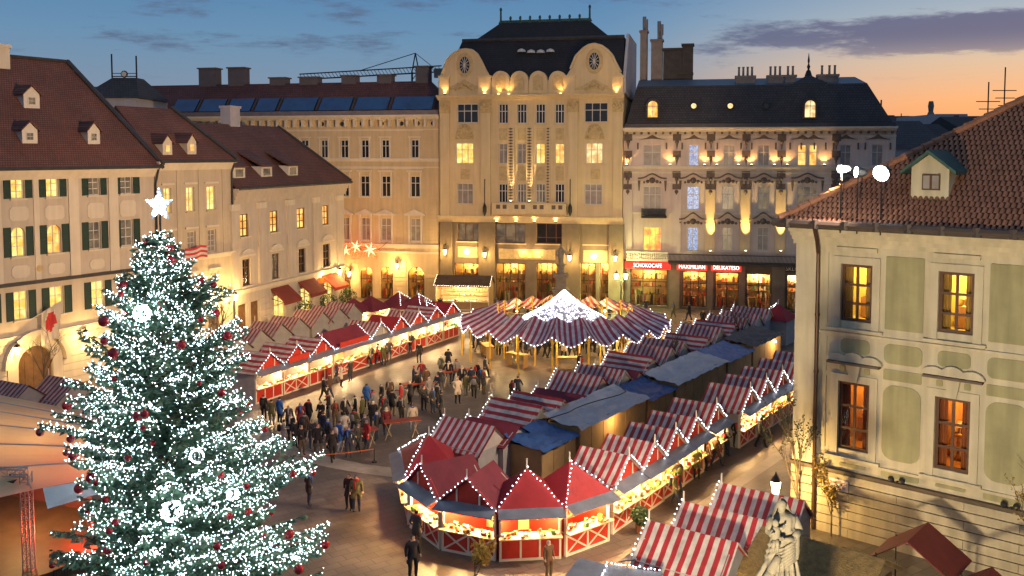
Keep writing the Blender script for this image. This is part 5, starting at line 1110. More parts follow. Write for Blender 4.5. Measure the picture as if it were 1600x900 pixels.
lamp(fl, Vector((0, 0, 5.2)) + dr * .12, 14000, (1, .80, .50), .45, kind='SPOT', aim=Vector((0, 0, 5.2)) + dr * 5, angle=80, blend=.5)

# ------------------------------------------------------------------ roofs far behind
def far_block(name, label, x0, x1, ytop, Y, h_over, m, roofm=None, depth=14, peak=0):
    a = pd(x0, ytop, Y); c = pd(x1, ytop, Y); t = thing(name, label, 'building', (a.x, Y, 0)); W = c.x - a.x; b = MB(); b.box(0, W, 0, depth, 0, a.z); b.obj('wall', m, t)
    if roofm:
        b = MB(); b.prism([(-.4, -.4, a.z), (-.4, depth + .4, a.z), (-.4, depth / 2, a.z + peak)], (W + .8, 0, 0)); b.obj('roof', roofm, t)
    return t, a, W
dkw = mat('far_wall_grey', (.20, .18, .19), .9, .2)
palew = mat('far_wall_pale', (.42, .40, .42), .9, .1)
t_, a, W = far_block('house', 'dark low house beyond the rose townhouse under the orange sky', 1392, 1500, 222, 118, 0, dkw, slate_b, peak=2.5)
t_, a, W = far_block('house', 'small pale house with two dark windows under the orange sky', 1463, 1512, 178, 135, 0, palew)
for k in range(2): b = MB(); b.box(W * .56, W * .72, -.05, .02, a.z - 1.3 - 1.9 * k, a.z - .2 - 1.9 * k); b.obj('window', darkg, t_)
b = MB(); b.lathe((W * .12, 3, a.z - .1), [(.6, 0), (.35, .6), (.45, 1.4), (.35, 2.0), (.3, 2.1)], 8); b.obj('chimney', stone_dk, t_)
t_, a, W = far_block('house', 'low house with a row of dark chimneys along the orange horizon', 1395, 1660, 196, 170, 0, dkw, slate_b, peak=2)
for k in range(7): x = W * (.05 + .06 * k); b = MB(); b.box(x, x + .8 + .4 * (k % 3), 4, 5, a.z, a.z + 1.2 + .7 * (k % 2)); b.obj('chimney', stone_dk, t_)
t_, a, W = far_block('house', 'grey gabled house behind the hip of the pantile roof', 1400, 1475, 232, 100, 0, palew, slate, peak=3.2)
t_, a, W = far_block('house', 'grey roofed house further along behind the hip of the pantile roof', 1510, 1640, 205, 125, 0, dkw, slate_b, peak=2.2)
for px, py, Y, lab in ((1545, 128, 125, 'tall television aerial with a wide lower crossbar above the far roofs'), (1571, 105, 125, 'taller television aerial with round end pieces above the far roofs'), (1377, 156, 110, 'thin aerial at the end of the rose townhouse roof'), (1430, 175, 168, 'short aerial between the far chimneys')):
    p = pd(px, py, Y); base = pd(px, 215, Y); t = thing('aerial', lab, 'aerial', (p.x, Y + (0 if Y < 160 else 6), base.z - 3)); hh = p.z - base.z + 3; b = MB(); b.tube((0, 0, 0), (0, 0, hh), .09, n=5)
    for k in range(3): b.tube((-1.6 + .4 * k, 0, hh * .75 - 1.0 * k), (1.6 - .2 * k, 0, hh * .75 - 1.0 * k), .06, n=4)
    b.obj('mast', iron, t)
# clock-topped house at the left and tower crane
Yk = 100; p = pd(190, 118, Yk); t = thing('house', 'house with dark hipped roof carrying a clock and two spikes', 'building', (p.x, Yk, 0)); s = FPX / Yk
b = MB(); b.box(-4.3, 1.5, 0, 9, 0, p.z - 2.4); b.obj('wall', palew, t)
b = MB(); zz = p.z - 2.4; b.poly([(-4.6, -.3, zz), (1.9, -.3, zz), (.4, 3, p.z), (-2.3, 3, p.z)]); b.poly([(1.9, -.3, zz), (1.9, 9, zz), (.4, 5, p.z), (.4, 3, p.z)]); b.poly([(-4.6, 9, zz), (-4.6, -.3, zz), (-2.3, 3, p.z), (-2.3, 5, p.z)]); b.poly([(-2.3, 3, p.z), (.4, 3, p.z), (.4, 5, p.z), (-2.3, 5, p.z)]); b.poly([(1.9, 9, zz), (-4.6, 9, zz), (-2.3, 5, p.z), (.4, 5, p.z)]); rf = b.obj('roof', slate, t)
b = MB(); b.tube((-2.3, 3, p.z), (-2.3, 3, p.z + 2.6), .09); b.tube((.4, 3, p.z), (.4, 3, p.z + 2.4), .09); b.box(-2.3, .4, 2.95, 3.05, p.z + .1, p.z + .2); b.box(-2.3, .4, 2.95, 3.05, p.z + .45, p.z + .52); b.obj('roof_railing', iron, rf)
b = MB(); b.lathe((0, 0, 0), [(.4, 0), (.36, .12)], 14); o = b.obj('clock', iron, rf, (-.95, 3, p.z + .4)); o.rotation_euler = (R(90), 0, 0); b = MB(); b.lathe((0, 0, .121), [(.28, 0), (.27, .01)], 14); b.obj('clock_face', fr_w, o)
Yc = 190; top = pd(649, 83, Yc); bs = pd(650, 130, Yc); t = thing('tower_crane', 'tower crane with long lattice jib behind the ochre townhouse', 'crane', (top.x, Yc, 0)); jz = pd(649, 112, Yc).z
b = MB()
for sx in (-.7, .7):
    for sy in (-.7, .7): b.tube((sx, sy, 0), (sx, sy, jz), .12, n=4)
for k in range(18): z = jz * k / 18; b.tube((-.7, -.7, z), (.7, -.7, z + jz / 18), .08, n=4)
b.obj('mast', iron, t); b = MB()
for sx in (-.7, .7): b.tube((sx, 0, jz), (0, 0, top.z), .12, n=4)
x1 = pd(468, 122, Yc).x - top.x; b.tube((0, 0, top.z), (x1 * .48, 0, jz + .2), .08, n=4); x2 = pd(690, 108, Yc).x - top.x; b.tube((0, 0, top.z), (x2 * .7, 0, jz + .8), .06, n=4); b.obj('apex', iron, t)
b = MB(); b.tube((x2, 0, jz), (x1, 0, jz - 1.6), .14, n=4); b.tube((x2, 0, jz + 1.2), (x1, 0, jz - .5), .12, n=4)
for k in range(40): a_ = x2 + (x1 - x2) * k / 40; c_ = x2 + (x1 - x2) * (k + 1) / 40; f = lambda x: (x - x2) / (x1 - x2); b.tube((a_, 0, jz - 1.6 * f(a_)), (c_, 0, jz + 1.2 - 1.7 * f(c_)), .06, n=3)
b.obj('jib', iron, t); b = MB(); b.box(x2 - 1.5, x2 + .5, -.8, .8, jz - 1.2, jz + .6); b.obj('counterweight', stone_dk, t)

# ================================================================== market stalls
RED, WHT = (.38, .02, .024), (.55, .49, .455)
sy_ = stripes('red_white_stripes_down', 1, RED, WHT, .385); sx_ = stripes('red_white_stripes_along', 0, RED, WHT, .34)
sy2 = stripes('faded_stripes_down', 1, (.34, .025, .03), (.50, .43, .40), .36); sx2 = stripes('faded_stripes_along', 0, (.36, .025, .03), (.50, .43, .40), .33)
redc = mat('red_roof_canvas', (.27, .012, .017), .7, .2, 1.5, .3, 4); dredc = mat('wine_roof_canvas', (.16, .018, .03), .75, .2, 1.5, .3, 4)
redp = mat('red_painted_board', (.42, .025, .012), .6, .15, 3, .15); whp = mat('white_painted_lath', (.66, .58, .48), .6, .08)
ply = mat('plywood', (.36, .23, .10), .8, .2, 1.3, .2); plyg = mat('grey_board', (.33, .31, .30), .8, .15)
tarp = mat('white_tarp', (.50, .44, .38), .6, .15, 1.2, .5, 3); gtarp = mat('grey_tarp', (.52, .47, .46), .45, .18, .8, .6, 2.5); btarp = mat('blue_tarp', (.03, .08, .22), .4, .3, 1.2, .8, 3)
awn = mat('grey_awning', (.14, .15, .18), .35, .25, 2, .3); cnt = mat('counter_wood', (.50, .38, .24), .6, .15)
bulb = glow('white_fairy_bulb', (.90, .92, 1.0), 7.0); bulbw = glow('warm_fairy_bulb', (1, .78, .5), 6.0)
inm = mat('stall_lining', (.62, .44, .22), .8, .2, 2, .2)
goods = [mat('goods_%s' % n_, c_, .55, .2, 6, .1) for n_, c_ in (('red', (.5, .03, .02)), ('gold', (.65, .38, .08)), ('white', (.75, .7, .62)), ('green', (.06, .22, .06)), ('brown', (.25, .11, .04)), ('amber', (.7, .25, .03)))]
hotb = glow('stall_bulb', (1, .80, .45), 26.0)
def edge_bulbs(b, pts, step=.20, r=.027, jit=.03):
    for p, q in zip(pts, pts[1:]):
        p = Vector(p); q = Vector(q); n = max(1, int((q - p).length / step))
        for k in range(n): c = p + (q - p) * (k / n); b.octa((c.x + rnd.uniform(-jit, jit), c.y + rnd.uniform(-jit, jit), c.z + rnd.uniform(-jit, jit) + .03), r)
def stall(front, nrm, label, W=2.6, D=2.5, roof='gable', rm=None, base=redp, light=70, awning=True, group=None, gable=redp, back=tarp, bulbs='front', eave=2.15, ridge=3.15, name='market_stall', col=(1, .60, .22), xb=True, sign=False, post=True, seed=0, sidem=None, open_front=True):
    """front = ground point under the middle of the serving side, nrm = direction it faces"""
    n = Vector((nrm[0], nrm[1], 0)).normalized(); rz = math.atan2(n.y, n.x) + math.pi / 2
    t = thing(name, label, 'market stall', (front[0], front[1], 0), rz, group); rm = rm or sy_; w = W / 2; rr = random.Random(seed * 13 + 5); sidem = sidem or plyg
    # serving side at y = 0, stall runs back to y = D
    b = MB(); b.box(-w + .05, w - .05, .03, .09, .02, .95); b.obj('counter_front', base, t)
    b = MB()
    for x in (-w, w - .09): b.box(x, x + .09, -.015, .1, 0, eave)
    b.box(-w + .09, w - .09, 0, .1, 0, .1); b.box(-w + .09, w - .09, 0, .1, .86, .96); m = 3 if xb else 4
    xs = [-w + .09 + (W - .18) * k / (m - 1) for k in range(m)]
    for x in xs[1:-1]: b.box(x - .04, x + .04, .005, .09, .1, .86)
    if xb:
        for a_, c_ in zip(xs, xs[1:]):
            for s_ in (0, 1):
                p, q = ((a_, .1), (c_, .86)) if s_ else ((a_, .86), (c_, .1)); d = Vector((q[0] - p[0], 0, q[1] - p[1])).normalized() * .035; nn = Vector((-d.z, 0, d.x))
                b.prism([(p[0] + nn.x, .012 + .006 * s_, p[1] + nn.z), (p[0] - nn.x, .012 + .006 * s_, p[1] - nn.z), (q[0] - nn.x, .012 + .006 * s_, q[1] - nn.z), (q[0] + nn.x, .012 + .006 * s_, q[1] + nn.z)], (0, .05, 0))
    b.obj('front_lath', whp, t)
    b = MB(); b.box(-w - .02, w + .02, -.28, .45, .965, 1.01); b.obj('counter', cnt, t)
    for x in (-w, w - .05):
        b = MB(); b.box(x, x + .05, .1, D, 0, eave); b.obj('side_wall', sidem, t)
    b = MB(); b.box(-w + .05, w - .05, D - .06, D, 0, eave); b.obj('back_wall', sidem, t)
    b = MB(); b.box(-w + .05, w - .05, D - .16, D - .08, .4, eave - .05)
    for z in (1.2, 1.6): b.box(-w + .06, w - .06, D - .5, D - .16, z, z + .03)
    b.obj('shelf', inm, t)
    b = MB(); 
    for k in range(46):
        y, z = (rr.uniform(-.2, .42), 1.01) if k < 26 else (rr.uniform(D - .46, D - .2), rr.choice((1.23, 1.63)))
        x = rr.uniform(-w + .12, w - .12); s_ = rr.uniform(.04, .10); mi = rr.randrange(6)
        if rr.random() < .45: b.ball((x, y, z + s_), s_, 6, mi)
        else: b.box(x - s_, x + s_, y - s_ * .7, y + s_ * .7, z, z + s_ * rr.uniform(.8, 2.2), mi)
    for k in range(16):
        x = -w + .2 + (W - .4) * (k + .5) / 16; z = eave - .12 - rr.uniform(.08, .3); b.tube((x, .12, eave - .05), (x, .12, z), .006, n=3, mi=4); b.ball((x, .12, z - .06), rr.uniform(.05, .09), 6, rr.randrange(6))
    b.obj('goods', goods, t, kind='stuff')
    if roof == 'gable':     # ridge runs from front to back
        b = MB(); o = .16
        for s_ in (-1, 1):
            e0, ez = s_ * (w + o), eave - o * (ridge - eave) / w
            nu_, nw_ = 5, 6; gx = {}
            for i_ in range(nu_ + 1):
                for j_ in range(nw_ + 1):
                    p_, q_ = i_ / nu_, j_ / nw_; sg_ = .05 * math.sin(math.pi * p_) * (.4 + .6 * abs(math.sin(math.pi * q_ * 2))) + rr.uniform(-.012, .012)
                    gx[i_, j_] = Vector((e0 * (1 - p_), -o + (D + 2 * o) * q_, ez + (ridge + .03 - ez) * p_ - sg_ * (0 < p_ < 1) - (.03 * math.sin(math.pi * q_) + rr.uniform(0, .02)) * (p_ == 0)))
            for i_ in range(nu_):
                for j_ in range(nw_): b.poly([gx[i_, j_], gx[i_ + 1, j_], gx[i_ + 1, j_ + 1], gx[i_, j_ + 1]]); b.poly([v_ - Vector((0, 0, .03)) for v_ in (gx[i_, j_ + 1], gx[i_ + 1, j_ + 1], gx[i_ + 1, j_], gx[i_, j_])])
        b.obj('roof', rm, t, fixn=False)
        for y_, mm in ((.02, gable), (D - .05, back)):
            b = MB(); b.prism([(-w, y_, eave), (w, y_, eave), (0, y_, ridge - .01)], (0, .04, 0)); g = b.obj('gable', mm, t)
            if y_ < .1:
                b = MB(); 
                for x in (-w * .42, w * .42): b.box(x - .035, x + .035, y_ - .03, y_, eave, ridge - (ridge - eave) * .44)
                b.box(-w, w, y_ - .035, y_ + .0, eave - .05, eave + .04); b.obj('gable_lath', whp, g)
        pts = [(-w - .1, -.2, eave - .03), (0, -.2, ridge + .05), (w + .1, -.2, eave - .03)]
    elif roof == 'side':    # ridge parallel to the front
        b = MB(); o = .16; mid = D / 2
        b.prism([(-w - o, -o, eave - .1), (-w - o, mid, ridge), (-w - o, D + o, eave - .1), (-w - o, D + o, eave - .06), (-w - o, mid, ridge + .04), (-w - o, -o, eave - .06)], (W + 2 * o, 0, 0)); b.obj('roof', rm, t)
        for x in (-w, w - .04): b = MB(); b.prism([(x, 0, eave), (x, D, eave), (x, mid, ridge - .02)], (.04, 0, 0)); b.obj('gable', back, t)
        pts = [(-w - .1, -.18, eave - .02), (w + .1, -.18, eave - .02)]
        if bulbs: pts = [(-w - .12, mid, ridge + .05), (-w - .12, -.2, eave), (w + .12, -.2, eave), (w + .12, mid, ridge + .05)]
    else:                   # pyramid
        b = MB(); o = .14; c_ = (0, D / 2, ridge + .2); cs = [(-w - o, -o, eave - .05), (w + o, -o, eave - .05), (w + o, D + o, eave - .05), (-w - o, D + o, eave - .05)]
        for k in range(4): b.poly([cs[k], cs[(k + 1) % 4], c_])
        b.poly(cs[::-1]); b.obj('roof', rm, t); pts = [cs[0], (0, D / 2 - .12, ridge + .2), cs[1]]
        pts = [Vector(p) + Vector((0, -.03, .05)) for p in pts]
    if awning:
        b = MB(); b.prism([(-w - .04, .0, eave + .02), (w + .04, .0, eave + .02), (w + .1, -.62, eave - .2), (-w - .1, -.62, eave - .2)], (0, 0, .04)); b.obj('awning', awn, t)
        
        for s_ in (-1, 1): b = MB(); b.tube((s_ * (w - .05), .02, 1.6), (s_ * (w + .03), -.57, eave - .18), .02, n=4); b.obj('awning_strut', whp, t)
    if bulbs:
        b = MB(); edge_bulbs(b, pts); b.obj('fairy_lights', bulb if bulbs == 'front' else bulbw, t, kind='stuff')
    if post and roof != 'side': b = MB(); y_ = -.1 if roof == 'gable' else D / 2; z_ = ridge if roof == 'gable' else ridge + .18; b.tube((0, y_, z_ - .05), (0, y_, z_ + .42), .035, .03, 6); b.obj('finial', whp, t)
    if sign: b = MB(); b.box(-w * .8, w * .8, -.3, -.22, eave + .02, eave + .42); b.obj('sign_board', redp if sign is True else sign, t)
    b = MB(); xs = (-.55, .55) if W > 2.2 else (0,)
    for x in xs: b.ball((x, .55, eave - .22), .06, 8); b.tube((x, .55, eave - .16), (x, .55, eave), .015, n=4)
    b.obj('hanging_bulb', hotb, t)
    for x in xs: lamp(t, (x, .42, eave - .42), light * 1.5, col, .07)
    return t
rowd = Vector((.575, .818, 0)).normalized(); rgt = Vector((rowd.y, -rowd.x, 0))   # along the alleys / across them
ordn = ['first', 'second', 'third', 'fourth', 'fifth', 'sixth', 'seventh', 'eighth', 'ninth', 'tenth', 'eleventh', 'twelfth', 'thirteenth', 'fourteenth', 'fifteenth', 'sixteenth', 'seventeenth']
G1 = 'striped stalls along the alley by the cream house'
for i, (x, y) in enumerate([(980,712), (1020,692), (1053,672), (1085,653), (1117,632), (1170,607), (1195,593), (1220,580), (1245,567), (1267,555)]):
    p = gp(x, y, 3.15)
    stall(p, rgt, 'red and white striped stall, %s in the alley row from the red-roofed ring' % ordn[i], 2.55, 2.25, rm=sy_, seed=i, group=G1, light=95)
G2 = 'back-to-back stalls facing the crowd'
for i, (x, y, k) in enumerate([(697,651,0), (735,641,2), (772,621,1), (807,611,1), (843,597,2), (873,579,0), (909,569,0), (932,563,2), (955,549,1), (987,536,0), (1008,527,3), (1045,520,1), (1068,506,3), (1091,500,1), (1111,492,0), (1131,486,0), (1149,478,0)]):
    p = gp(x, y, 3.15); 
    stall(p, -rgt, '%s stall facing the crowd, %s in its row from the red-roofed ring' % (('striped', 'lengthwise-striped', 'red-roofed', 'faded striped')[k], ordn[i]), 2.5, 3.0, rm=(sy_ if i < 6 else sy2, sx_ if i < 6 else sx2, dredc, sy2)[k], seed=30 + i, group=G2, light=80, ridge=3.15 if k != 2 else 2.8)
# red ring of stalls at the open end
lab3 = ['red stall with bright red pyramid roof at the open end facing the lone couple', 'red gabled stall with dark awning, a customer standing at its counter', 'red gabled stall with crossed white laths and glowing golden goods', 'red pyramid-roofed stall with plain panelled counter between two crossed-lath stalls', 'red pyramid-roofed stall with crossed laths next to the striped alley row']
segs = [((628, 772), (637, 820), 'hip', True), ((640, 824), (687, 859), 'gable', True), ((689, 860), (775, 877), 'gable', True), ((779, 878), (878, 873), 'hip', False), ((883, 871), (953, 845), 'hip', True)]
cen = gp(800, 770)
for i, (a_, c_, rt, xb) in enumerate(segs):
    A, C_ = gp(*a_), gp(*c_); mid_ = (A + C_) / 2; d = (C_ - A).normalized(); n_ = Vector((d.y, -d.x, 0))
    if n_.dot(mid_ - cen) < 0: n_ = -n_
    stall(mid_, n_, lab3[i], max(2.2, (C_ - A).length - .06), 2.3, roof=rt, rm=redc if rt == 'hip' else dredc, seed=60 + i, group='red stalls in a ring', light=150, xb=xb, bulbs='front', sign=False, ridge=3.25, sidem=redp)
# three striped stalls by the statue
for i, (x, y) in enumerate([(1018,815), (1072,785), (1131,756)]):
    p = gp(x, y, 3.15); stall(p, -rgt + rowd * .0, 'striped stall by the statue, %s' % ('the one above the dark awnings', 'the middle one of three', 'the one closest to the street lantern')[i], 2.45, 3.15, rm=sy_, seed=80 + i, group='striped stalls by the statue', light=90, ridge=3.15, back=plyg)
# left front row
lfd = Vector((.46, .887, 0)).normalized(); lfr = Vector((lfd.y, -lfd.x, 0)); a0 = gp(400, 632)
spec = [('gable', sx2, 'lengthwise-striped stall half behind the Christmas tree'), ('gable', sx2, 'lengthwise-striped stall with red gable and pretzel-bright counter'), ('gable', sx2, 'lengthwise-striped stall beside the broad wine-red roof'), ('side', dredc, 'broad stall with long wine-red roof edged in fairy lights and a sign board'), ('gable', sy2, 'striped stall with a grey gable next to the broad wine-red roof'), ('gable', redc, 'bright red roofed stall with glowing star in its gable'), ('gable', sy2, 'striped stall with a red and white gable past the bright red roof'), ('gable', sx2, 'lengthwise-striped stall near the far end of the curving row'), ('gable', redc, 'red stall at the far end of the curving row by the timber hut')]
u = 0
for i, (rt, rm, lab) in enumerate(spec):
    W = 4.4 if rt == 'side' else 2.6; p = a0 + lfd * (u + W / 2); u += W + .12
    stall(p, lfr, lab, W, 2.6, roof=rt, rm=rm, seed=100 + i, group='stalls of the curving row', light=70 if rt != 'side' else 120, sign=(rt == 'side') or i in (1,), gable=plyg if i == 4 else redp, col=(1, .66, .30), xb=i % 2 == 1)
u += .6
# left rear row faces the houses; its grey gables face the square
for i, (x, y) in enumerate([(345,534), (373,526), (407,516), (439,507), (467,498), (503,488), (529,482), (552,476)]):
    p = gp(x, y, 3.1) - lfr * 2.6; stall(p, -lfr, 'striped stall with grey gable in the rear row, %s from the tree' % ordn[i], 2.6, 2.6, rm=sy2, back=plyg, seed=120 + i, group='rear row of stalls before the houses', light=60, bulbs=None, sidem=plyg)
for i, (x, y, lab) in enumerate(((12, 598, 'striped stall below the arched gate beside the stage canopy'), (88, 590, 'striped stall below the arched gate against the tree boughs'))):
    p = gp(x, y, 3.1) - lfr * .6; stall(p, -lfr, lab, 2.8, 2.4, rm=sy2, back=plyg, seed=140 + i, light=50, bulbs=None)
# wine-red pyramid tents in the corner and the red one by the cream house
for i, (x, y) in enumerate([(585,466), (613,462), (655,457), (686,460), (700, 472)]):
    p = gp(x, y, 3.5); stall(p - lfr * 1.2, lfr, 'wine-red pyramid tent before the lit arches, %s' % ('beside the striped rear row', 'second from the striped rear row', 'in the middle of the group', 'edged with fairy lights by the timber hut', 'lowest one next to the timber hut')[i], 2.7, 2.4, roof='hip', rm=dredc, seed=150 + i, group='wine-red pyramid tents', light=70, bulbs='front' if i > 1 else None, awning=False)
p = gp(1216, 474, 3.4); stall(p - rgt * 1.2, -rgt, 'small red pyramid tent against the corner of the cream house', 2.8, 2.4, roof='hip', rm=redc, seed=160, light=60, awning=False)
# timber hut in front of the palace
A, C_ = gp(680, 484), gp(764, 486); h_ = stall((A + C_) / 2, (C_ - A).cross(Vector((0, 0, 1))), 'wide timber hut with brown roof and brightly lit counter before the palace', (C_ - A).length, 3.0, roof='side', rm=mat('brown_shingle', (.07, .04, .025), .8, .3), base=ply, sidem=ply, name='market_hut', light=150, seed=170, ridge=3.5, eave=2.6, back=ply, col=(1, .75, .4), xb=False, bulbs='warm', awning=False)
# ------------------------------------------------------------------ plywood sheds and tarps between the two rows
base0 = gp(697, 651, 3.15); cur = 1.0
for i, (Ls, m_, hh, lab) in enumerate(((3.2, btarp, 2.2, 'plywood shed with bright blue tarp roof behind the red ring of stalls'), (7.5, gtarp, 2.45, 'long plywood shed with smooth grey tarp roof and a black cable on it'), (3.4, btarp, 2.2, 'shed under crumpled blue tarp halfway along the back alley'), (8.0, gtarp, 2.4, 'long shed with creased grey tarp roof behind the far striped stalls'), (4.5, mat('pale_blue_tarp', (.16, .20, .34), .5, .2, 1, .8, 3), 2.3, 'shed under pale blue tarp by the bare tree'), (6.0, mat('brown_tarp', (.12, .095, .085), .7, .2), 2.5, 'dark brown roofed shed towards the cream house'))):
    o_ = base0 + rowd * cur + rgt * 3.25; t = thing('market_shed', lab, 'shed', (o_.x, o_.y, 0), math.atan2(rowd.y, rowd.x)); D = 1.9
    # local x along the alley, local -y towards the cream house
    b = MB(); b.box(0, Ls, -D, -D + .05, 0, hh - .1); b.box(0, Ls, -.05, 0, 0, hh); b.box(0, .05, -D + .05, -.05, 0, hh - .1); b.box(Ls - .05, Ls, -D + .05, -.05, 0, hh - .1); w_ = b.obj('shed_wall', ply, t)
    n_ = max(2, round(Ls / 1.25))
    for k in range(n_): b = MB(); b.box(Ls * k / n_ + .03, Ls * (k + 1) / n_ - .03, -D - .025, -D - .001, .05, hh - .15); b.obj('board', ply, w_)
    b = MB(); nx, ny = int(Ls * 3), 10; rr = random.Random(i)
    hm = [[.05 * math.sin(x * 1.1 + i) * math.sin(y * .9) + rr.uniform(-.05, .05) for y in range(ny + 1)] for x in range(nx + 1)]
    P = lambda x, y: (-.15 + (Ls + .3) * x / nx, -D - .25 + (D + .55) * y / ny, hh - .05 + .35 * y / ny - .12 * math.sin(math.pi * y / ny) + hm[x][y] - (.12 if y == 0 else 0))
    for x in range(nx):
        for y in range(ny): b.poly([P(x, y), P(x+1, y), P(x+1, y+1), P(x, y+1)])
    o = b.obj('tarp_roof', m_, t, smooth=False); 
    if i == 1:
        b = MB(); b.path([P(0, 8)] + [(Ls * k / 8, -.9 + .35 * math.sin(k * .8), hh + .32 - .05 * math.sin(k)) for k in range(1, 8)] + [P(nx, 8)], .03, 5); b.obj('cable', iron, t)
        lamp(t, (Ls * .45, -D - .7, 1.9), 60)
    if i == 5:
        lamp(t, (Ls * .7, -D - .6, 1.9), 90); b = MB(); b.ball((Ls * .7, -D - .2, 2.05), .09, 8); b.obj('shed_bulb', hotb, t)
    cur += Ls + .35
# ------------------------------------------------------------------ round tent
rc = Vector((4.35, 76.6, 0)); rt_ = thing('round_tent', 'round striped ring tent with pale glittering cone, full of customers', 'tent', rc)
nS = 20; rI, rR, rO = 5.6, 5.7, 8.7
fade = stripes('ring_stripes', 0, (.40, .05, .09), (.68, .60, .60), .42)
ym = mat('yellow_post', (.62, .40, .06), .6, .15)
for k in range(nS):
    am = 2 * math.pi * k / nS; hw = math.pi / nS
    b = MB(); n_ = 8
    def P(s, r, z): a = s * hw; return (r * math.sin(a), -r * math.cos(a), z)
    for q in range(n_):
        s0, s1 = -1 + 2 * q / n_, -1 + 2 * (q + 1) / n_
        zo = lambda s: 2.15 + .75 * abs(s) ** 1.4; zr_ = lambda s: 3.45 + .5 * abs(s); zi = lambda s: 2.7 + .35 * abs(s)
        mm = lambda s: (rO + rR) / 2
        b.poly([P(s0, rO, zo(s0)), P(s1, rO, zo(s1)), P(s1, mm(s1), (zo(s1) + zr_(s1)) / 2 - .12), P(s0, mm(s0), (zo(s0) + zr_(s0)) / 2 - .12)]); b.poly([P(s0, mm(s0), (zo(s0) + zr_(s0)) / 2 - .12), P(s1, mm(s1), (zo(s1) + zr_(s1)) / 2 - .12), P(s1, rR, zr_(s1)), P(s0, rR, zr_(s0))])
    o = b.obj('roof_panel', fade, rt_, rz=am, fixn=False)
    c_ = MB(); edge_bulbs(c_, [P(-1 + 2 * q / 10, rO + .03, zo(-1 + 2 * q / 10)) for q in range(11)], .22, .036); c_.obj('fairy_lights', bulb, o, kind='stuff')
    b = MB(); a = hw; x, y = rO * .985 * math.sin(a), -rO * .985 * math.cos(a); b.tube((x, y, 0), (x, y, 2.88), .075, n=6); b.tube((x, y, 2.3), (x * .93 - .3, y * .93, 2.75), .05, n=4); b.tube((x, y, 2.3), (x * .93 + .3, y * .93, 2.75), .05, n=4); b.obj('post', ym, rt_, rz=am)
    b = MB(); x, y = rI * math.sin(a), -rI * math.cos(a); b.tube((x, y, 0), (x, y, 3.95), .07, n=6); b.tube((x, y, 3.3), (x + .5, y, 3.5), .04, n=4); b.obj('inner_post', ym, rt_, rz=am)
    if k % 2 == 0:
        b = MB(); b.box(-.9, .9, -rR - 1.35, -rR - .65, 1.0, 1.06); b.box(-.8, -.7, -rR - 1.3, -rR - .7, 0, 1.0); b.box(.7, .8, -rR - 1.3, -rR - .7, 0, 1.0); b.obj('bar_counter', ply, rt_, rz=am)
        lamp(rt_, (math.sin(am) * (rR + 1), -math.cos(am) * (rR + 1), 2.2), 130, (1, .66, .25), .1)
        b = MB(); b.ball((0, -rR - 1, 2.5), .09, 8); b.obj('hanging_bulb', hotb, rt_, rz=am)
b = MB(); n_, m_ = 32, 12; cone = lambda t: (3.0 * (1 - t) ** 1.6 + .40 * (1 - t ** 6) + .02, 2.85 + 2.3 * t)
b.lathe((0, 0, 0), [cone(k / m_) for k in range(m_ + 1)], n_); co_ = b.obj('cone_canopy', mat('cone_net', (.34, .33, .40), .8, .2), rt_, smooth=True)
b = MB(); rr = random.Random(11)
for k in range(1700):
    t = rr.random() ** 1.3; r, z = cone(t); a = rr.uniform(0, 2 * math.pi); b.octa(((r + .04) * math.cos(a), (r + .04) * math.sin(a), z + .04), .034)
b.obj('fairy_lights', glow('cool_fairy_bulb', (.86, .86, 1.0), 5.0), rt_, kind='stuff')
b = MB(); b.tube((0, 0, 0), (0, 0, 4.8), .12, n=8); b.obj('centre_pole', ym, rt_)
for k in range(12):
    a = 2 * math.pi * k / 12; b = MB(); b.tube((3.4 * math.cos(a), 3.4 * math.sin(a), 2.88), (rI * math.cos(a), rI * math.sin(a), 2.8), .03, n=4); b.obj('stay_rope', ym, rt_)
# gold pavilion fronts seen across the ring
# ------------------------------------------------------------------ knight column before the palace
kp = gp(876, 494); kc = thing('fountain_column', 'dark stone column with armoured knight statue before the palace', 'monument', kp); zk = pd(876, 380, kp.y).z
b = MB(); b.lathe((0, 0, 0), [(2.4, 0), (2.4, .8), (2.2, .85), (1.2, .9)], 12); b.obj('basin', stone_dk, kc)
b = MB(); b.box(-.75, .75, -.75, .75, .85, 2.6); b.box(-.9, .9, -.9, .9, 2.6, 2.8); b.box(-.5, .5, -.5, .5, 2.8, 4.1); b.box(-.75, .75, -.75, .75, 4.1, 4.35); b.lathe((0, 0, 4.35), [(.45, 0), (.32, .3), (.32, zk - 6.8), (.5, zk - 6.5)], 10); b.obj('pedestal', stone_dk, kc)
b = MB(); z0 = zk - 2.15; b.lathe((0, 0, z0), [(.25, 0), (.22, .5), (.3, .9), (.33, 1.3), (.26, 1.55), (.1, 1.62), (.1, 1.68), (.15, 1.8), (.13, 1.98), (.02, 2.1)], 10); b.tube((.3, 0, z0 + 1.45), (.55, -.1, z0 + .95), .11, .09); b.tube((-.3, 0, z0 + 1.45), (-.5, -.2, z0 + .9), .11, .09); b.tube((.55, -.12, z0), (.55, -.12, z0 + 2.2), .035); b.obj('knight', stone_dk, kc)
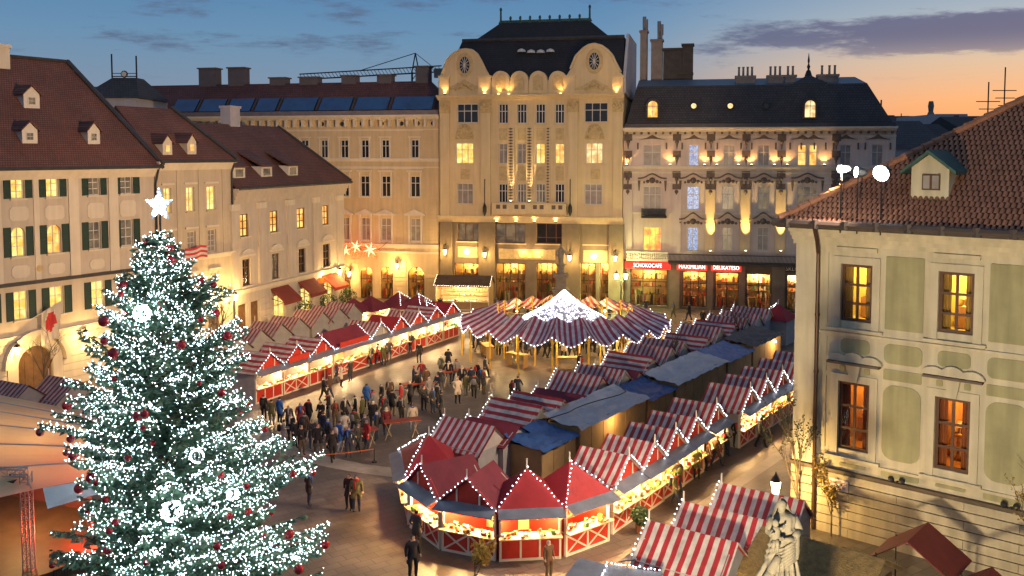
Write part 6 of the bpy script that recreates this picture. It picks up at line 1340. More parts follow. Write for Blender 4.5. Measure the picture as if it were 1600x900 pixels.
# ------------------------------------------------------------------ street lamps
def street_lamp(p, h, label, e=200, arms=1, col=(1, .7, .35), off=(0, -.45)):
    t = thing('street_lamp', label, 'street lamp', (p[0], p[1], 0), 0, 'street lamps'); b = MB(); b.lathe((0, 0, 0), [(.2, 0), (.18, .4), (.08, .6), (.06, h - .5), (.1, h - .45)], 8); b.obj('post', iron, t)
    for k in range(arms):
        x = 0 if arms == 1 else (-.5, .5)[k]
        b = MB(); 
        if arms > 1: b.tube((0, 0, h - .5), (x, 0, h - .3), .04)
        b.lathe((x, 0, h), [(.24, .28), (.18, .40), (.06, .55), (.02, .7)], 6); b.lathe((x, 0, h), [(.1, -.42), (.14, -.28)], 6); b.obj('lantern_cap', iron, t)
        b = MB(); b.lathe((x, 0, h), [(.13, -.28), (.22, .27)], 6); b.obj('lamp_glass', warmw, t); lamp(t, (x + off[0], off[1], h - .1), e, col, .12)
sl_ = pd(1212, 762, 38.8); street_lamp(sl_, sl_.z, 'lit street lantern between the striped stall and the ivy on the cream house', 330, 1, (1, .66, .22), (.42, .12))
sl2 = gp(970, 484); street_lamp(sl2, pd(970, 432, sl2.y).z, 'two-armed lit street lantern by the palace corner before the chocolate shop', 300, 2, (.85, 1, .35))
# ------------------------------------------------------------------ small tables, benches, rope, crates
for i, (x, y, rz) in enumerate(((628, 683, 20), (712, 600, 30), (655, 622, 15), (560, 700, 25))):
    p = gp(x, y); t = thing('trestle_table', 'red-topped wooden trestle table ' + ('with nobody standing in front of it', 'close to the round tent', 'in the thick of the crowd', 'at the edge of the crowd near the tree')[i], 'table', p, R(rz)); b = MB(); b.box(-1.1, 1.1, -.35, .35, .98, 1.03); b.obj('table_top', mat('red_table', (.40, .07, .03), .6, .2), t)
    for sx in (-.8, .8):
        b = MB(); b.tube((sx - .25, -.3, 0), (sx + .2, .0, .98), .03, n=4); b.tube((sx + .25, .3, 0), (sx - .2, 0, .98), .03, n=4); b.obj('trestle', cnt, t)
A, C_ = gp(455, 733), gp(585, 722); t = thing('rope_barrier', 'orange rope barrier on low posts before the crowd', 'barrier', A); b = MB(); v_ = C_ - A
for k in (0, 1): p = v_ * k; b.tube((p.x, p.y, 0), (p.x, p.y, .75), .03, n=5); b.lathe((p.x, p.y, 0), [(.16, 0), (.14, .05)], 8)
b.obj('post', iron, t); b = MB(); b.path([(v_.x * k / 8, v_.y * k / 8, .72 - .1 * math.sin(math.pi * k / 8)) for k in range(9)], .025, 5); b.obj('rope', mat('orange_rope', (.5, .12, .03), .7), t)
# dark awnings at the bottom edge
for i, (x, y) in enumerate(((928, 906), (985, 916))):
    p = gp(x, y, 2.2); t = thing('parasol_roof', 'dark grey flat stall awning ' + ('left by itself on the paving', 'trimmed with fairy lights beside the striped stall')[i], 'awning', (p.x, p.y, 0), R(-30 + 12 * i)); b = MB(); b.prism([(-.95, -.8, 2.1), (.95, -.8, 2.1), (.95, .8, 2.4), (-.95, .8, 2.4)], (0, 0, .05)); b.obj('awning_cloth', awn, t); b = MB()
    for sx in (-.85, .85): b.tube((sx, -.7, 0), (sx, -.7, 2.12), .03, n=4); b.tube((sx, .7, 0), (sx, .7, 2.38), .03, n=4)
    b.obj('frame', iron, t); b = MB(); b.box(-.9, .9, -.65, .65, .8, .85); b.obj('counter', cnt, t)
    if i: b = MB(); edge_bulbs(b, [(-.95, -.8, 2.2), (-.95, .8, 2.5), (.95, .8, 2.5)], .12); b.obj('fairy_lights', bulb, t, kind='stuff')
# red open tents under the cream house
for i, (x, y, w_, d_) in enumerate(((1437, 833, 2.3, 2.3), (1540, 905, 2.4, 2.0))):
    u_, _ = FG.at(x, 850, 3); p = gp(x, y, 3.0); t = thing('canopy_tent', 'dark red open canopy tent against the banded wall, ' + ('its pitched roof on thin metal posts', 'the low one below the yellow-leaved tree')[i], 'tent', (p.x, p.y, 0), R(-41)); rz = 3.0; ez = 2.0; b = MB()
    b.prism([(-.06, -d_/2, rz), (w_/2 + .3, -d_/2, ez), (w_/2 + .3, -d_/2, ez + .04), (-.06, -d_/2, rz + .04)], (0, d_, 0)); b.prism([(-w_/2 - .3, -d_/2, ez), (-.061, -d_/2, rz), (-.061, -d_/2, rz + .04), (-w_/2 - .3, -d_/2, ez + .04)], (0, d_, 0)); b.obj('canopy', mat('tent_wine', (.17, .02, .016), .7, .2), t)
    for sx in (-w_/2, w_/2):
        for sy in (-d_/2 + .1, d_/2 - .1): b = MB(); b.tube((sx, sy, 0), (sx, sy, ez + .3), .03, n=5); b.obj('post', iron, t)
# straw-covered nativity roof behind the statue
p = gp(1275, 880, 2.4); t = thing('straw_hut', 'straw-roofed wooden hut behind the statue', 'hut', (p.x, p.y, 0), R(-41)); b = MB(); rr = random.Random(5)
b.prism([(-2.2, -1.6, 1.9), (2.2, -1.6, 1.9), (2.2, .4, 2.9), (-2.2, .4, 2.9)], (0, 0, .12)); b.prism([(-2.2, .4, 2.9), (2.2, .4, 2.9), (2.2, 2, 2.1), (-2.2, 2, 2.1)], (0, 0, .12)); b.obj('roof', mat('straw_mat', (.20, .13, .05), .9, .4, 4, .8, 20), t)
b = MB()
for k in range(1400):
    x, y = rr.uniform(-2.3, 2.3), rr.uniform(-1.8, 2.0); z = 1.9 + (y + 1.6) * .5 if y < .4 else 2.9 - (y - .4) * .5; a = rr.uniform(0, 6.28); l_ = rr.uniform(.1, .3); b.poly([(x, y, z + .13), (x + .02, y + .02, z + .13), (x + l_ * math.cos(a), y + l_ * math.sin(a), z + .13 + rr.uniform(-.05, .1))])
b.obj('straw', mat('straw', (.34, .23, .08), .9, .3), t, kind='stuff'); b = MB(); b.box(-2, 2, -1.3, -1.22, 0, 2.0); b.box(-2, -1.92, -1.22, 1.7, 0, 2.1); b.box(1.92, 2, -1.22, 1.7, 0, 2.1); b.obj('hut_wall', wood, t)

# ================================================================== stage at the left
tp = gp(47, 932); tr = thing('stage', 'covered concert stage with beige fabric roof and red-lit back wall', 'stage', (0, 0, 0))
alu = mat('aluminium_truss', (.45, .43, .40), .4, .1, metal=.6); cv = mat('stage_canvas', (.74, .57, .33), .75, .12, .6, .3, 3)  # canvas yellowed: the warmth of lamplight is put into its colour
ct = cv.node_tree; pb = ct.nodes['Principled BSDF']; tl_ = N(ct, 'ShaderNodeBsdfTranslucent', ins={0: (.75, .55, .3, 1)}); ms = N(ct, 'ShaderNodeMixShader', ins={0: .3}); ct.links.new(pb.outputs[0], ms.inputs[1]); ct.links.new(tl_.outputs[0], ms.inputs[2]); ct.links.new(ms.outputs[0], ct.nodes['Material Output'].inputs[0])
P1, P2, P3, P4 = gp(-90, 600, 5.7), gp(128, 642, 5.4), gp(152, 738, 4.3), gp(-90, 800, 4.3)
b = MB(); nu, nv = 16, 36
def C(u, v):
    p = P1.lerp(P2, u).lerp(P4.lerp(P3, u), v); return p + Vector((0, 0, .75 * math.sin(math.pi * v) * (.4 + .6 * (1 - u)) - .16 * abs(math.sin(v * math.pi * 6)) - .25 * (u ** 3) * v))
for i in range(nu):
    for j in range(nv): b.poly([C(i/nu, j/nv), C((i+1)/nu, j/nv), C((i+1)/nu, (j+1)/nv), C(i/nu, (j+1)/nv)])
b.obj('canopy', cv, tr, smooth=True)
for k in range(1, 6):
    s = MB(); s.path([C(j / 16, k / 6) + Vector((0, 0, -.03)) for j in range(17)], .045, 6); s.obj('canopy_rib', alu, tr)
b = MB(); q0, q1, q2 = C(1, 1), C(1, .35), C(.62, 1)
b.prism([q0, q2, q2 + Vector((.2, -.1, -.75)), q0 + Vector((0, 0, -.6))], (0, .03, 0)); b.prism([q0, q1, q1 + Vector((0, 0, -.5)), q0 + Vector((0, 0, -.6))], (.03, 0, 0)); b.obj('valance', mat('pale_valance', (.52, .52, .56), .7, .1), tr)
gb = P1.lerp(P2, .0); w0, w1 = Vector((P1.x, P1.y, 0)), Vector((P2.x, P2.y, 0)); rw = mat('stage_back_cloth', (.22, .05, .035), .85, .2)
b = MB(); b.prism([w0 + Vector((0, 0, 1.0)), w1 + Vector((0, 0, 1.0)), w1 + Vector((0, 0, 5.35)), w0 + Vector((0, 0, 5.65))], (0, .06, 0)); b.obj('back_wall', rw, tr)
sd = Vector((P3.x, P3.y, 0)); b = MB(); b.prism([w1 + Vector((-.1, -.05, 1.0)), sd.lerp(w1, .35) + Vector((-.1, 0, 1.0)), sd.lerp(w1, .35) + Vector((-.1, 0, 4.0)), w1 + Vector((-.1, -.05, 5.2))], (.06, 0, 0)); b.obj('side_wall', rw, tr)
fl_ = Vector((P4.x, P4.y, 0)); b = MB(); b.prism([w0, w1, sd, fl_], (0, 0, 1.0)); b.obj('stage_floor', mat('stage_deck', (.10, .055, .035), .6, .3), tr)
def truss(a, c, name, w_=.30):
    b = MB(); a = Vector(a); c = Vector(c); d = (c - a); n = max(2, int(d.length / .32)); q = d.to_track_quat('Z', 'Y'); cs = [q @ Vector((sx * w_/2, sy * w_/2, 0)) for sx, sy in ((-1,-1),(1,-1),(1,1),(-1,1))]
    for o_ in cs: b.tube(a + o_, c + o_, .028, n=5)
    for k in range(n):
        p0, p1 = a + d * (k / n), a + d * ((k + 1) / n)
        for e in range(4): b.tube(p0 + cs[e], p1 + cs[(e + 1) % 4], .014, n=4); b.tube(p0 + cs[e], p0 + cs[(e + 1) % 4], .014, n=4)
    return b.obj(name, alu, tr)
tz = pd(47, 738, tp.y).z; truss((tp.x, tp.y, 0), (tp.x, tp.y, tz), 'truss_tower'); lt = pd(-120, 770, tp.y + .5); truss((tp.x, tp.y, tz), (lt.x, lt.y, tz - .1), 'truss_beam', .26)
b = MB(); b.tube((tp.x, tp.y, tz - .2), C(.55, .98), .03); b.obj('canopy_stay', alu, tr)
lp = pd(14, 757, tp.y); b = MB(); b.box(lp.x - .28, lp.x + .28, lp.y - .2, lp.y + .12, lp.z - .2, lp.z + .18); b.tube((lp.x, lp.y, lp.z + .1), (lp.x, lp.y + .1, tz - .1), .03); b.obj('stage_lamp', iron, tr)
b = MB(); b.box(lp.x - .22, lp.x + .22, lp.y - .215, lp.y - .2, lp.z - .14, lp.z + .12); b.obj('stage_lamp_glass', mat('lamp_lens', (.1, .1, .1), .2), tr)
for (x, y, z, e, c_) in ((-9.6, 0, .4, 260, (1, .05, .02)), (-3.0, 0, .4, 160, (1, .06, .02))):
    p = Vector((tp.x + (1.4 if x < -5 else 3.4), tp.y + (2.5 if x < -5 else 3.5), 1.0)); b = MB(); b.box(p.x - .12, p.x + .12, p.y - .1, p.y + .1, 1.0, 1.3); b.obj('floor_spot', iron, tr); b = MB(); b.box(p.x - .1, p.x + .1, p.y - .08, p.y + .08, 1.301, 1.32); b.obj('floor_spot_glass', glow('red_spot_glass', (1, .05, .02), 8) if 'red_spot_glass' not in MATS else MATS['red_spot_glass'], tr); lamp(tr, p + Vector((0, 0, .55)), e, c_, .1)
b = MB(); b.ball((fl_.x * .5 + w0.x * .5 + 3.2, (fl_.y + w0.y) / 2, 3.5), .12, 8); b.tube((fl_.x * .5 + w0.x * .5 + 3.2, (fl_.y + w0.y) / 2, 3.6), (fl_.x * .5 + w0.x * .5 + 3.2, (fl_.y + w0.y) / 2, 4.6), .02); b.obj('added_stage_bulb', hotb, tr); lamp(tr, (fl_.x * .5 + w0.x * .5 + 3.2, (fl_.y + w0.y) / 2, 3.25), 240, (1, .6, .2), .15)  # added bulb and lamp under the canopy, to make its cloth glow
# railing along the stage
A, C2 = gp(85, 935), gp(215, 880); rl = thing('crowd_railing', 'low metal railing between stage and Christmas tree', 'railing', A); v_ = C2 - A; b = MB()
b.tube((0, 0, 1.05), (v_.x, v_.y, 1.05), .03); b.tube((0, 0, .12), (v_.x, v_.y, .12), .025); b.obj('rail', iron, rl)
for k in range(34): q = v_ * (k / 33); b = MB(); b.tube((q.x, q.y, 0), (q.x, q.y, 1.05), .014, n=4); b.obj('bar', iron, rl)

# ================================================================== Christmas tree
tb = gp(263, 935); s_ = FPX / tb.y; HT = 13.75
xt = thing('christmas_tree', 'tall fir Christmas tree covered with white fairy lights and red baubles', 'tree', tb)
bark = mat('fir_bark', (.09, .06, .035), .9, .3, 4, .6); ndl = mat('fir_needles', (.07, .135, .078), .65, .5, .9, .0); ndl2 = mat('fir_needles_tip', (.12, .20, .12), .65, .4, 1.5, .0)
b = MB(); b.tube((0, 0, 0), (0, 0, HT * .5), .30, .18, 10); b.tube((0, 0, HT * .5), (0.05, 0, HT), .18, .03, 8); b.obj('trunk', bark, xt)
rr = random.Random(21)
prof = [(14.3, .05), (13.5, .35), (12.5, 1.0), (11.0, 1.9), (9.3, 2.75), (7.9, 3.2), (5.5, 3.5), (3.1, 3.95), (1.4, 4.2), (.5, 3.9)]
def crown(z):
    for (z1, r1), (z0, r0) in zip(prof, prof[1:]):
        if z0 <= z <= z1: return r0 + (r1 - r0) * (z - z0) / (z1 - z0)
    return 4.0
b = MB(); br = MB(); pts_l = []; tips = []
z = 1.0; nb = 0
while z < HT - .05:
    r = crown(z); k = max(4, int(4 + r * 1.7)); a0 = rr.uniform(0, 6.28)
    for i in range(k):
        a = a0 + 2 * math.pi * i / k + rr.uniform(-.25, .25); ln = r * (1 + (.30 if z < 5.5 else .02) * math.cos(a)) * rr.uniform(.72, 1.06) * (1 + .19 * math.sin(3 * a + z * 1.3) + .14 * math.sin(z * 2.9 + 2 * a)); dark = math.sin(3 * a + 1.3 * z) * math.sin(1.9 * z + a) > .46; zz = z + rr.uniform(-.12, .12)
        dz = .18 * ln if z < 9 else .35 * ln
        n = max(3, int(ln / .16)); prev = None
        for j in range(n + 1):
            t = j / n; p = Vector((math.cos(a) * ln * t, math.sin(a) * ln * t, zz - .22 * ln * math.sin(math.pi * min(t, .75)) * (.9 if z < 10 else .2) + dz * t * t))
            if prev is not None: br.tube(prev, p, .05 * (1 - t) + .012, n=4, cap=False)
            if t > .18:
                # side twigs carry flat fans of needles
                for sgn in (-1, 1):
                    tl = (.34 + .30 * ln / 4) * (1.05 - t) * 1.3 + .16; da = a + sgn * rr.uniform(.6, 1.05); e = p + Vector((math.cos(da) * tl, math.sin(da) * tl, rr.uniform(-.14, .07)))
                    side = Vector((-math.sin(da), math.cos(da), 0))
                    m = max(2, int(tl / .12))
                    for q in range(m):
                        c0 = p.lerp(e, q / m); c1 = p.lerp(e, (q + 1.5) / m); wq = .11 * rr.uniform(.7, 1.3); dn = Vector((0, 0, rr.uniform(-.20, .05)))
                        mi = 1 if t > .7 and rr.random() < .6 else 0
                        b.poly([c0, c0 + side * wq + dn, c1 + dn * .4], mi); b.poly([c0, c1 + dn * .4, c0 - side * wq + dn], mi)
                        if rr.random() < .35: b.poly([c0, c1, c0 + Vector((0, 0, .07))], mi)
                    if rr.random() < (.05 if dark else .62) * (.3 + t): pts_l.append(e + Vector((0, 0, .03)))
                for q in range(5):
                    if rr.random() < (.07 if dark else .88): pts_l.append(p + Vector((rr.uniform(-.18, .18), rr.uniform(-.18, .18), rr.uniform(-.14, .14))))
            prev = p
        tips.append((prev, a, ln))
    z += .27 if z < 10 else .22
br.obj('bough', bark, xt, fixn=False)
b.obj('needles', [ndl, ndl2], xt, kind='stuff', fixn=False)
fl = MB(); rr.shuffle(pts_l)
for p in pts_l:
    fl.octa(p, .0115 if rr.random() < .8 else .019)
tree_b = glow('tree_fairy_bulb', (.74, .90, 1.0), 16.0); fl.obj('fairy_lights', tree_b, xt, kind='stuff')
print('tree lights', len(fl.f) // 8, 'needle faces', len(b.f))
# star on the top
st = thing('tree_star', 'white illuminated five-pointed star on top of the Christmas tree', 'star', tb + Vector((.05, 0, HT - .05)))
b = MB(); zc = .95; R0, R1_ = .52, .23; pts = []
for k in range(10): a = R(90 + 36 * k); r_ = R0 if k % 2 == 0 else R1_; pts.append((r_ * math.cos(a), -.06, zc + 1.2 * r_ * math.sin(a)))
for k in range(10):
    b.poly([(0, -.17, zc), pts[k], pts[(k + 1) % 10]]); b.poly([(0, .17, zc), (pts[(k+1) % 10][0], .06, pts[(k+1) % 10][2]), (pts[k][0], .06, pts[k][2])]); b.poly([pts[k], (pts[k][0], .06, pts[k][2]), (pts[(k+1)%10][0], .06, pts[(k+1)%10][2]), pts[(k+1)%10]])
b.obj('star_body', glow('star_white', (.60, .72, .85), .35, (.18, .26, .36), 7), st); b = MB(); b.tube((0, 0, -.2), (0, 0, zc), .04); b.obj('star_rod', iron, st); b = MB()
for k in range(150):
    i_ = rr.randrange(10); u_, v_ = sorted((rr.random(), rr.random())); p = Vector((0, -.19, zc)) * u_ + Vector(pts[i_]) * (v_ - u_) + Vector(pts[(i_ + 1) % 10]) * (1 - v_); b.octa((p.x, p.y - .03, p.z), .016)
b.obj('star_bulbs', tree_b, st, kind='stuff')
# baubles hung near the bough tips that face outwards
redbm = mat('red_bauble', (.42, .012, .018), .18, .25, 5, .0, spec=.7); front = [t for t in tips if t[0].y < 1.8]; rr.shuffle(front)
bm_ = MB(); bm_.ball((0, 0, 0), 1.0, 12); cap_ = MB(); cap_.tube((0, 0, .95), (0, 0, 1.2), .18, n=6); cap_.tube((0, 0, 1.2), (0, 0, 1.9), .04, n=4)
ball_me = bm_.mesh('bauble', redbm, True); cap_me = cap_.mesh('bauble_cap', mat('gold_cap', (.6, .4, .1), .3, .1, metal=.8))
goldbm = mat('gold_bauble', (.5, .3, .06), .2, .2, 5, 0, metal=.6)
for i, (p, a, ln) in enumerate(front[:92]):
    r_ = rr.choice((.10, .12, .14, .18)); pos = tb + p + Vector((math.cos(a) * .05, math.sin(a) * .05 - .05, -r_ * 1.7))
    big = r_ > .15
    o = bpy.data.objects.new('bauble', ball_me); COL.objects.link(o); o.location = pos; o.scale = (r_, r_, r_); tag(o, 'larger shiny red bauble hanging in the Christmas tree' if big else 'small shiny red bauble hanging in the Christmas tree', 'bauble', 'large red baubles' if big else 'small red baubles')
    c = bpy.data.objects.new('bauble_cap', cap_me); COL.objects.link(c); c.parent = o
# lit ornaments made of bulbs
for i, (px, py, r_, lab) in enumerate(((222, 490, .27, 'dense white light ball in the upper half of the tree'), (268, 798, .34, 'large clustered white light ornament low on the trunk'), (308, 713, .22, 'thin glowing ring ornament on the lower boughs'), (364, 772, .2, 'glowing wire ball at the tree flank'))):
    h_ = pd(px, py, tb.y); rz_ = crown(max(.6, min(14, h_.z))); p = pd(px, py, tb.y - math.sqrt(max(.3, (rz_ * .92) ** 2 - (h_.x - tb.x) ** 2)))
    t = thing('light_ornament', lab, 'ornament', p); b = MB()
    for k in range(90 if i < 2 else 36):
        v_ = Vector((rr.gauss(0, 1), rr.gauss(0, 1), rr.gauss(0, 1))).normalized() * r_
        if i == 2: v_ = Vector((math.cos(k * .143), 0, math.sin(k * .143))) * r_
        b.octa(v_, .032)
    b.obj('bulbs', tree_b, t, kind='stuff'); b = MB()
    for k in range(4): a = R(45 * k); b.path([(r_ * .97 * math.cos(q * .524) * math.cos(a), r_ * .97 * math.cos(q * .524) * math.sin(a), r_ * .97 * math.sin(q * .524)) for q in range(13)], .008, 3)
    b.tube((0, 0, r_ * .9), (0, .25, r_ + .25), .01, n=3); b.obj('wire_frame', alu, t)

# ================================================================== bare trees, ivy, shrubs
leafy = mat('yellow_leaf', (.35, .22, .03), .7, .35, 3, 0); ivy_m = mat('ivy_leaf', (.07, .075, .02), .7, .4, 3, 0); shr = mat('shrub_leaf', (.035, .075, .02), .7, .4, 3, 0); twig = mat('twig_bark', (.10, .07, .05), .9, .3)
def branchy(p, h, label, leaves=0, lm=leafy, seed=1, spread=.5, name='bare_tree', r0=.07):
    rr = random.Random(seed); t = thing(name, label, 'tree', (p[0], p[1], p[2] if len(p) > 2 else 0)); tk = MB(); cr_ = MB(); lv = MB()
    def grow(a, d, l_, r, lev):
        e = a + d * l_; (tk if lev == 0 else cr_).tube(a, e, r, r * .65, 6 if lev < 2 else 4, cap=False)
        if leaves and lev >= 2:
            for k in range(leaves): c = a.lerp(e, rr.random()) + Vector((rr.uniform(-.1, .1), rr.uniform(-.1, .1), rr.uniform(-.1, .1))); s = rr.uniform(.035, .075); v = Vector((rr.gauss(0, 1), rr.gauss(0, 1), rr.gauss(0, 1))).normalized(); w_ = v.orthogonal().normalized(); lv.poly([c - v * s, c + w_ * s * .6, c + v * s, c - w_ * s * .6])
        if lev < 4:
            for k in range(3 if lev else 5):
                b_ = a.lerp(e, rr.uniform(.45, 1) if lev else rr.uniform(.4, 1)); dd_ = (d + Vector((rr.uniform(-1, 1), rr.uniform(-1, 1), rr.uniform(-.1, .8))) * spread * 1.5).normalized(); grow(b_, dd_, l_ * rr.uniform(.5, .72), r * .55, lev + 1)
    grow(Vector((0, 0, 0)), Vector((0, 0, 1)), h * .5, r0, 0); tk.obj('trunk', twig, t, fixn=False); cr_.obj('crown', twig, t, fixn=False)
    if leaves: lv.obj('leaves', lm, t, kind='stuff', fixn=False)
branchy(gp(1158, 562), 5.2, 'bare young tree among the grey tarp roofs near the far striped stalls', seed=3)
branchy(gp(1049, 606), 4.4, 'small bare tree by the creased grey tarp roof', seed=8)
branchy(gp(70, 625), 5.0, 'bare young tree before the arched gate', seed=5)
branchy(gp(345, 555), 5.0, 'bare young tree before the sand-coloured townhouse', seed=6)
p = FG.world((10.6, -1.6, 0)); branchy(p, 6.4, 'thin tree with yellow autumn leaves before the cream house', 5, leafy, 9, .55, 'leafy_tree')
p = FG.world((.35, -.5, 0)); branchy(p, 6.2, 'slender leafy climber at the corner of the cream house', 4, ivy_m, 12, .30, 'climber', .05)
p = FG.world((1.9, -.45, 0)); branchy(p, 3.0, 'low climber with brown leaves by the drainpipe', 4, leafy, 15, .5, 'climber', .04)
p = gp(742, 918); branchy(p, 1.9, 'small shrub with yellowish leaves in the paving before the red stalls', 6, leafy, 17, .6, 'shrub', .04)
def shrub(p, r, h, label, seed, n=500):
    rr = random.Random(seed); t = thing('potted_shrub', label, 'shrub', (p[0], p[1], 0)); b = MB(); b.lathe((0, 0, 0), [(.16, 0), (.22, .35), (.2, .36)], 8); b.obj('pot', mat('clay_pot', (.25, .1, .05), .8), t); b = MB()
    for k in range(n):
        v = Vector((rr.gauss(0, 1), rr.gauss(0, 1), rr.gauss(0, 1))).normalized() * rr.uniform(.55, 1.08); c = Vector((v.x * r, v.y * r, .35 + h / 2 + v.z * h / 2)); s = rr.uniform(.05, .1); w_ = Vector((rr.gauss(0, 1), rr.gauss(0, 1), rr.gauss(0, 1))).normalized(); u_ = w_.orthogonal().normalized(); b.poly([c - w_ * s, c + u_ * s * .6, c + w_ * s, c - u_ * s * .6])
    b.obj('foliage', shr, t, kind='stuff', fixn=False); b = MB(); b.tube((0, 0, .3), (0, 0, .35 + h * .6), .03); b.obj('stem', twig, t)
shrub(gp(1000, 832), .42, .8, 'green potted shrub at the end of the alley before the striped stalls', 1)
for i, px in enumerate((462, 500, 530)): q = FC.world((FC.at(px, 470 - (px - 462) * .4)[0], -1.0, 0)); shrub(q, .9, 2.0, 'dark green potted shrub outside the awninged shops, ' + ('next to the wooden doors', 'between two awnings', 'at the street corner')[i], 20 + i, 700)

# ================================================================== people
skinm = mat('skin', (.50, .30, .21), .6, .08); hairm = [mat('hair_dark', (.03, .02, .015), .7), mat('hair_brown', (.10, .055, .03), .7), mat('knit_grey', (.25, .25, .26), .9), mat('knit_red', (.35, .03, .03), .9), mat('knit_cream', (.6, .52, .42), .9)]
coatc = [('black', (.018, .017, .02)), ('dark blue', (.022, .03, .06)), ('charcoal', (.05, .048, .05)), ('brown', (.11, .06, .035)), ('olive', (.10, .10, .04)), ('maroon', (.16, .02, .03)), ('cream', (.55, .48, .40)), ('bright blue', (.03, .12, .40)), ('red', (.42, .03, .03)), ('grey', (.20, .19, .20))]
trouc = [('dark jeans', (.03, .045, .085)), ('black trousers', (.015, .015, .017)), ('grey trousers', (.13, .125, .13)), ('pale jeans', (.22, .28, .38)), ('brown trousers', (.12, .085, .05))]
coatm = [mat('coat_' + n.replace(' ', '_'), c, .85, .15, 4, .2) for n, c in coatc]; troum = [mat('cloth_' + n.replace(' ', '_'), c, .9, .15, 4, .1) for n, c in trouc]; shoem = mat('shoe_leather', (.02, .018, .016), .5)
def body(name, pose):
    """one continuous skinned figure, 1.74 m tall, facing -y"""
    st_, la, ra, lean, coat = pose
    V = [(0, 0, .95, .135), (0, .0 + lean * .1, 1.15, .135), (0, -lean * .02, 1.36, .155), (0, -lean * .06, 1.50, .065), (0, -lean * .08 - .01, 1.58, .085), (0, -lean * .09 - .015, 1.68, .088)]
    E = [(0, 1), (1, 2), (2, 3), (3, 4), (4, 5)]
    def chain(start, pts):
        p = start
        for q in pts: V.append(q); E.append((p, len(V) - 1)); p = len(V) - 1
    for sx, st in ((-1, st_[0]), (1, st_[1])):
        chain(0, [(sx * .10, 0, .88, .115), (sx * .11, -.05 + st * .5, .50, .075), (sx * .115, st, .10, .052), (sx * .12, st - .14, .05, .045)])
    for sx, arm in ((-1, la), (1, ra)):
        chain(2, [(sx * .19, 0, 1.40, .075), (sx * arm[0][0], arm[0][1], arm[0][2], .058), (sx * arm[1][0], arm[1][1], arm[1][2], .043), (sx * arm[1][0] * .97, arm[1][1] - .05, arm[1][2] - .06, .035)])
    me = bpy.data.meshes.new(name); me.from_pydata([v[:3] for v in V], E, []); ob = bpy.data.objects.new(name, me); COL.objects.link(ob)
    sk = ob.modifiers.new('skin', 'SKIN'); sk.use_smooth_shade = True
    for i, d in enumerate(me.skin_vertices[0].data): d.radius = (V[i][3], V[i][3] * (.78 if i in (0, 1, 2) else 1)); d.use_root = (i == 0)
    ss = ob.modifiers.new('sub', 'SUBSURF'); ss.levels = 1; ss.render_levels = 1
    bpy.context.view_layer.update(); m2 = bpy.data.meshes.new_from_object(ob.evaluated_get(bpy.context.evaluated_depsgraph_get())); bpy.data.objects.remove(ob); bpy.data.meshes.remove(me)
    m2.materials.clear()
    for m in (coatm[0], troum[0], skinm, hairm[0], shoem): m2.materials.append(m)
    hem = .62 if coat else .90
    for v in m2.vertices:
        x, y, z_ = v.co
        if coat and .62 < z_ < .98 and abs(x) < .26: f = 1 + .25 * (.98 - z_) / .36; v.co.x *= f; v.co.y *= f
    for p in m2.polygons:
        c = p.center; i = 1
        if c.z < .09: i = 4
        elif c.z > 1.535: i = 3 if (c.y > -.055 - lean * .08 or c.z > 1.69) else 2
        elif c.z > 1.475 and abs(c.x) < .09: i = 2
        elif c.z > hem: i = 0
        if abs(c.x) > .14 and c.z < 1.2 and i in (0, 1):
            arm = la if c.x < 0 else ra
            if (Vector((abs(c.x), c.y, c.z)) - Vector((arm[1][0], arm[1][1] - .03, arm[1][2] - .03))).length < .075: i = 2
            elif c.z > .7 : i = 0
        p.material_index = i; p.use_smooth = True
    return m2
down = ((.24, .02, 1.14), (.25, -.06, .90)); pock = ((.26, .06, 1.15), (.17, -.10, .98)); hold = ((.24, -.02, 1.14), (.12, -.26, 1.18)); wide = ((.30, .0, 1.18), (.33, -.16, 1.02))
poses = [((0, 0), down, down, 0, True), ((.02, -.02), pock, pock, 0, True), ((-.24, .26), wide, down, .3, False), ((0, .03), hold, hold, .4, True), ((.0, -.03), hold, down, .2, False), ((.2, -.22), down, wide, .3, True)]
pname = ['arms down,', 'hands in pockets,', 'walking', 'holding a cup', 'one hand raised,', 'striding']
bodies = [body('person_body', p) for p in poses]
pk = MB(); pk.lathe((0, .21, .98), [(.02, 0), (.15, .03), (.16, .2), (.13, .36), (.02, .42)], 8, sy=.6); pack_me = pk.mesh('backpack', coatm[2], True)
sc_ = MB(); sc_.lathe((0, -.01, 1.44), [(.085, 0), (.12, .03), (.11, .08), (.07, .09)], 10); sc_.box(-.09, -.01, -.17, -.13, 1.12, 1.46); scarf_me = sc_.mesh('scarf', hairm[3], True)
rr = random.Random(77)
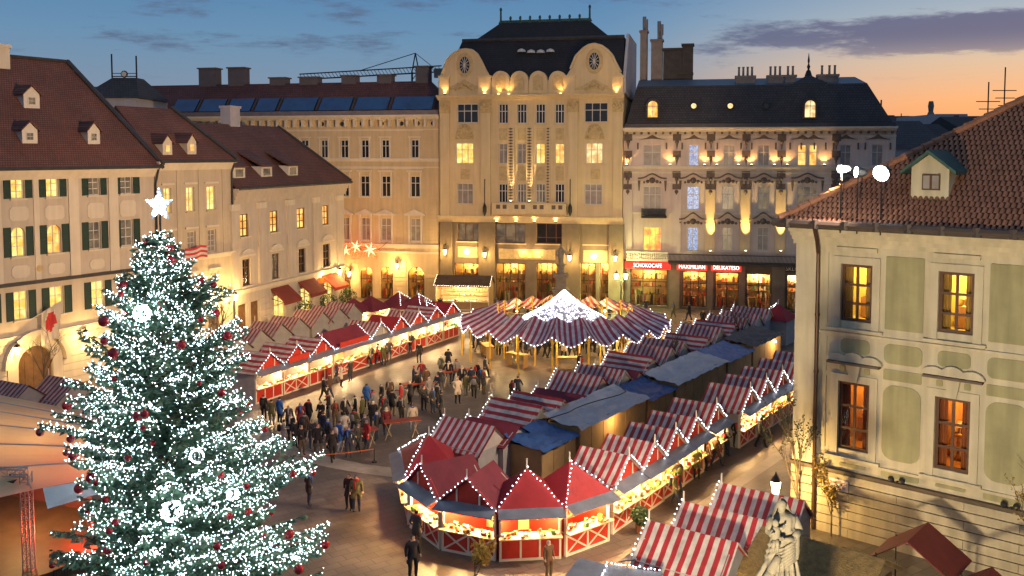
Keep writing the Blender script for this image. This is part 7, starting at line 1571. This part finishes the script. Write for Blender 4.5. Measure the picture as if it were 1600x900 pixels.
def person(px, py, place, face=None, ci=None, ti=None, pi=None, hi=None, sc=None, hidden=False):
    p = gp(px, py) if not isinstance(px, Vector) else px
    ci = rr.choices(range(10), (10, 3.5, 7, 5, 3, 2, 1.0, .5, 1.0, 3))[0] if ci is None else ci; ti = rr.choices(range(5), (5, 5, 2, 1, 2))[0] if ti is None else ti; pi = rr.randrange(6) if pi is None else pi; hi = rr.choices(range(5), (4, 4, 2, 1, 1))[0] if hi is None else hi
    o = bpy.data.objects.new('person', bodies[pi]); COL.objects.link(o); o.location = (p.x, p.y, 0); s = sc or rr.uniform(.93, 1.05); o.scale = (s * rr.uniform(1.0, 1.12), s * rr.uniform(1.0, 1.15), s); o.rotation_euler = (0, 0, rr.uniform(0, 6.28) if face is None else R(face))
    for k, m in enumerate((coatm[ci], troum[ti], skinm, hairm[hi], shoem)): o.material_slots[k].link = 'OBJECT'; o.material_slots[k].material = m
    if rr.random() < .3: k_ = bpy.data.objects.new('backpack', pack_me); COL.objects.link(k_); k_.parent = o; k_.material_slots[0].link = 'OBJECT'; k_.material_slots[0].material = coatm[rr.randrange(10)]
    if rr.random() < .45: k_ = bpy.data.objects.new('scarf', scarf_me); COL.objects.link(k_); k_.parent = o; k_.material_slots[0].link = 'OBJECT'; k_.material_slots[0].material = rr.choice((hairm[2], hairm[3], hairm[4], coatm[8], coatm[7]))
    lab = 'person in %s coat, %s, %s %s' % (coatc[ci][0], trouc[ti][0], pname[pi], place); tag(o, lab, 'person', 'people ' + place)
    return o
# single figures the photo picks out
person(651, 860, 'at the counter of the red ring', 150, 2, 4, 1, 0); person(645, 905, 'with the red stalls behind', 30, 0, 1, 0, 0); person(857, 905, 'near the small shrub', 40, 3, 4, 0, 2)
person(482, 790, 'alone between tree and crowd', 120, 0, 0, 1, 1); person(546, 797, 'close beside a companion', -20, 0, 1, 1, 0); person(557, 799, 'beside a black-coated companion', 10, 4, 0, 0, 0)
person(645, 675, 'beside the empty trestle table', 200, 6, 3, 0, 1); person(715, 631, 'near the round tent', 20, 6, 1, 1, 4); person(573, 638, 'in the lane by the lit counters', 160, 7, 1, 0, 0); person(1188, 700, 'in the alley by the cream house', 100, 2, 1, 2, 0); person(1098, 512, 'in front of the chocolate shop', 0, 0, 1, 0, 0); person(1112, 514, 'walking away from the chocolate shop', 40, 2, 1, 2, 0); person(655, 568, 'in the middle of the lane', 200, 0, 1, 0, 0)
person(437, 662, 'in the lane close to the tree', 150, 7, 1, 0, 0); person(443, 700, 'near the fairy-lit tree', 100, 9, 1, 3, 0); person(688, 489, 'before the timber hut', 180, 0, 1, 0, 0); person(1055, 790, 'between striped stalls', 60, 4, 0, 2, 0)
crowds = [('amid the trestle tables', [(585,668), (600,660), (612,650), (625,640), (640,632), (652,622), (664,612), (610,632), (598,640), (585,650), (570,690), (560,705), (545,715), (530,705), (520,720), (538,690), (552,680), (575,700), (512,700), (505,686), (590,690), (605,680), (628,660), (660,640), (672,630), (684,622), (540,662), (522,668), (515,655), (500,670), (555,655), (568,660)]),
 ('crowding towards the round tent', [(690,612), (700,602), (712,596), (724,606), (735,612), (745,600), (752,610), (728,620), (742,622), (690,590), (702,580), (684,640), (676,648), (690,655), (660,600), (648,606), (760,592), (756,616)]),
 ('under the round tent', [(740,545), (752,550), (765,548), (778,554), (790,552), (803,556), (815,553), (828,558), (840,554), (852,558), (866,556), (880,560), (893,556), (905,559), (918,555), (930,552), (945,550), (958,546), (970,543), (985,540), (835,545), (800,542), (870,546), (910,545), (760,538), (940,540)] + [(735 + 12.6 * k, 541 + 9 * math.sin(k * 2.1) + 12 * math.sin(math.pi * k / 22)) for k in range(23)] + [(770 + 18 * k, 503 + 2 * (k % 3)) for k in range(12)]),
 ('before the curving stall row', [(525,600), (535,606), (546,598), (580,575), (590,570), (598,572), (607,566), (640,552), (690,533), (698,528), (505,628), (515,622), (425,665), (412,655), (470,672), (482,668)]),
 ('near the Christmas tree', [(455,690), (462,700), (475,690), (488,700), (452,676), (496,710), (470,712)]),
 ('between the stall rows', [(1090,748), (1105,735), (1120,728), (1060,770), (1135,712), (1150,700)]),
 ('outside the lit shops', [(1075,500), (1052,496), (1150,505), (1010,492), (835,497), (790,492), (776,490)]),
 ('near the back-to-back row', [(808,625), (800,632), (905,586)])]
for place, pts in crowds:
    for (x, y) in pts: person(x + rr.uniform(-2, 2), y + rr.uniform(-1.5, 1.5), place)
